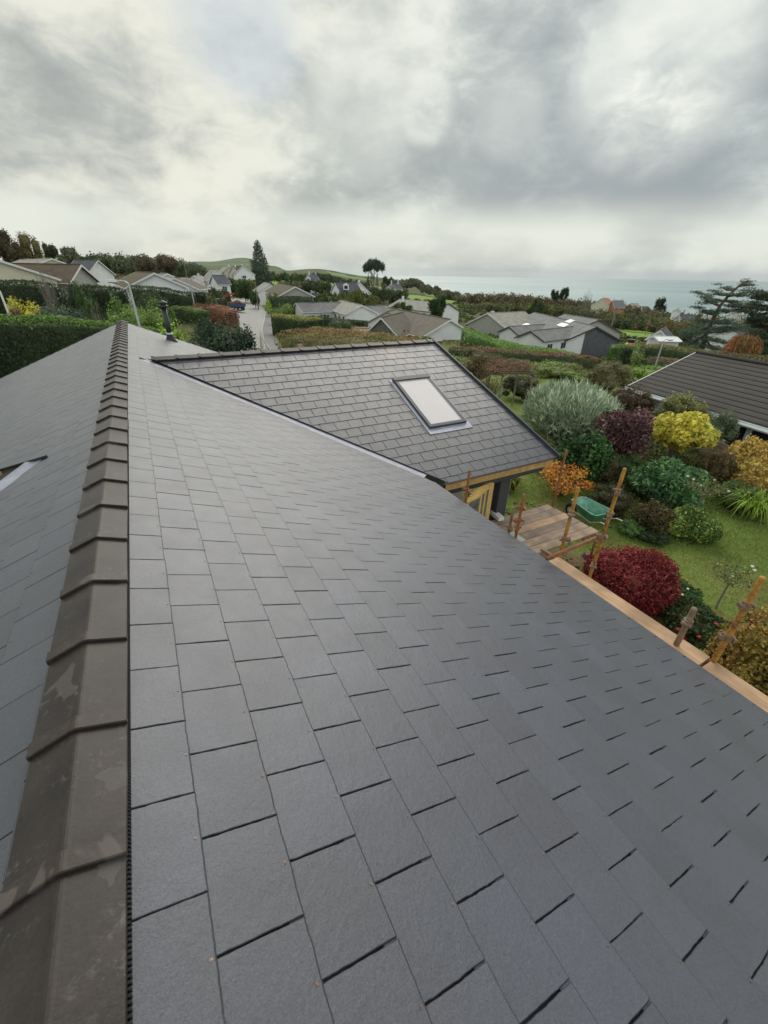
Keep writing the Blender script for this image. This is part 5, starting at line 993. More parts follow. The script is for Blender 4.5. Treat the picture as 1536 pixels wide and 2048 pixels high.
cedar('tall windswept cedar leaning to the right on the horizon', [(1404, 700), (1411, 670), (1423, 645), (1440, 612), (1458, 590), (1480, 570), (1497, 561)],
      [(1440, 612, 1400, 588, 1.2), (1448, 602, 1402, 585, 1.0), (1430, 630, 1395, 610, 1.2), (1458, 590, 1430, 582, .9), (1470, 580, 1440, 572, .8), (1480, 572, 1500, 560, .8), (1465, 588, 1488, 590, 1.0), (1450, 600, 1478, 604, 1.1), (1437, 620, 1470, 620, 1.2),
       (1428, 640, 1390, 640, 1.3), (1422, 650, 1368, 664, 1.5), (1418, 655, 1362, 672, 1.4), (1412, 668, 1375, 690, 1.5), (1425, 645, 1460, 642, 1.3), (1415, 665, 1480, 655, 1.4), (1420, 658, 1500, 652, 1.3), (1410, 672, 1455, 686, 1.3), (1410, 680, 1385, 704, 1.4), (1412, 680, 1440, 705, 1.4), (1436, 625, 1402, 622, 1.1), (1460, 592, 1492, 580, .9)], 58, CD)
cedar('second dark cedar cut by the right edge of the picture', [(1560, 720), (1558, 680), (1556, 640), (1553, 600), (1550, 584)],
      [(1553, 600, 1512, 590, 1.1), (1556, 620, 1496, 606, 1.2), (1556, 612, 1462, 612, 1.2), (1556, 640, 1500, 632, 1.3), (1556, 655, 1494, 642, 1.3), (1556, 665, 1505, 668, 1.4), (1556, 680, 1510, 690, 1.4), (1552, 592, 1522, 584, .9), (1556, 640, 1610, 632, 1.3), (1556, 610, 1600, 600, 1.1), (1556, 690, 1520, 708, 1.3), (1556, 625, 1480, 622, 1.0)], 50, [(60, 70, 54), (74, 84, 62), (50, 60, 48)])
T, c, r, zb, h = sprays('weeping_tree', 'rust coloured weeping tree above the neighbour\'s roof', (1448, 664, 1528, 722), [(140, 92, 50), (120, 84, 48), (96, 90, 50), (150, 108, 62)], 16000, .36, 47, aspect=.14, up=-1.6, wild=.3, cat='tree')

# ------------------------------------------------------------------ street
def sheet(name, Lp, Rp, lift, m_, step=4, kerb=0):
    mb = MB(); rows = []
    for i in range(len(Lp)-1):
        for k in range(step):
            t_ = k/step; rows.append((tuple(Lp[i][j]*(1-t_)+Lp[i+1][j]*t_ for j in (0, 1)), tuple(Rp[i][j]*(1-t_)+Rp[i+1][j]*t_ for j in (0, 1))))
    rows.append((Lp[-1], Rp[-1])); prev = None
    for a, b_ in rows:
        A_ = onground(*a); B_ = onground(*b_); pts = []
        for j in range(7): q_ = A_*(1-j/6)+B_*j/6; pts.append((q_[0], q_[1], float(Th(q_[0], q_[1]))+lift))
        if prev:
            for j in range(6): mb.poly([prev[j], prev[j+1], pts[j+1], pts[j]][::-1])
            if kerb: 
                lo = lambda p: (p[0], p[1], p[2]-kerb); mb.poly([prev[0], pts[0], lo(pts[0]), lo(prev[0])])
        prev = pts
    o = mb.obj(name, m_); tag(o, None, kind='structure'); return o
M['asphalt'] = simple('damp_asphalt', (0.19, 0.188, 0.175), 0.55, 0.18, .35, spec=.5); M['paving'] = simple('pavement_asphalt', (0.13, 0.13, 0.13), 0.7, 0.15, .6); M['kerb'] = simple('kerb_stone', (0.42, 0.41, 0.38), .8, .15, 2)
Rr = [(496, 596), (500, 600), (516, 609), (531, 622), (527, 643), (523, 661), (527, 682), (538, 699), (548, 712)]
Lr = [(470, 597), (462, 602), (455, 609), (452, 620), (455, 642), (455, 662), (455, 682), (455, 699), (460, 712)]
Pr = [(500, 595), (507, 599), (527, 609), (543, 622), (547, 643), (550, 661), (555, 680), (566, 697), (576, 712)]
sheet('road', Lr, Rr, .07, 'asphalt'); K2 = [(x+2.2, y) for x, y in Rr]; sheet('pavement', K2, Pr, .19, 'paving', kerb=.14); sheet('kerb', [(x-.2, y) for x, y in Rr], [(x+2.1, y) for x, y in Rr], .17, 'kerb', kerb=.12)
sheet('driveway', [(452, 603), (446, 612), (444, 626)], [(470, 603), (472, 612), (474, 626)], .09, 'asphalt')
# ------------------------------------------------------------------ houses
def block(T, A, B, zr, hw, pitch, roof, wall, ov=.35, gz=None, trim='whiteupvc', hwb=None, wins=True, roof2=None, gwin=False, verge=.35, barge=True):
    org = np.array(T.location); A = np.array([A[0], A[1]])-org[:2]; B = np.array([B[0], B[1]])-org[:2]; zr = zr-org[2]; gz = -1.2 if gz is None else gz-org[2]
    e = unit(B-A); n_ = np.array([-e[1], e[0]]); tp = math.tan(R_(pitch)); ze = zr-hw*tp
    def P3(s, o, z): q_ = A+e*s+n_*o; return (q_[0], q_[1], z)
    Ln = float(np.linalg.norm(B-A))
    mb = MB()                                 # walls with gables
    mb.hexa([P3(0, -hw, gz), P3(Ln, -hw, gz), P3(Ln, hw, gz), P3(0, hw, gz), P3(0, -hw, ze), P3(Ln, -hw, ze), P3(Ln, hw, ze), P3(0, hw, ze)])
    for s in (0, Ln-.1): mb.hexa([P3(s, -hw, ze), P3(s+.1, -hw, ze), P3(s+.1, hw, ze), P3(s, hw, ze), P3(s, -.01, zr-.02), P3(s+.1, -.01, zr-.02), P3(s+.1, .01, zr-.02), P3(s, .01, zr-.02)])
    mb.obj('wall', wall, T)
    mb = MB(); th = .10
    for sg in (-1, 1):
        o1 = sg*(hw+ov); z1 = zr-(hw+ov)*tp; mb.hexa([P3(-verge, 0, zr), P3(Ln+verge, 0, zr), P3(Ln+verge, o1, z1), P3(-verge, o1, z1), P3(-verge, 0, zr+th), P3(Ln+verge, 0, zr+th), P3(Ln+verge, o1, z1+th), P3(-verge, o1, z1+th)])
    r_o = mb.obj('roof', roof, T)
    mb = MB(); mb.tube([P3(-verge, 0, zr+th+.02), P3(Ln+verge, 0, zr+th+.02)], .09, 6); mb.obj('ridge', roof2 or roof, r_o)
    if barge:
        for s in (-verge-.03, Ln+verge+.003):
            mb = MB()
            for sg in (-1, 1): mb.hexa([P3(s, 0, zr-.12), P3(s+.03, 0, zr-.12), P3(s+.03, sg*(hw+ov), zr-(hw+ov)*tp-.12), P3(s, sg*(hw+ov), zr-(hw+ov)*tp-.12), P3(s, 0, zr+.13), P3(s+.03, 0, zr+.13), P3(s+.03, sg*(hw+ov), zr-(hw+ov)*tp+.13), P3(s, sg*(hw+ov), zr-(hw+ov)*tp+.13)])
            mb.obj('bargeboard', trim, T)
    for sg in (-1, 1):
        o1 = sg*(hw+ov+.05); z1 = zr-(hw+ov)*tp; mb = MB(); mb.tube([P3(-verge, o1, z1+.03), P3(Ln+verge, o1, z1+.03)], .06, 6); mb.obj('gutter', trim, T)
    def win(s, o, z, w_, h_, axis):
        mb = MB(); c = P3(s, o, z); 
        if axis == 's': a, b_ = P3(s-w_/2, o, 0), P3(s+w_/2, o, 0); nn_ = n_*np.sign(o)
        else: a, b_ = P3(s, o-w_/2, 0), P3(s, o+w_/2, 0); nn_ = e*(-1 if s < Ln/2 else 1)
        def bx_(m_, a, b_, z0, z1, d0, d1): m_.hexa([(a[0]+nn_[0]*d0, a[1]+nn_[1]*d0, z0), (b_[0]+nn_[0]*d0, b_[1]+nn_[1]*d0, z0), (b_[0]+nn_[0]*d1, b_[1]+nn_[1]*d1, z0), (a[0]+nn_[0]*d1, a[1]+nn_[1]*d1, z0), (a[0]+nn_[0]*d0, a[1]+nn_[1]*d0, z1), (b_[0]+nn_[0]*d0, b_[1]+nn_[1]*d0, z1), (b_[0]+nn_[0]*d1, b_[1]+nn_[1]*d1, z1), (a[0]+nn_[0]*d1, a[1]+nn_[1]*d1, z1)])
        a = np.array(a[:2]); b_ = np.array(b_[:2]); bx_(mb, a, b_, z-h_/2, z+h_/2, -.02, .05); f_ = mb.obj('window', 'whiteupvc', T); m2 = MB(); d = (b_-a)
        nn2 = 2 if w_ > 1 else 1
        for k in range(nn2): bx_(m2, a+d*(k/nn2+.06/nn2), a+d*((k+1)/nn2-.06/nn2), z-h_/2+.07, z+h_/2-.07, .045, .062)
        m2.obj('pane', 'window', f_)
    if wins:
        k = max(1, int(Ln/3.2))
        for i in range(k):
            for sg in (-1, 1): win(Ln*(i+.5)/k, sg*hw, ze-1.15, 1.5, 1.1, 's')
    if gwin:
        for s in (0, Ln): win(s, 0 if gwin == 1 else hw*.4, ze-.9 if gwin == 1 else ze-.6, 1.3, 1.1, 'o')
    return dict(P=P3, L=Ln, ze=ze, zr=zr, e=e, n=n_)
def chimney(T, x, y, z0, z1, m_='whitewall', w_=.55):
    org = np.array(T.location); mb = MB(); x -= org[0]; y -= org[1]; z0 -= org[2]; z1 -= org[2]; mb.box(x-w_/2, x+w_/2, y-w_/2, y+w_/2, z0, z1); mb.box(x-w_/2-.05, x+w_/2+.05, y-w_/2-.05, y+w_/2+.05, z1, z1+.12); c = mb.obj('chimney', m_, T)
    mb = MB(); mb.lathe([(.11, 0), (.12, .05), (.10, .4)], 8, x, y, z1+.12); mb.obj('chimney_pot', 'r_red', c)
def house_(label, blocks, name='bungalow', chims=(), cat='house'):
    b0 = blocks[0]; pa = atd(*b0[0]); z = float(Th(pa[0], pa[1])); T = empty(name, label, cat, (pa[0], pa[1], z)); T['_z'] = 0; del T['_z']
    for b in blocks:
        a = atd(*b[0]); kw = dict(b[6]) if len(b) > 6 else {}
        w = ray(b[1][0], b[0][1]); hh = math.hypot(w[0], w[1]); db_ = DD(b[1][1]); Bp = (w[0]/hh*db_, w[1]/hh*db_); zr = a[2]+kw.pop('dz', 0)
        g_ = min(float(Th(a[0], a[1])), float(Th(*Bp)))-.6; info = block(T, a, Bp, zr, b[2], b[3], b[4], b[5], gz=g_, **kw)
        T['_i'] = 0; del T['_i']
    for (px, py, d, hgt) in chims: p = atd(px, py, d); chimney(T, p[0], p[1], p[2]-hgt, p[2])
    return T
WW, CW, GW = 'whitewall', 'creamwall', 'greywall'
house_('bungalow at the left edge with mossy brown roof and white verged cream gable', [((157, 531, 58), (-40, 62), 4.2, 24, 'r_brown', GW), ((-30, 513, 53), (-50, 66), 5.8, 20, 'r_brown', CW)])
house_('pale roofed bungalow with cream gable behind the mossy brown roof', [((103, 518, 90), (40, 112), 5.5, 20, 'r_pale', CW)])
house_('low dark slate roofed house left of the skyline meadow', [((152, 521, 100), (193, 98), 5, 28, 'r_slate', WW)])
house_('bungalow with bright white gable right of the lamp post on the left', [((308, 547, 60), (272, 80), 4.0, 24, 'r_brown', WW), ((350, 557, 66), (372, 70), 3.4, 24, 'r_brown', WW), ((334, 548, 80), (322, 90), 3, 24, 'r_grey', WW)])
house_('small white house end beyond the white gabled bungalow', [((388, 552, 130), (402, 134), 3.4, 30, 'r_pale', WW)], chims=[(396, 548, 132, 1.5)])
house_('steep white gabled cottage with a dark slate lean-to above the parked truck', [((433, 540, 125), (420, 138), 3.2, 42, 'r_pale', WW, dict(gwin=1)), ((425, 551, 116), (449, 117), 3.2, 34, 'r_slate', WW)], 'cottage')
house_('cream house with grey roof, leftmost of the close group by the tall conifer', [((457, 533, 172), (448, 184), 4, 36, 'r_pale', CW, dict(gwin=1))], chims=[(457, 530, 176, 2)])
house_('cream faced house in the middle of the close group by the tall conifer', [((466, 533, 168), (484, 170), 3.8, 34, 'r_brown', 'yellowcream' if 'yellowcream' in M else CW)], chims=[(470, 530, 168, 2)])
house_('white gabled house of the close group nearest the tall conifer', [((486, 532, 160), (480, 176), 4.2, 36, 'r_slate', WW, dict(gwin=1))], chims=[(484, 529, 168, 2)])
house_('far white cottage below the distant green hill', [((383, 525, 420), (392, 420), 4, 36, 'r_slate', WW)], 'cottage')
house_('small white gabled bungalow right of the street end', [((538, 568, 108), (529, 122), 3.6, 30, 'r_pale', WW, dict(gwin=1))])
house_('bungalow with mossy brown roof and grey rendered gable right of the street', [((590.5, 574, 82), (558, 104), 3.9, 25, 'r_brown', GW)])
hT = house_('white house with dark slate roof and a dormer window left of the flat topped pine', [((671, 566, 120), (712, 124), 3.4, 45, 'r_slate', WW, dict(gwin=1))])
def small_dormer(T, px, py, d, w_, h_):
    p = atd(px, py, d)-np.array(T.location); v = unit(np.array([-p[0]-T.location[0], -p[1]-T.location[1]])); s_ = np.array([-v[1], v[0]]); mb = MB(); f = lambda a, b_, z: (p[0]+s_[0]*a+v[0]*b_, p[1]+s_[1]*a+v[1]*b_, p[2]+z)
    mb.hexa([f(-w_, -2, -h_), f(w_, -2, -h_), f(w_, 0, -h_), f(-w_, 0, -h_), f(-w_, -2, h_*.3), f(w_, -2, h_*.3), f(w_, 0, h_*.3), f(-w_, 0, h_*.3)]); mb.hexa([f(-w_-.1, -2, h_*.3), f(w_+.1, -2, h_*.3), f(w_+.1, .1, h_*.3), f(-w_-.1, .1, h_*.3), f(-.02, -2, h_), f(.02, -2, h_), f(.02, .1, h_), f(-.02, .1, h_)])
    o = mb.obj('dormer', 'whitewall', T); mb = MB(); mb.hexa([f(-w_*.6, 0, -h_*.7), f(w_*.6, 0, -h_*.7), f(w_*.6, .06, -h_*.7), f(-w_*.6, .06, -h_*.7), f(-w_*.6, 0, h_*.2), f(w_*.6, 0, h_*.2), f(w_*.6, .06, h_*.2), f(-w_*.6, .06, h_*.2)]); mb.obj('pane', 'window', o)
small_dormer(hT, 692, 573, 118.5, .9, 1.0)
house_('white gabled house with tall chimney between two trees left of the flat topped pine', [((720, 566, 126), (704, 140), 3.6, 40, 'r_slate', WW)], chims=[(718, 561, 127, 2.5)])
house_('distant white farmhouse on the green hillside', [((616, 549, 255), (632, 258), 4.5, 38, 'r_slate', WW)], 'farmhouse', chims=[(618, 543, 255, 3), (631, 545, 258, 3)])
house_('distant white farmhouse with chimneys right of the flat topped pine', [((782, 567, 240), (797, 244), 3.8, 38, 'r_slate', WW), ((777, 572, 236), (786, 238), 2.5, 30, 'r_slate', WW)], 'farmhouse', chims=[(783, 561, 240, 3), (796, 562, 243, 3)])
house_('L shaped white bungalow with pale grey roofs behind the long dark hedge', [((723, 611, 72), (648, 98), 3.3, 24, 'r_pale', WW), ((594, 607, 79), (680, 82), 3.6, 22, 'r_grey', WW), ((732, 613, 84), (768, 86), 3.6, 22, 'r_grey', WW)])  # paler tiles on the first block hold the sky's reflection in their colour
tA = house_('white bungalow with weathered brown tiles and arched porch nearest the extension ridge', [((899.5, 640, 52), (782, 67), 4.3, 26, 'r_arch', WW), ((763.5, 636, 50.5), (806, 58), 2.5, 42, 'r_arch', 'stonewall', dict(wins=False)), ((800, 618, 66), (776, 60), 3.6, 26, 'r_arch', WW, dict(barge=False))])
# arched porch wall
pa, pb_ = atd(704, 655, 57), atd(737, 655, 56); zt = pa[2]; T0 = np.array(tA.location); pa = pa-T0; pb_ = pb_-T0; dv = pb_-pa; Lw = float(np.linalg.norm(dv[:2])); dv = dv/Lw; zb_ = float(Th(pa[0]+T0[0], pa[1]+T0[1]))-T0[2]-.5; zt = pa[2]
mb = MB(); nv = np.array([dv[1], -dv[0], 0]); wf = lambda s, z, o: tuple(pa[:3]*[1, 1, 0]+dv*[s, s, 0]+nv*o+np.array([0, 0, z])); c0, c1 = Lw*.30, Lw*.68; zs = zt-1.15; rc = (c1-c0)/2
for (a, b_, z0, z1) in ((0, c0, zb_, zt), (c1, Lw, zb_, zt)): mb.hexa([wf(a, z0, 0), wf(b_, z0, 0), wf(b_, z0, .25), wf(a, z0, .25), wf(a, z1, 0), wf(b_, z1, 0), wf(b_, z1, .25), wf(a, z1, .25)])
for k in range(8):
    t0, t1 = math.pi*(1-k/8), math.pi*(1-(k+1)/8); x0, x1 = (c0+c1)/2+rc*math.cos(t0), (c0+c1)/2+rc*math.cos(t1); y0, y1 = zs+rc*math.sin(t0)*1.0, zs+rc*math.sin(t1)*1.0
    mb.hexa([wf(x0, y0, 0), wf(x1, y1, 0), wf(x1, y1, .25), wf(x0, y0, .25), wf(x0, zt, 0), wf(x1, zt, 0), wf(x1, zt, .25), wf(x0, zt, .25)])
mb.obj('porch_wall', 'whitewall', tA); mb = MB(); mb.hexa([wf(c0, zb_, -.6), wf(c1, zb_, -.6), wf(c1, zb_, -.5), wf(c0, zb_, -.5), wf(c0, zs+rc, -.6), wf(c1, zs+rc, -.6), wf(c1, zs+rc, -.5), wf(c0, zs+rc, -.5)]); mb.obj('door', 'window', tA)
mb = MB(); mb.hexa([wf(-.1, zt+.01, -.4), wf(Lw+.1, zt+.01, -.4), wf(Lw+.1, zt+.01, .4), wf(-.1, zt+.01, .4), wf(-.1, zt+.12, -.3), wf(Lw+.1, zt+.12, -.3), wf(Lw+.1, zt+.12, .3), wf(-.1, zt+.12, .3)]); mb.obj('porch_coping', 'r_red', tA)
house_('pale roofed bungalow between two green trees with white gable and dark verge', [((896, 607, 108), (800, 122), 4.8, 24, 'r_pale', WW, dict(trim='darkmetal'))], chims=[(806, 593, 116, 1.6)])
house_('beige roofed house left of the modern grey house', [((977, 627, 80), (1046, 86), 6.5, 22, 'r_pale', GW), ((1040, 632, 84), (1024, 92), 4, 20, 'r_modern', GW)], chims=[(985, 624, 82, 1.2)])
tM = house_('modern grey roofed house with white walls and a dark timber clad gable', [((1191.7, 654, 66), (1064, 86), 5.0, 24, 'r_modern', WW, dict(trim='darkmetal')), ((1063, 663, 61), (1142, 69), 2.6, 24, 'r_modern', WW, dict(trim='darkmetal')), ((1020, 654, 70), (1092, 76), 2.4, 24, 'r_modern', WW, dict(trim='darkmetal')), ((1196, 640, 80), (1128, 88), 6, 22, 'r_modern', GW, dict(trim='darkmetal'))], 'modern_house')
p0 = atd(1172, 668, 65.5); a0 = atd(1191.7, 654, 66); w = ray(1064, 654); hh = math.hypot(w[0], w[1]); Bq = np.array([w[0]/hh*DD(86), w[1]/hh*DD(86)]); e_ = unit(Bq-a0[:2]); n_ = np.array([-e_[1], e_[0]]); sgn = 1 if ((a0[:2]+n_)@np.array([RM[0][0], RM[1][0]])) > (a0[:2]-n_)@np.array([RM[0][0], RM[1][0]]) else -1
mb = MB(); T0 = np.array(tM.location); tp = math.tan(R_(24)); nb = 14
for i in range(nb):                           # vertical dark boards on the right two thirds of the gable
    o0, o1 = -1.6+i*6.55/nb, -1.6+(i+1)*6.55/nb-.03; q0 = a0[:2]+n_*sgn*o0-e_*.06-T0[:2]; q1 = a0[:2]+n_*sgn*o1-e_*.06-T0[:2]; d = e_*.05; zt0, zt1 = a0[2]-abs(o0)*tp-T0[2]-.03, a0[2]-abs(o1)*tp-T0[2]-.03; zb_ = a0[2]-T0[2]-6
    mb.hexa([(*q0, zb_), (*q1, zb_), (*(q1+d), zb_), (*(q0+d), zb_), (*q0, zt0), (*q1, zt1), (*(q1+d), zt1), (*(q0+d), zt0)])
M['darkboards'] = simple('blue_grey_cladding', (0.12, 0.125, 0.145), .6, .2, 2); mb.obj('timber_cladding', 'darkboards', tM)
for (px, py, d, w_) in ((1052, 650, 76, 2.4), (1126, 650, 73, 3.2), (1140, 643, 82, 2.2)):
    wv = ray(px, py); hh = math.hypot(wv[0], wv[1]); best = None   # where the pixel's ray meets the main roof plane
    for dd in np.linspace(70, 135, 500):
        q_ = np.array([wv[0]/hh*dd, wv[1]/hh*dd]); off = abs((q_-a0[:2])@n_); zz_ = a0[2]-off*tp+.10; zr_ = wv[2]/hh*dd+H0
        if zr_ <= zz_: best = (q_, zz_, (q_-a0[:2])@n_); break
    if best:
        q_, zz_, off = best; sg = np.sign(off) or 1; dn_ = np.array([n_[0]*sg*math.cos(R_(24)), n_[1]*sg*math.cos(R_(24)), -math.sin(R_(24))]); al = np.array([e_[0], e_[1], 0]); up_ = np.cross(al, dn_); up_ *= np.sign(up_[2]); c = np.array([*q_, zz_])-T0; mb = MB()
        mb.hexa([tuple(c+al*a+dn_*b_+up_*h) for h in (-.05, .09) for a, b_ in ((-w_/2, -.5), (w_/2, -.5), (w_/2, .6), (-w_/2, .6))]); mb.obj('roof_light', 'whiteupvc', tM)
house_('far terracotta roofed house by the shore, left of two', [((1204, 597, 265), (1216, 272), 6, 34, 'r_red', CW)], chims=[(1208, 594, 268, 2)])
house_('far grey roofed house by the shore beside the terracotta one', [((1226, 601, 262), (1246, 264), 5, 38, 'r_grey', 'r_red')], chims=[(1228, 598, 262, 2), (1245, 598, 264, 2)])
house_('white house with grey roof and pale tower beyond the rusty trees', [((1360, 630, 170), (1384, 172), 5, 34, 'r_slate', WW), ((1354, 618, 172), (1356, 176), 1.4, 30, 'r_pale', WW)])
for i, (px, py, d, B_, hw, rf, wl, lb) in enumerate([(1430, 645, 105, 1452, 4, 'r_grey', GW, 'grey roofed house half hidden by the cedar trunk'), (1462, 627, 190, 1482, 6, 'r_pale', WW, 'white village house seen between the two cedars'), (1460, 656, 96, 1482, 4, 'r_slate', WW, 'blue slate roofed house behind the rust coloured weeping tree'),
        (1500, 636, 200, 1520, 5, 'r_red', CW, 'far cream house with reddish roof right of the tall cedar'), (1490, 646, 160, 1512, 5, 'r_grey', WW, 'white house with grey roof low behind the second cedar'), (1405, 634, 230, 1420, 5, 'r_pale', WW, 'far white house left of the tall cedar trunk'), (1262, 607, 300, 1276, 4, 'r_pale', WW, 'far pale bungalow at the beach edge')]):
    house_(lb, [((px, py, d), (B_, d+3), hw, 30, rf, wl)])
for i, (px, py, d, B_, lb) in enumerate([(395, 531, 330, 402, 'tiny white cottage on the hill left of the conifer'), (930, 586, 430, 938, 'tiny white house among the coastal trees, left one'), (948, 588, 430, 956, 'tiny pale house among the coastal trees, right one'), (1284, 613, 330, 1296, 'tiny pale house in front of the beach')]):
    house_(lb, [((px, py, d), (B_, d+2), 3.5, 32, 'r_slate', WW, dict(wins=False))], 'cottage')
tC = house_('white house end with glass roofed conservatory behind the flat lamp', [((1322, 662, 74), (1328, 80), 1.7, 40, 'r_slate', WW), ((1312, 674, 68), (1350, 69), 1.8, 12, 'whiteupvc', 'whiteupvc', dict(wins=True))])
# neighbour's long roof on the right
TN = empty('neighbour_bungalow', 'neighbouring bungalow with dark profiled tile roof and pale blue window wall on the right', 'house', (25.3, 12.35, 6-7.3))
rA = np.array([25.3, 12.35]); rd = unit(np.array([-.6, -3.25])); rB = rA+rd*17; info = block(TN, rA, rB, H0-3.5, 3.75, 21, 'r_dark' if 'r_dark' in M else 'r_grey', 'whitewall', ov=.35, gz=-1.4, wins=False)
TN_ = info; P_n = info['P']; sgn_n = -1 if np.hypot(*(np.array(P_n(3, -3.75, 0)[:2])+np.array(TN.location)[:2])) < np.hypot(*(np.array(P_n(3, 3.75, 0)[:2])+np.array(TN.location)[:2])) else 1; o_ = sgn_n*3.75
M['paleblue'] = simple('pale_blue_paint', (.55, .68, .72), .4, .05, 2)
for k in range(9):
    s0_ = 2.2+k*1.25; mb = MB(); mb.hexa([P_n(s0_+a, o_+sgn_n*b_, z_) for z_ in (info['ze']-1.75, info['ze']-.12) for a, b_ in ((0, .01), (1.05, .01), (1.05, .04), (0, .04))]); wn = mb.obj('window', 'window', TN)
    for a in (-.10, 1.05): mb = MB(); mb.hexa([P_n(s0_+a+aa, o_+sgn_n*b_, z_) for z_ in (info['ze']-1.8, info['ze']-.08) for aa, b_ in ((0, .005), (.09, .005), (.09, .08), (0, .08))]); mb.obj('mullion', 'paleblue', wn)
mb = MB(); mb.hexa([P_n(a, o_+sgn_n*b_, z_) for z_ in (info['ze']-.19, info['ze']+.0) for a, b_ in ((-.3, .30), (16.9, .30), (16.9, .37), (-.3, .37))]); mb.obj('fascia_board', 'paleblue', TN)
# ------------------------------------------------------------------ lamps and poles
def lamp(label, pxtop, pytop, pxb, pyb, d, arm, name='street_lamp', m_='steel', r0=.07, flat=False, cat='street lamp'):
    b = atd(pxb, pyb, d); t_ = atd(pxtop, pytop, d); zb = float(Th(b[0], b[1])); T = empty(name, label, cat, (b[0], b[1], zb)); h = t_[2]-zb; mb = MB(); mb.tube([(0, 0, -.2), (0, 0, 1.2), (0, 0, 1.21), (0, 0, h)], [r0*1.35, r0*1.35, r0, r0*.7], 8); mb.obj('pole', m_, T)
    if arm:
        dx, dy = arm; mb = MB(); mb.tube([(0, 0, h), (dx*.3, dy*.3, h+.12), (dx, dy, h+.16)], r0*.5, 6); mb.obj('arm', m_, T); mb = MB(); l = math.hypot(dx, dy); ux, uy = dx/l, dy/l
        mb.bar((dx, dy, h+.13), (dx+ux*.55, dy+uy*.55, h+.14), .24 if not flat else .34, .12 if not flat else .05); hd = mb.obj('lamp_head', 'whiteupvc', T); mb = MB(); mb.bar((dx+ux*.08, dy+uy*.08, h+.05), (dx+ux*.47, dy+uy*.47, h+.06), .18, .04); mb.obj('lens', 'window', hd)
    return T
rx, ry = RM[0][0], RM[1][0]
lamp('tall grey street lamp rising behind the far end of the main ridge', 256, 568, 283, 668, 24.5, (-.55*rx, -.55*ry), r0=.075)
lamp('thin street lamp beside the white gabled bungalow on the left', 379, 560, 388, 606, 56, (-.6*rx, -.6*ry), r0=.09)
lamp('tall bare wooden telegraph pole on the left before the distant hill', 368, 516, 374, 556, 120, None, 'telegraph_pole', 'poleowood', .13, cat='pole')
lamp('wooden telegraph pole right of the end of the street', 513, 566, 516, 610, 92, None, 'telegraph_pole', 'poleowood', .12, cat='pole')
lamp('leaning wooden telegraph pole before the bright meadow', 1233, 612, 1221, 660, 82, None, 'telegraph_pole', 'poleowood', .15, cat='pole')
lamp('slim pole with a flat pale lamp head in front of the conservatory', 1327, 682, 1312, 728, 38, (.35*rx, .35*ry), m_='steel', r0=.07, flat=True)
lamp('white painted pole cut by the left edge of the picture', 0, 582, 16, 624, 27.5, (-.4*rx, -.4*ry), m_='whiteupvc', r0=.07)
lamp('bare thin mast standing among the scrub below the sea', 1302, 622, 1299, 640, 190, None, 'telegraph_pole', 'poleowood', .12, cat='pole')
# ------------------------------------------------------------------ vehicles
def wheel(T, x, y, r_, w_, m_='blackplastic', hub='steel'):
    mb = MB(); mb.tube([(x, y-w_/2, r_), (x, y-w_/2+.02, r_), (x, y+w_/2-.02, r_), (x, y+w_/2, r_)], [r_*.9, r_, r_, r_*.9], 16); wo = mb.obj('wheel', m_, T); mb = MB(); mb.tube([(x, y-w_/2-.01, r_), (x, y+w_/2+.01, r_)], r_*.5, 12); mb.obj('hub', hub, wo)
def car(label, px, py, d, rz, c):
    p = atd(px, py, d); z = float(Th(p[0], p[1]))+.1; T = empty('parked_car', label, 'car', (p[0], p[1], z), rz); m_ = simple('car_paint_'+label[:5], c, .25, .03, 3)
    prof = [(-2.05, .45), (-2.1, .75), (-1.95, .95), (-1.1, 1.02), (-.45, 1.42), (.9, 1.45), (1.6, 1.05), (2.0, .95), (2.08, .6), (2.0, .4)]; mb = MB(); 
    def ring(y, k): return [(x, y, .35+(z_-.35)*k if z_ > 1.03 else z_) for x, z_ in prof]
    ys = [(-.84, .93), (-.70, 1.0), (.70, 1.0), (.84, .93)]; b0 = 0
    for y, k in ys: mb.v += ring(y, k); mb.c += [None]*len(prof)
    n_ = len(prof)
    for s in range(3):
        for i in range(n_): j = (i+1) % n_; mb.f.append((s*n_+i, s*n_+j, (s+1)*n_+j, (s+1)*n_+i))
    mb.f.append(tuple(range(n_))[::-1]); mb.f.append(tuple(range(3*n_, 4*n_))); mb.obj('body', m_, T)
    for sg in (-1, 1): mb = MB(); mb.hexa([(-.95, sg*.83, 1.03), (1.3, sg*.83, 1.03), (1.3, sg*.86, 1.03), (-.95, sg*.86, 1.03), (-.45, sg*.80, 1.34), (.85, sg*.80, 1.36), (.85, sg*.83, 1.36), (-.45, sg*.83, 1.34)]); mb.obj('side_window', 'window', T)
    mb = MB(); mb.hexa([(-1.12, -.66, 1.035), (-1.06, -.66, 1.035), (-1.06, .66, 1.035), (-1.12, .66, 1.035), (-.53, -.62, 1.385), (-.47, -.62, 1.385), (-.47, .62, 1.385), (-.53, .62, 1.385)]); mb.obj('windscreen', 'window', T)
    mb = MB(); mb.hexa([(1.02, -.66, 1.40), (.96, -.66, 1.40), (.96, .66, 1.40), (1.02, .66, 1.40), (1.60, -.66, 1.07), (1.54, -.66, 1.07), (1.54, .66, 1.07), (1.60, .66, 1.07)][::-1]); mb.obj('rear_window', 'window', T)
    for x in (-1.3, 1.28):
        for y in (-.78, .78): wheel(T, x, y, .31, .2)
    for y in (-.6, .6): mb = MB(); mb.box(-2.11, -2.03, y-.18, y+.18, .62, .78); mb.obj('headlight', 'whiteupvc', T)
    return T
car('pale silver car parked in the street behind the dark laurel', 464, 628, 62, R_(75), (.62, .66, .66))
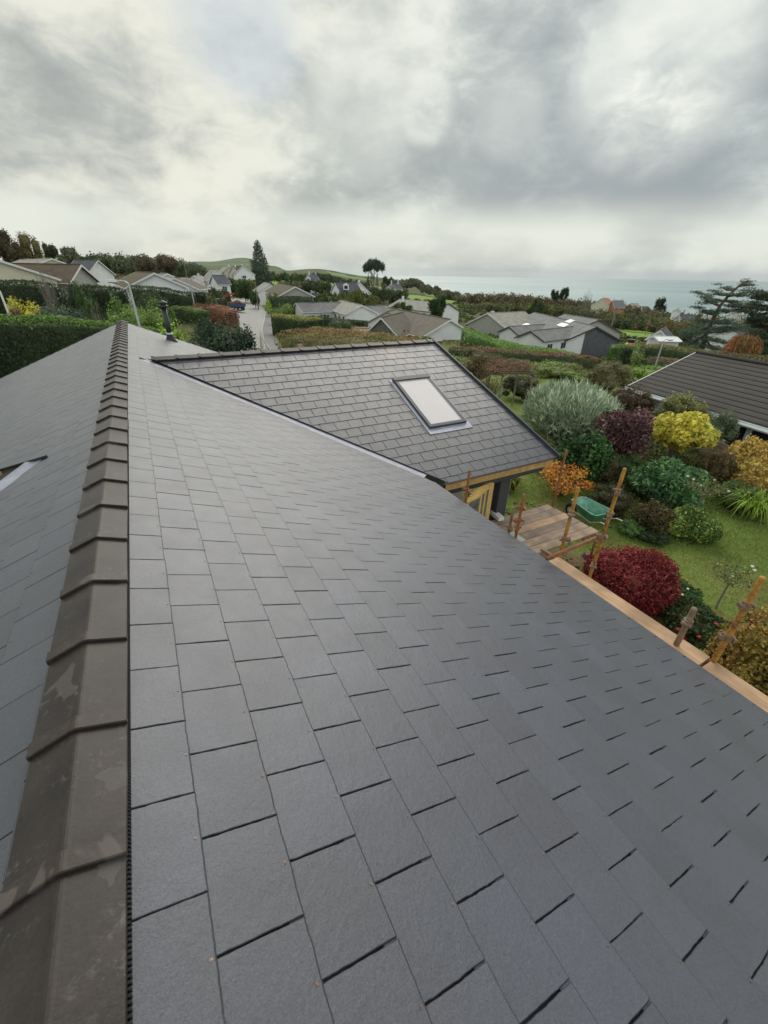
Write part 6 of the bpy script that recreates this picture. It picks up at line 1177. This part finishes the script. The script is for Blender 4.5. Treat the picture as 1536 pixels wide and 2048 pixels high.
car('dark blue car parked behind the pale green hedge on the right', 1250, 686, 78, R_(10), (.10, .13, .18))
car('small silver car beside the orange digger on the right', 1276, 684, 80, R_(100), (.6, .6, .6))
# digger body beyond the hedge
p = atd(1262, 683, 84); z = float(Th(p[0], p[1])); T = empty('digger', 'orange digger parked behind the dark blue car', 'digger', (p[0], p[1], z), R_(20)); M['orange'] = simple('orange_paint', (.55, .25, .06), .5, .1, 3)
mb = MB(); mb.hexa([(-1.4, -.9, .9), (1.3, -.9, .9), (1.3, .9, .9), (-1.4, .9, .9), (-1.2, -.8, 2.0), (.5, -.8, 2.3), (.5, .8, 2.3), (-1.2, .8, 2.0)]); mb.obj('body', 'orange', T); mb = MB(); mb.box(.1, 1.1, -.6, .6, 1.9, 2.9); mb.obj('cab', 'window', T)
for y in (-.85, .85): mb = MB(); mb.tube([(-1.4, y-.2, .4), (-1.4, y+.2, .4)], .4, 12); mb.tube([(1.2, y-.2, .4), (1.2, y+.2, .4)], .4, 12); mb.box(-1.4, 1.2, y-.2, y+.2, .0, .8); mb.obj('track', 'blackplastic', T)
mb = MB(); mb.bar((1.1, 0, 1.4), (2.3, 0, 2.6), .25, .35); mb.bar((2.3, 0, 2.6), (2.9, 0, 1.2), .2, .28); mb.obj('boom', 'orange', T)
# blue tipper truck with brushwood load
p = atd(459, 604, 84); z = float(Th(p[0], p[1]))+.1; T = empty('tipper_truck', 'dark blue tipper truck with red crane and loaded flatbed parked at the street end', 'truck', (p[0], p[1], z), R_(150)); M['truckblue'] = simple('navy_truck_paint', (.05, .08, .16), .35, .1, 2); M['truckred'] = simple('red_machine_paint', (.38, .05, .05), .45, .15, 2)
mb = MB(); mb.hexa([(1.5, -1, .7), (3.2, -1, .7), (3.2, 1, .7), (1.5, 1, .7), (1.5, -.95, 2.4), (2.9, -.95, 2.4), (2.9, .95, 2.4), (1.5, .95, 2.4)]); cb = mb.obj('cab', 'truckblue', T); mb = MB(); mb.hexa([(3.1, -.85, 1.5), (3.2, -.85, 1.5), (3.2, .85, 1.5), (3.1, .85, 1.5), (2.9, -.8, 2.25), (2.98, -.8, 2.25), (2.98, .8, 2.25), (2.9, .8, 2.25)]); mb.obj('windscreen', 'window', cb)
mb = MB(); mb.box(-3.2, 1.4, -1.05, 1.05, .85, .98); mb.box(-3.2, 1.4, -1.05, -1.0, .981, 1.5); mb.box(-3.2, 1.4, 1.0, 1.05, .981, 1.5); mb.box(-3.2, -3.15, -.999, .999, .981, 1.5); mb.box(-3.1, 3.0, -.4, .4, .55, .849); mb.obj('flatbed', 'truckblue', T)
mb = MB(); mb.tube([(1.15, 0, .99), (1.15, 0, 2.9)], .16, 8); mb.bar((1.15, 0, 2.9), (-1.2, 0, 3.5), .22, .28); mb.bar((-1.2, 0, 3.45), (-.2, 0, 2.3), .18, .2); mb.obj('crane', 'truckred', T)
for x in (2.3, -1.6, -2.5):
    for y in (-.9, .9): wheel(T, x, y, .45, .3)
p2 = np.array([p[0], p[1], z+1.0]); cl = [(0, 0, .45, 1.5, .8, .5), (.8, 0, .6, .8, .7, .6), (-1, 0, .4, .9, .7, .45)]; P, N = blob_points(cl, 900, 3, inner=.6); o = merge_leaf('brushwood_load', P, N, .25, pick(900, [(132, 70, 60), (112, 60, 52), (96, 84, 60)], P, 1., 4), core_mesh(cl, BR, 4, .8), None, 'leaf'); o.location = (p2[0]+.9*math.cos(R_(-30)), p2[1]+.9*math.sin(R_(-30)), p2[2]); tag(o, 'heap of reddish cuttings on the flatbed of the tipper truck', 'cuttings')
# ------------------------------------------------------------------ scaffold
SC = empty('scaffold', 'rusty tube scaffold standing along the eaves beside the garden', 'scaffold', (4.6, 3, 0)); so_ = np.array([4.6, 3, 0])
def spole(X, Y, z0, ztop, m_, r_=.0242, coup=(), lean=(0, 0), thick=1.0):
    mb = MB(); a = Vector((X-so_[0], Y-so_[1], z0)); b_ = Vector((X-so_[0]+lean[0], Y-so_[1]+lean[1], ztop)); mb.tube([a, b_-(b_-a)*.004, b_], [r_*thick, r_*thick, r_*thick*.86], 12); o = mb.obj('pole', m_, SC, True)
    for zc in coup:
        t_ = (zc-z0)/(ztop-z0); c = a+(b_-a)*t_; mb = MB(); mb.tube([c-Vector((0, 0, .035)), c+Vector((0, 0, .035))], [r_*thick*1.55, r_*thick*1.55], 10); ang = random.uniform(0, 6); d = Vector((math.cos(ang), math.sin(ang), 0))
        mb.bar(c+d*.02, c+d*.085, .05, .045); mb.tube([c+d*.06+Vector((0, 0, -.05)), c+d*.06+Vector((0, 0, .05))], .009, 6); mb.tube([c-d*.05+Vector((-d.y*.05, d.x*.05, 0)), c-d*.05-Vector((-d.y*.05, d.x*.05, 0))], .02, 6); mb.obj('coupler', 'greyrust' if m_ != 'rusttube' else 'rusttube', o)
def ztop_at(px, py, X, Y): w = ray(px, py); return H0+w[2]/math.hypot(w[0], w[1])*math.hypot(X, Y)
def PL_(pxb, pyb, zb, pxt, pyt, m_, coup_px=(), thick=1.0):
    b = atz(pxb, pyb, zb); X, Y = b[0], b[1]; zt = ztop_at(pxt, pyt, X, Y); spole(X, Y, 0.0 if zb < 3.3 else 0.0, zt, m_, thick=thick, coup=[ztop_at(x, y, X, Y) for x, y in coup_px]); return X, Y
P3x = PL_(1178, 1157, H0-3.9, 1252, 937, 'yellowtube', [(1240, 984), (1220, 1030), (1205, 1073), (1186, 1130)])
P2x = PL_(1117, 1121, H0-3.62, 1153, 974, 'yellowtube', [(1141, 1026), (1129, 1078)])
P4x = PL_(1424, 1328, H0-3.60, 1523, 1153, 'yellowtube', [(1488, 1207), (1451, 1272)], thick=1.15)
P1x = PL_(1106, 1010, H0-4.8, 1131, 899, 'rusttube', [(1122, 936), (1112, 975)])
P6x = PL_(931, 1006, H0-3.55, 938, 940, 'rusttube', [(934, 980)], thick=.9)
P7x = PL_(1031, 1075, H0-3.62, 1048, 989, 'rusttube', [(1042, 1016), (1036, 1040), (1034, 1056)], thick=.95)
P8x = PL_(1017, 1066, H0-3.6, 1024, 1014, 'greyrust', [(1019, 1055)], thick=.9)
P5x = PL_(1347, 1300, H0-3.62, 1384, 1214, 'greyrust', [(1372, 1243)], thick=1.25)
zl = ztop_at(1201, 1075, *P3x)
def ledger(a, b_, m_='rusttube'): mb = MB(); mb.tube([Vector(a)-Vector(so_), Vector(b_)-Vector(so_)], .0242, 10); mb.obj('ledger', m_, SC, True)
le = atz(1093, 1117, zl); lv = np.array([P3x[0], P3x[1]])-le[:2]; ledger((le[0]-lv[0]*.0, le[1]-lv[1]*.0, zl), (P3x[0]+lv[0]*.08, P3x[1]+lv[1]*.08+.05, zl)); ledger((P4x[0]+.05, .2, 2.33), (P2x[0]+.05, 3.5, 2.33)); ledger((P2x[0]+.05, 3.2, 1.05), (P2x[0]+.05, 6.2, 1.05)); ledger((7.5, 4.3, 1.10), (7.5, 6.1, 1.10)); ledger((5.3, 4.3, 1.10), (5.3, 6.1, 1.10)); 
for X, Y in ((7.62, 4.45), (5.3, 4.4), (7.6, 6.05)): mb = MB(); mb.tube([(X-so_[0], Y-so_[1], 0), (X-so_[0], Y-so_[1], 1.14)], .0242, 8); mb.obj('short_standard', 'rusttube', SC)
def sboard(label, a, b_, w_, m_, group=None, end=True):
    a = Vector(a); b_ = Vector(b_); d = b_-a; L_ = d.length; T = empty('scaffold_board', label, 'board', tuple(a), math.atan2(d.y, d.x), group); mb = MB(); mb.box(0, L_, -w_/2, w_/2, -.019, .019); o = mb.obj('plank', m_, T)
    if end:
        for s in (-.001, L_-.03): mb = MB(); mb.box(s-.002, s+.033, -w_/2-.002, w_/2+.002, -.021, .0215); mb.obj('end_band', 'steel', T)
    return T
sboard('new pale board along the eaves from the second pole towards the maple', (4.492, 1.08, H0-3.56), (4.478, 3.13, H0-3.56), .225, 'newboard', end=False); sboard('pale board along the eaves running out at the lower right corner', (4.50, -1.6, H0-3.575), (4.494, 1.05, H0-3.575), .225, 'newboard', end=False)
mb = MB(); mb.tube([(4.625, -1.5, H0-3.60), (4.60, 3.4, H0-3.60)], .024, 10); o = mb.obj('ledger', 'greyrust', None, True); o.parent = SC; o.location = tuple(-so_)
for i in range(6):
    y_ = 4.66+i*.236; sboard(['weathered scaffold board nearest the eaves board on the square platform', 'second platform board from the camera side', 'third platform board from the camera side, orange toned', 'fourth platform board from the camera side', 'fifth platform board from the camera side', 'farthest board of the square platform beside the corner post'][i], (4.85+random.uniform(-.05, .05), y_+.02, 1.15), (7.80+i*-.012+random.uniform(-.02, .02), y_-.0, 1.15), .225, 'oldboard' if i != 3 else 'newboard', 'boards of the square scaffold platform', end=False)
# ------------------------------------------------------------------ joinery stack under the extension
fd = unit(np.array([1.0, .28])); nd = np.array([-fd[1], fd[0]])
for i in range(5):
    org = np.array([4.82, 5.50])+np.array([.085, .055])*i; H_ = 2.12+.012*i; Wd = .50+.10*i if i < 3 else .72; T = empty('joinery_unit', ['front yellow timber frame with dark panel in the stack under the extension', 'second yellow timber frame in the stack, slightly wider', 'third yellow timber frame in the stack', 'fourth yellow timber frame in the stack', 'rearmost and tallest yellow timber frame in the stack'][i], 'joinery', (org[0], org[1], .05), math.atan2(fd[1], fd[0])); mb = MB(); w_ = .055
    mb.box(0, Wd, 0, .05, H_-w_, H_); mb.box(0, w_, 0, .05, 0, H_-w_-.001); mb.box(Wd-w_, Wd, 0, .05, 0, H_-w_-.001); mb.box(w_+.001, Wd-w_-.001, 0, .05, 0, w_); mb.obj('frame', 'yellowwood', T); mb = MB(); mb.box(w_, Wd-w_, .015, .03, w_, H_-w_); mb.obj('panel', 'stonewall', T)
p0 = atz(974, 1014, 1.25); p1 = atz(1008, 1043, 1.25); mb = MB(); mb.bar((0, 0, 0), tuple((p1-p0)*1.15), .14, .09); mb.bar((0, 0, .046), tuple((p1-p0)*1.15+np.array([0, 0, .046])), .05, .012); o = mb.obj('white_beam', 'whiteupvc'); o.location = tuple(p0-(p1-p0)*.3); tag(o, 'white plastic beam lying beside the stack of yellow timber frames', 'beam')
mb = MB(); mb.box(5.3, 5.6, 5.2, 5.5, 0, 1.19); mb.box(5.9, 6.1, 5.0, 5.4, 0, 1.19); o = mb.obj('block_pier', 'greywall'); tag(o, 'grey block piers under the white plastic beam', 'pier')
# rubble and slabs on the building ground
mb = MB()
for i in range(420):
    x = random.uniform(4.8, 9.2); y_ = random.uniform(3.0, 9.5); s_ = random.uniform(.015, .07)*(1 if random.random() < .9 else 2); z_ = float(Th(x, y_)); a = random.uniform(0, 3); ca, sa = math.cos(a)*s_, math.sin(a)*s_; k = random.uniform(.5, 1.2); c_ = tuple(random.uniform(.5, 1.2)*v for v in lin(140, 122, 100))
    mb.hexa([(x-ca, y_-sa, z_-.02), (x+sa, y_-ca, z_-.02), (x+ca, y_+sa, z_-.02), (x-sa, y_+ca, z_-.02), (x-ca*.7, y_-sa*.7, z_+s_*k), (x+sa*.6, y_-ca*.7, z_+s_*k*.8), (x+ca*.6, y_+sa*.6, z_+s_*k), (x-sa*.7, y_+ca*.5, z_+s_*k*.9)], c_)
tag(mb.obj('rubble', 'leaf'), 'stones and clods of soil on the bare ground by the scaffold', 'rubble', kind='stuff')
# ------------------------------------------------------------------ wheelbarrow
c = atz(1181, 1019, .52); a_ = atz(1155, 1004, .6); b_ = atz(1208, 1036, .6); d = unit((b_-a_)[:2]); T = empty('wheelbarrow', 'green wheelbarrow standing on the lawn behind the scaffold platform', 'wheelbarrow', (c[0], c[1], float(Th(c[0], c[1]))), math.atan2(d[1], d[0]))
M['greenpaint'] = simple('green_barrow_plastic', (.045, .26, .16), .35, .2, 5); M['greeninner'] = simple('dusty_green_tray', (.16, .36, .27), .5, .4, 7)
top = [(-.50, -.14), (-.44, -.25), (.34, -.34), (.44, -.28), (.44, .28), (.34, .34), (-.44, .25), (-.50, .14)]; bot = [(-.20, -.10), (-.18, -.14), (.22, -.20), (.27, -.17), (.27, .17), (.22, .20), (-.18, .14), (-.20, .10)]
mb = MB(); n_ = 8; zt_, zb_ = .62, .34
for k, (pts, z_, sc) in enumerate(((top, zt_, 1.05), (top, zt_+.012, 1.05), (top, zt_+.012, 1.0), (bot, zb_+.015, .97))): mb.v += [(x*sc, y*sc, z_) for x, y in pts]; mb.c += [None]*n_
for s in range(3):
    for i in range(n_): j = (i+1) % n_; mb.f.append((s*n_+i, s*n_+j, (s+1)*n_+j, (s+1)*n_+i))
mb.f.append(tuple(range(3*n_, 4*n_))); tr = mb.obj('tray', 'greeninner', T)
mb = MB(); mb.v += [(x*1.02, y*1.02, zt_-.001) for x, y in top]+[(x, y, zb_) for x, y in bot]; mb.c += [None]*16
for i in range(n_): j = (i+1) % n_; mb.f.append((j, i, n_+i, n_+j))
mb.f.append(tuple(range(n_, 2*n_))[::-1]); mb.obj('outer_shell', 'greenpaint', tr)
for sg in (-1, 1):
    mb = MB(); mb.tube([(-.62, sg*.05, .20), (-.1, sg*.19, .32), (.30, sg*.25, .33), (.62, sg*.28, .52), (.95, sg*.29, .56)], .016, 8); mb.obj('handle', 'steel', T, True); mb = MB(); mb.tube([(.80, sg*.288, .545), (.97, sg*.29, .562)], .022, 8); mb.obj('grip', 'blackplastic', T, True); mb = MB(); mb.tube([(.30, sg*.24, .33), (.36, sg*.24, .02), (.48, sg*.24, .02)], .014, 6); mb.obj('leg', 'greenpaint', T)
mb = MB(); mb.tube([(-.62, -.045, .19), (-.62, -.03, .19), (-.62, .03, .19), (-.62, .045, .19)], [.15, .19, .19, .15], 18); wh = mb.obj('wheel', 'blackplastic', T); mb = MB(); mb.tube([(-.62, -.05, .19), (-.62, .05, .19)], .09, 12); mb.obj('rim', 'steel', wh)
# ------------------------------------------------------------------ pergola, fence, person
p = atd(996, 808, 20.5); z = float(Th(p[0], p[1])); q_ = atd(955, 758, 23.5); T = empty('pergola', 'rough timber pergola overgrown with dead brown creeper', 'pergola', (p[0], p[1], z)); zt = atd(1000, 752, 20.5)[2]-z; v = np.array([q_[0]-p[0], q_[1]-p[1]]); v = unit(v)*2.4; s_ = np.array([v[1], -v[0]])/2.4*1.5
for X, Y in ((0, 0), tuple(v), tuple(s_), tuple(v+s_)): mb = MB(); mb.tube([(X, Y, -.2), (X+.02, Y, zt)], .05, 7); mb.obj('post', 'poleowood', T)
for a, b_ in (((0, 0), v), (s_, v+s_)): mb = MB(); mb.bar((a[0]-v[0]*.1, a[1]-v[1]*.1, zt+.05), (b_[0]+v[0]*.1, b_[1]+v[1]*.1, zt+.05), .06, .10); mb.obj('beam', 'bark', T)
for k in range(6): a = v*(k/5); mb = MB(); mb.bar((a[0]-s_[0]*.12, a[1]-s_[1]*.12, zt+.13), (a[0]+s_[0]*1.12, a[1]+s_[1]*1.12, zt+.13), .05, .06); mb.obj('rafter', 'bark', T)
mc = (v+s_)/2; cl = [(mc[0], mc[1], zt+.25, 1.5, 1.3, .32), (mc[0]-.5, mc[1]+.4, zt+.1, .9, .8, .4)]; P, N = blob_points(cl, 3500, 5, inner=.4, lump=.35); merge_leaf('creeper', P, N, .10, pick(3500, [(112, 86, 66), (92, 72, 54), (130, 104, 80)], P, 1.5, 6), None, T, 'leaf', aspect=.3, wild=1.0)
p0 = atd(1412, 866, 19.2); p1 = atd(1530, 905, 17.6); z0 = float(Th(p0[0], p0[1])); T = empty('timber_fence', 'weathered horizontal plank fence below the neighbour\'s windows', 'fence', (p0[0], p0[1], z0)); d = np.array([p1[0]-p0[0], p1[1]-p0[1], 0]); zt = p0[2]-z0
for k in range(5): mb = MB(); mb.bar((0, 0, zt-.09-k*.155), (d[0], d[1], zt-.09-k*.155+random.uniform(-.01, .01)), .022, .135); mb.obj('plank', 'oldboard', T)
for k in range(4): mb = MB(); mb.box(d[0]*k/3+.03, d[0]*k/3+.12, d[1]*k/3-.045, d[1]*k/3+.045, -.2, zt+.04); mb.obj('post', 'poleowood', T)
# small scaffold platform behind the extension and the person on it
hp = atd(600, 691, 13.4); sc_y = hp[1]; zfl = hp[2]+.11-1.76
T = empty('trestle_platform', 'low scaffold platform behind the extension roof where the person stands', 'platform', (hp[0], hp[1], 0)); mb = MB()
for k in range(4): mb.box(-1.2, 1.2, -.45+k*.23, -.45+k*.23+.22, zfl-.04, zfl)
mb.obj('deck', 'oldboard', T)
for X in (-1.1, 1.1):
    for Y in (-.4, .4): mb = MB(); mb.tube([(X, Y, 0), (X, Y, zfl-.041)], .03, 8); mb.obj('leg', 'rusttube', T)
import bmesh
def skin_mesh(name, verts, edges, radii, sub=2):
    me = bpy.data.meshes.new(name); me.from_pydata(verts, edges, []); me.update(); o = bpy.data.objects.new(name, me); C.objects.link(o); md = o.modifiers.new('skin', 'SKIN'); md.use_smooth_shade = True
    sk_ = me.skin_vertices[0] if me.skin_vertices else None
    if sk_ is None:
        bm = bmesh.new(); bm.from_mesh(me); bm.verts.layers.skin.verify(); bm.to_mesh(me); bm.free(); sk_ = me.skin_vertices[0]
    for i, r_ in enumerate(radii): sk_.data[i].radius = (r_, r_)
    sk_.data[0].use_root = True; s2 = o.modifiers.new('sub', 'SUBSURF'); s2.levels = sub; s2.render_levels = sub; return o
M['skin'] = simple('ruddy_skin', (.55, .27, .22), .55, .08, 20); M['hair'] = simple('dark_hair', (.025, .018, .015), .7, .3, 30); M['workcloth'] = simple('dark_work_clothes', (.03, .035, .05), .85, .2, 10)
V = [(0, 0, .95), (0, 0, 1.15), (0, 0, 1.36), (0, 0, 1.46), (0, 0, 1.52), (-.10, 0, .90), (-.11, -.01, .50), (-.11, .01, .09), (-.11, -.14, .04), (.10, 0, .90), (.11, -.01, .50), (.11, .01, .09), (.11, -.14, .04), (-.19, 0, 1.38), (-.26, .02, 1.10), (-.24, -.14, .88), (.19, 0, 1.38), (.26, .02, 1.10), (.24, -.14, .88)]
Eg = [(0, 1), (1, 2), (2, 3), (3, 4), (0, 5), (5, 6), (6, 7), (7, 8), (0, 9), (9, 10), (10, 11), (11, 12), (2, 13), (13, 14), (14, 15), (2, 16), (16, 17), (17, 18)]
Rd = [.15, .14, .16, .07, .055, .10, .065, .045, .045, .10, .065, .045, .045, .065, .048, .036, .065, .048, .036]
pz = (hp[0], hp[1], zfl); rzp = math.atan2(hp[1], hp[0])-math.pi/2; rzp = math.atan2(-hp[1], -hp[0])+math.pi/2
b_o = skin_mesh('person', V, Eg, Rd); b_o.location = pz; b_o.rotation_euler = (0, 0, rzp); b_o.data.materials.append(M['workcloth']); tag(b_o, 'person with dark hair and ruddy face looking over the extension ridge', 'person')
bm = bmesh.new(); bmesh.ops.create_uvsphere(bm, u_segments=28, v_segments=20, radius=1)
for v_ in bm.verts:
    x, y_, z_ = v_.co; w_ = 1-.22*max(0, -z_)**1.5; X = x*.078*w_; Y = y_*.095*(1-.10*max(0, -z_)); Z = z_*.118
    if y_ < 0:
        Y -= .022*math.exp(-(x*7)**2-((z_+.10)*5)**2); Y += .008*math.exp(-((abs(x)-.38)*6)**2-((z_-.06)*7)**2); Y -= .006*math.exp(-(x*3)**2-((z_+.45)*8)**2); Y += .004*math.exp(-(x*4)**2-((z_+.36)*14)**2)
    v_.co = (X, Y, Z)
for sg in (-1, 1):
    r_ = bmesh.ops.create_uvsphere(bm, u_segments=8, v_segments=6, radius=1)
    for v_ in r_['verts']: v_.co = (v_.co.x*.010+sg*.079, v_.co.y*.018+.008, v_.co.z*.030-.008)
me = bpy.data.meshes.new('head'); bm.to_mesh(me); bm.free(); me.polygons.foreach_set('use_smooth', [True]*len(me.polygons)); ho = link('head', me, b_o, 'skin', (0, -.01, 1.645))
bm = bmesh.new(); bmesh.ops.create_uvsphere(bm, u_segments=24, v_segments=16, radius=1)
bmesh.ops.delete(bm, geom=[v_ for v_ in bm.verts if v_.co.z < .30-(.75 if v_.co.y > .1 else 0)+(.12 if v_.co.y < -.5 else 0)], context='VERTS')
for v_ in bm.verts: v_.co = (v_.co.x*.086, v_.co.y*.104+.004, v_.co.z*.126+.004)
me = bpy.data.meshes.new('hair'); bm.to_mesh(me); bm.free(); link('hair', me, b_o, 'hair', (0, -.01, 1.645))
for sg in (-1, 1):
    mb = MB(); mb.lathe([(.001, -.008), (.008, -.004), (.009, 0), (.007, .005), (.001, .008)], 8, 0, 0, 0); mb.obj('eye', 'hair', ho, loc=(sg*.030, -.086, .008))
mb = MB(); mb.box(-.022, .022, -.094, -.088, -.057, -.050); mb.obj('mouth', 'truckred', ho)
for sg in (-1, 1):
    hv = [(0, 0, 0), (0, -.02, -.06)]; he = [(0, 1)]; hr = [.026, .030]
    for k, (dx, L_) in enumerate(((-.027, .062), (-.009, .072), (.010, .068), (.027, .052))): i = len(hv); hv += [(dx, -.028, -.085), (dx*1.1, -.04, -.085-L_*.5), (dx*1.05, -.035, -.085-L_)]; he += [(1, i), (i, i+1), (i+1, i+2)]; hr += [.010, .009, .008]
    i = len(hv); hv += [(-sg*.035, -.035, -.05), (-sg*.05, -.05, -.085)]; he += [(0, i), (i, i+1)]; hr += [.011, .009]
    h_o = skin_mesh('hand', hv, he, hr, 1); h_o.parent = b_o; h_o.location = (sg*.24, -.16, .86); h_o.data.materials.append(M['skin'])

# ------------------------------------------------------------------ the sea air that pales the far hills
mb = MB(); mb.box(-14500, 14500, -14500, 14500, -62+H0, 90+H0); hz_ = mb.obj('haze', None); m = bpy.data.materials.new('sea_air'); m.use_nodes = True; nth = m.node_tree; nth.nodes.clear(); ho_ = nn(nth, 'ShaderNodeOutputMaterial'); pv = nn(nth, 'ShaderNodeVolumePrincipled')
pv.inputs['Color'].default_value = (0.86, 0.93, 0.95, 1); pv.inputs['Density'].default_value = 0.00002; pv.inputs['Anisotropy'].default_value = 0.2; nth.links.new(pv.outputs[0], ho_.inputs['Volume']); hz_.data.materials.append(m); tag(hz_, None, kind='stuff')
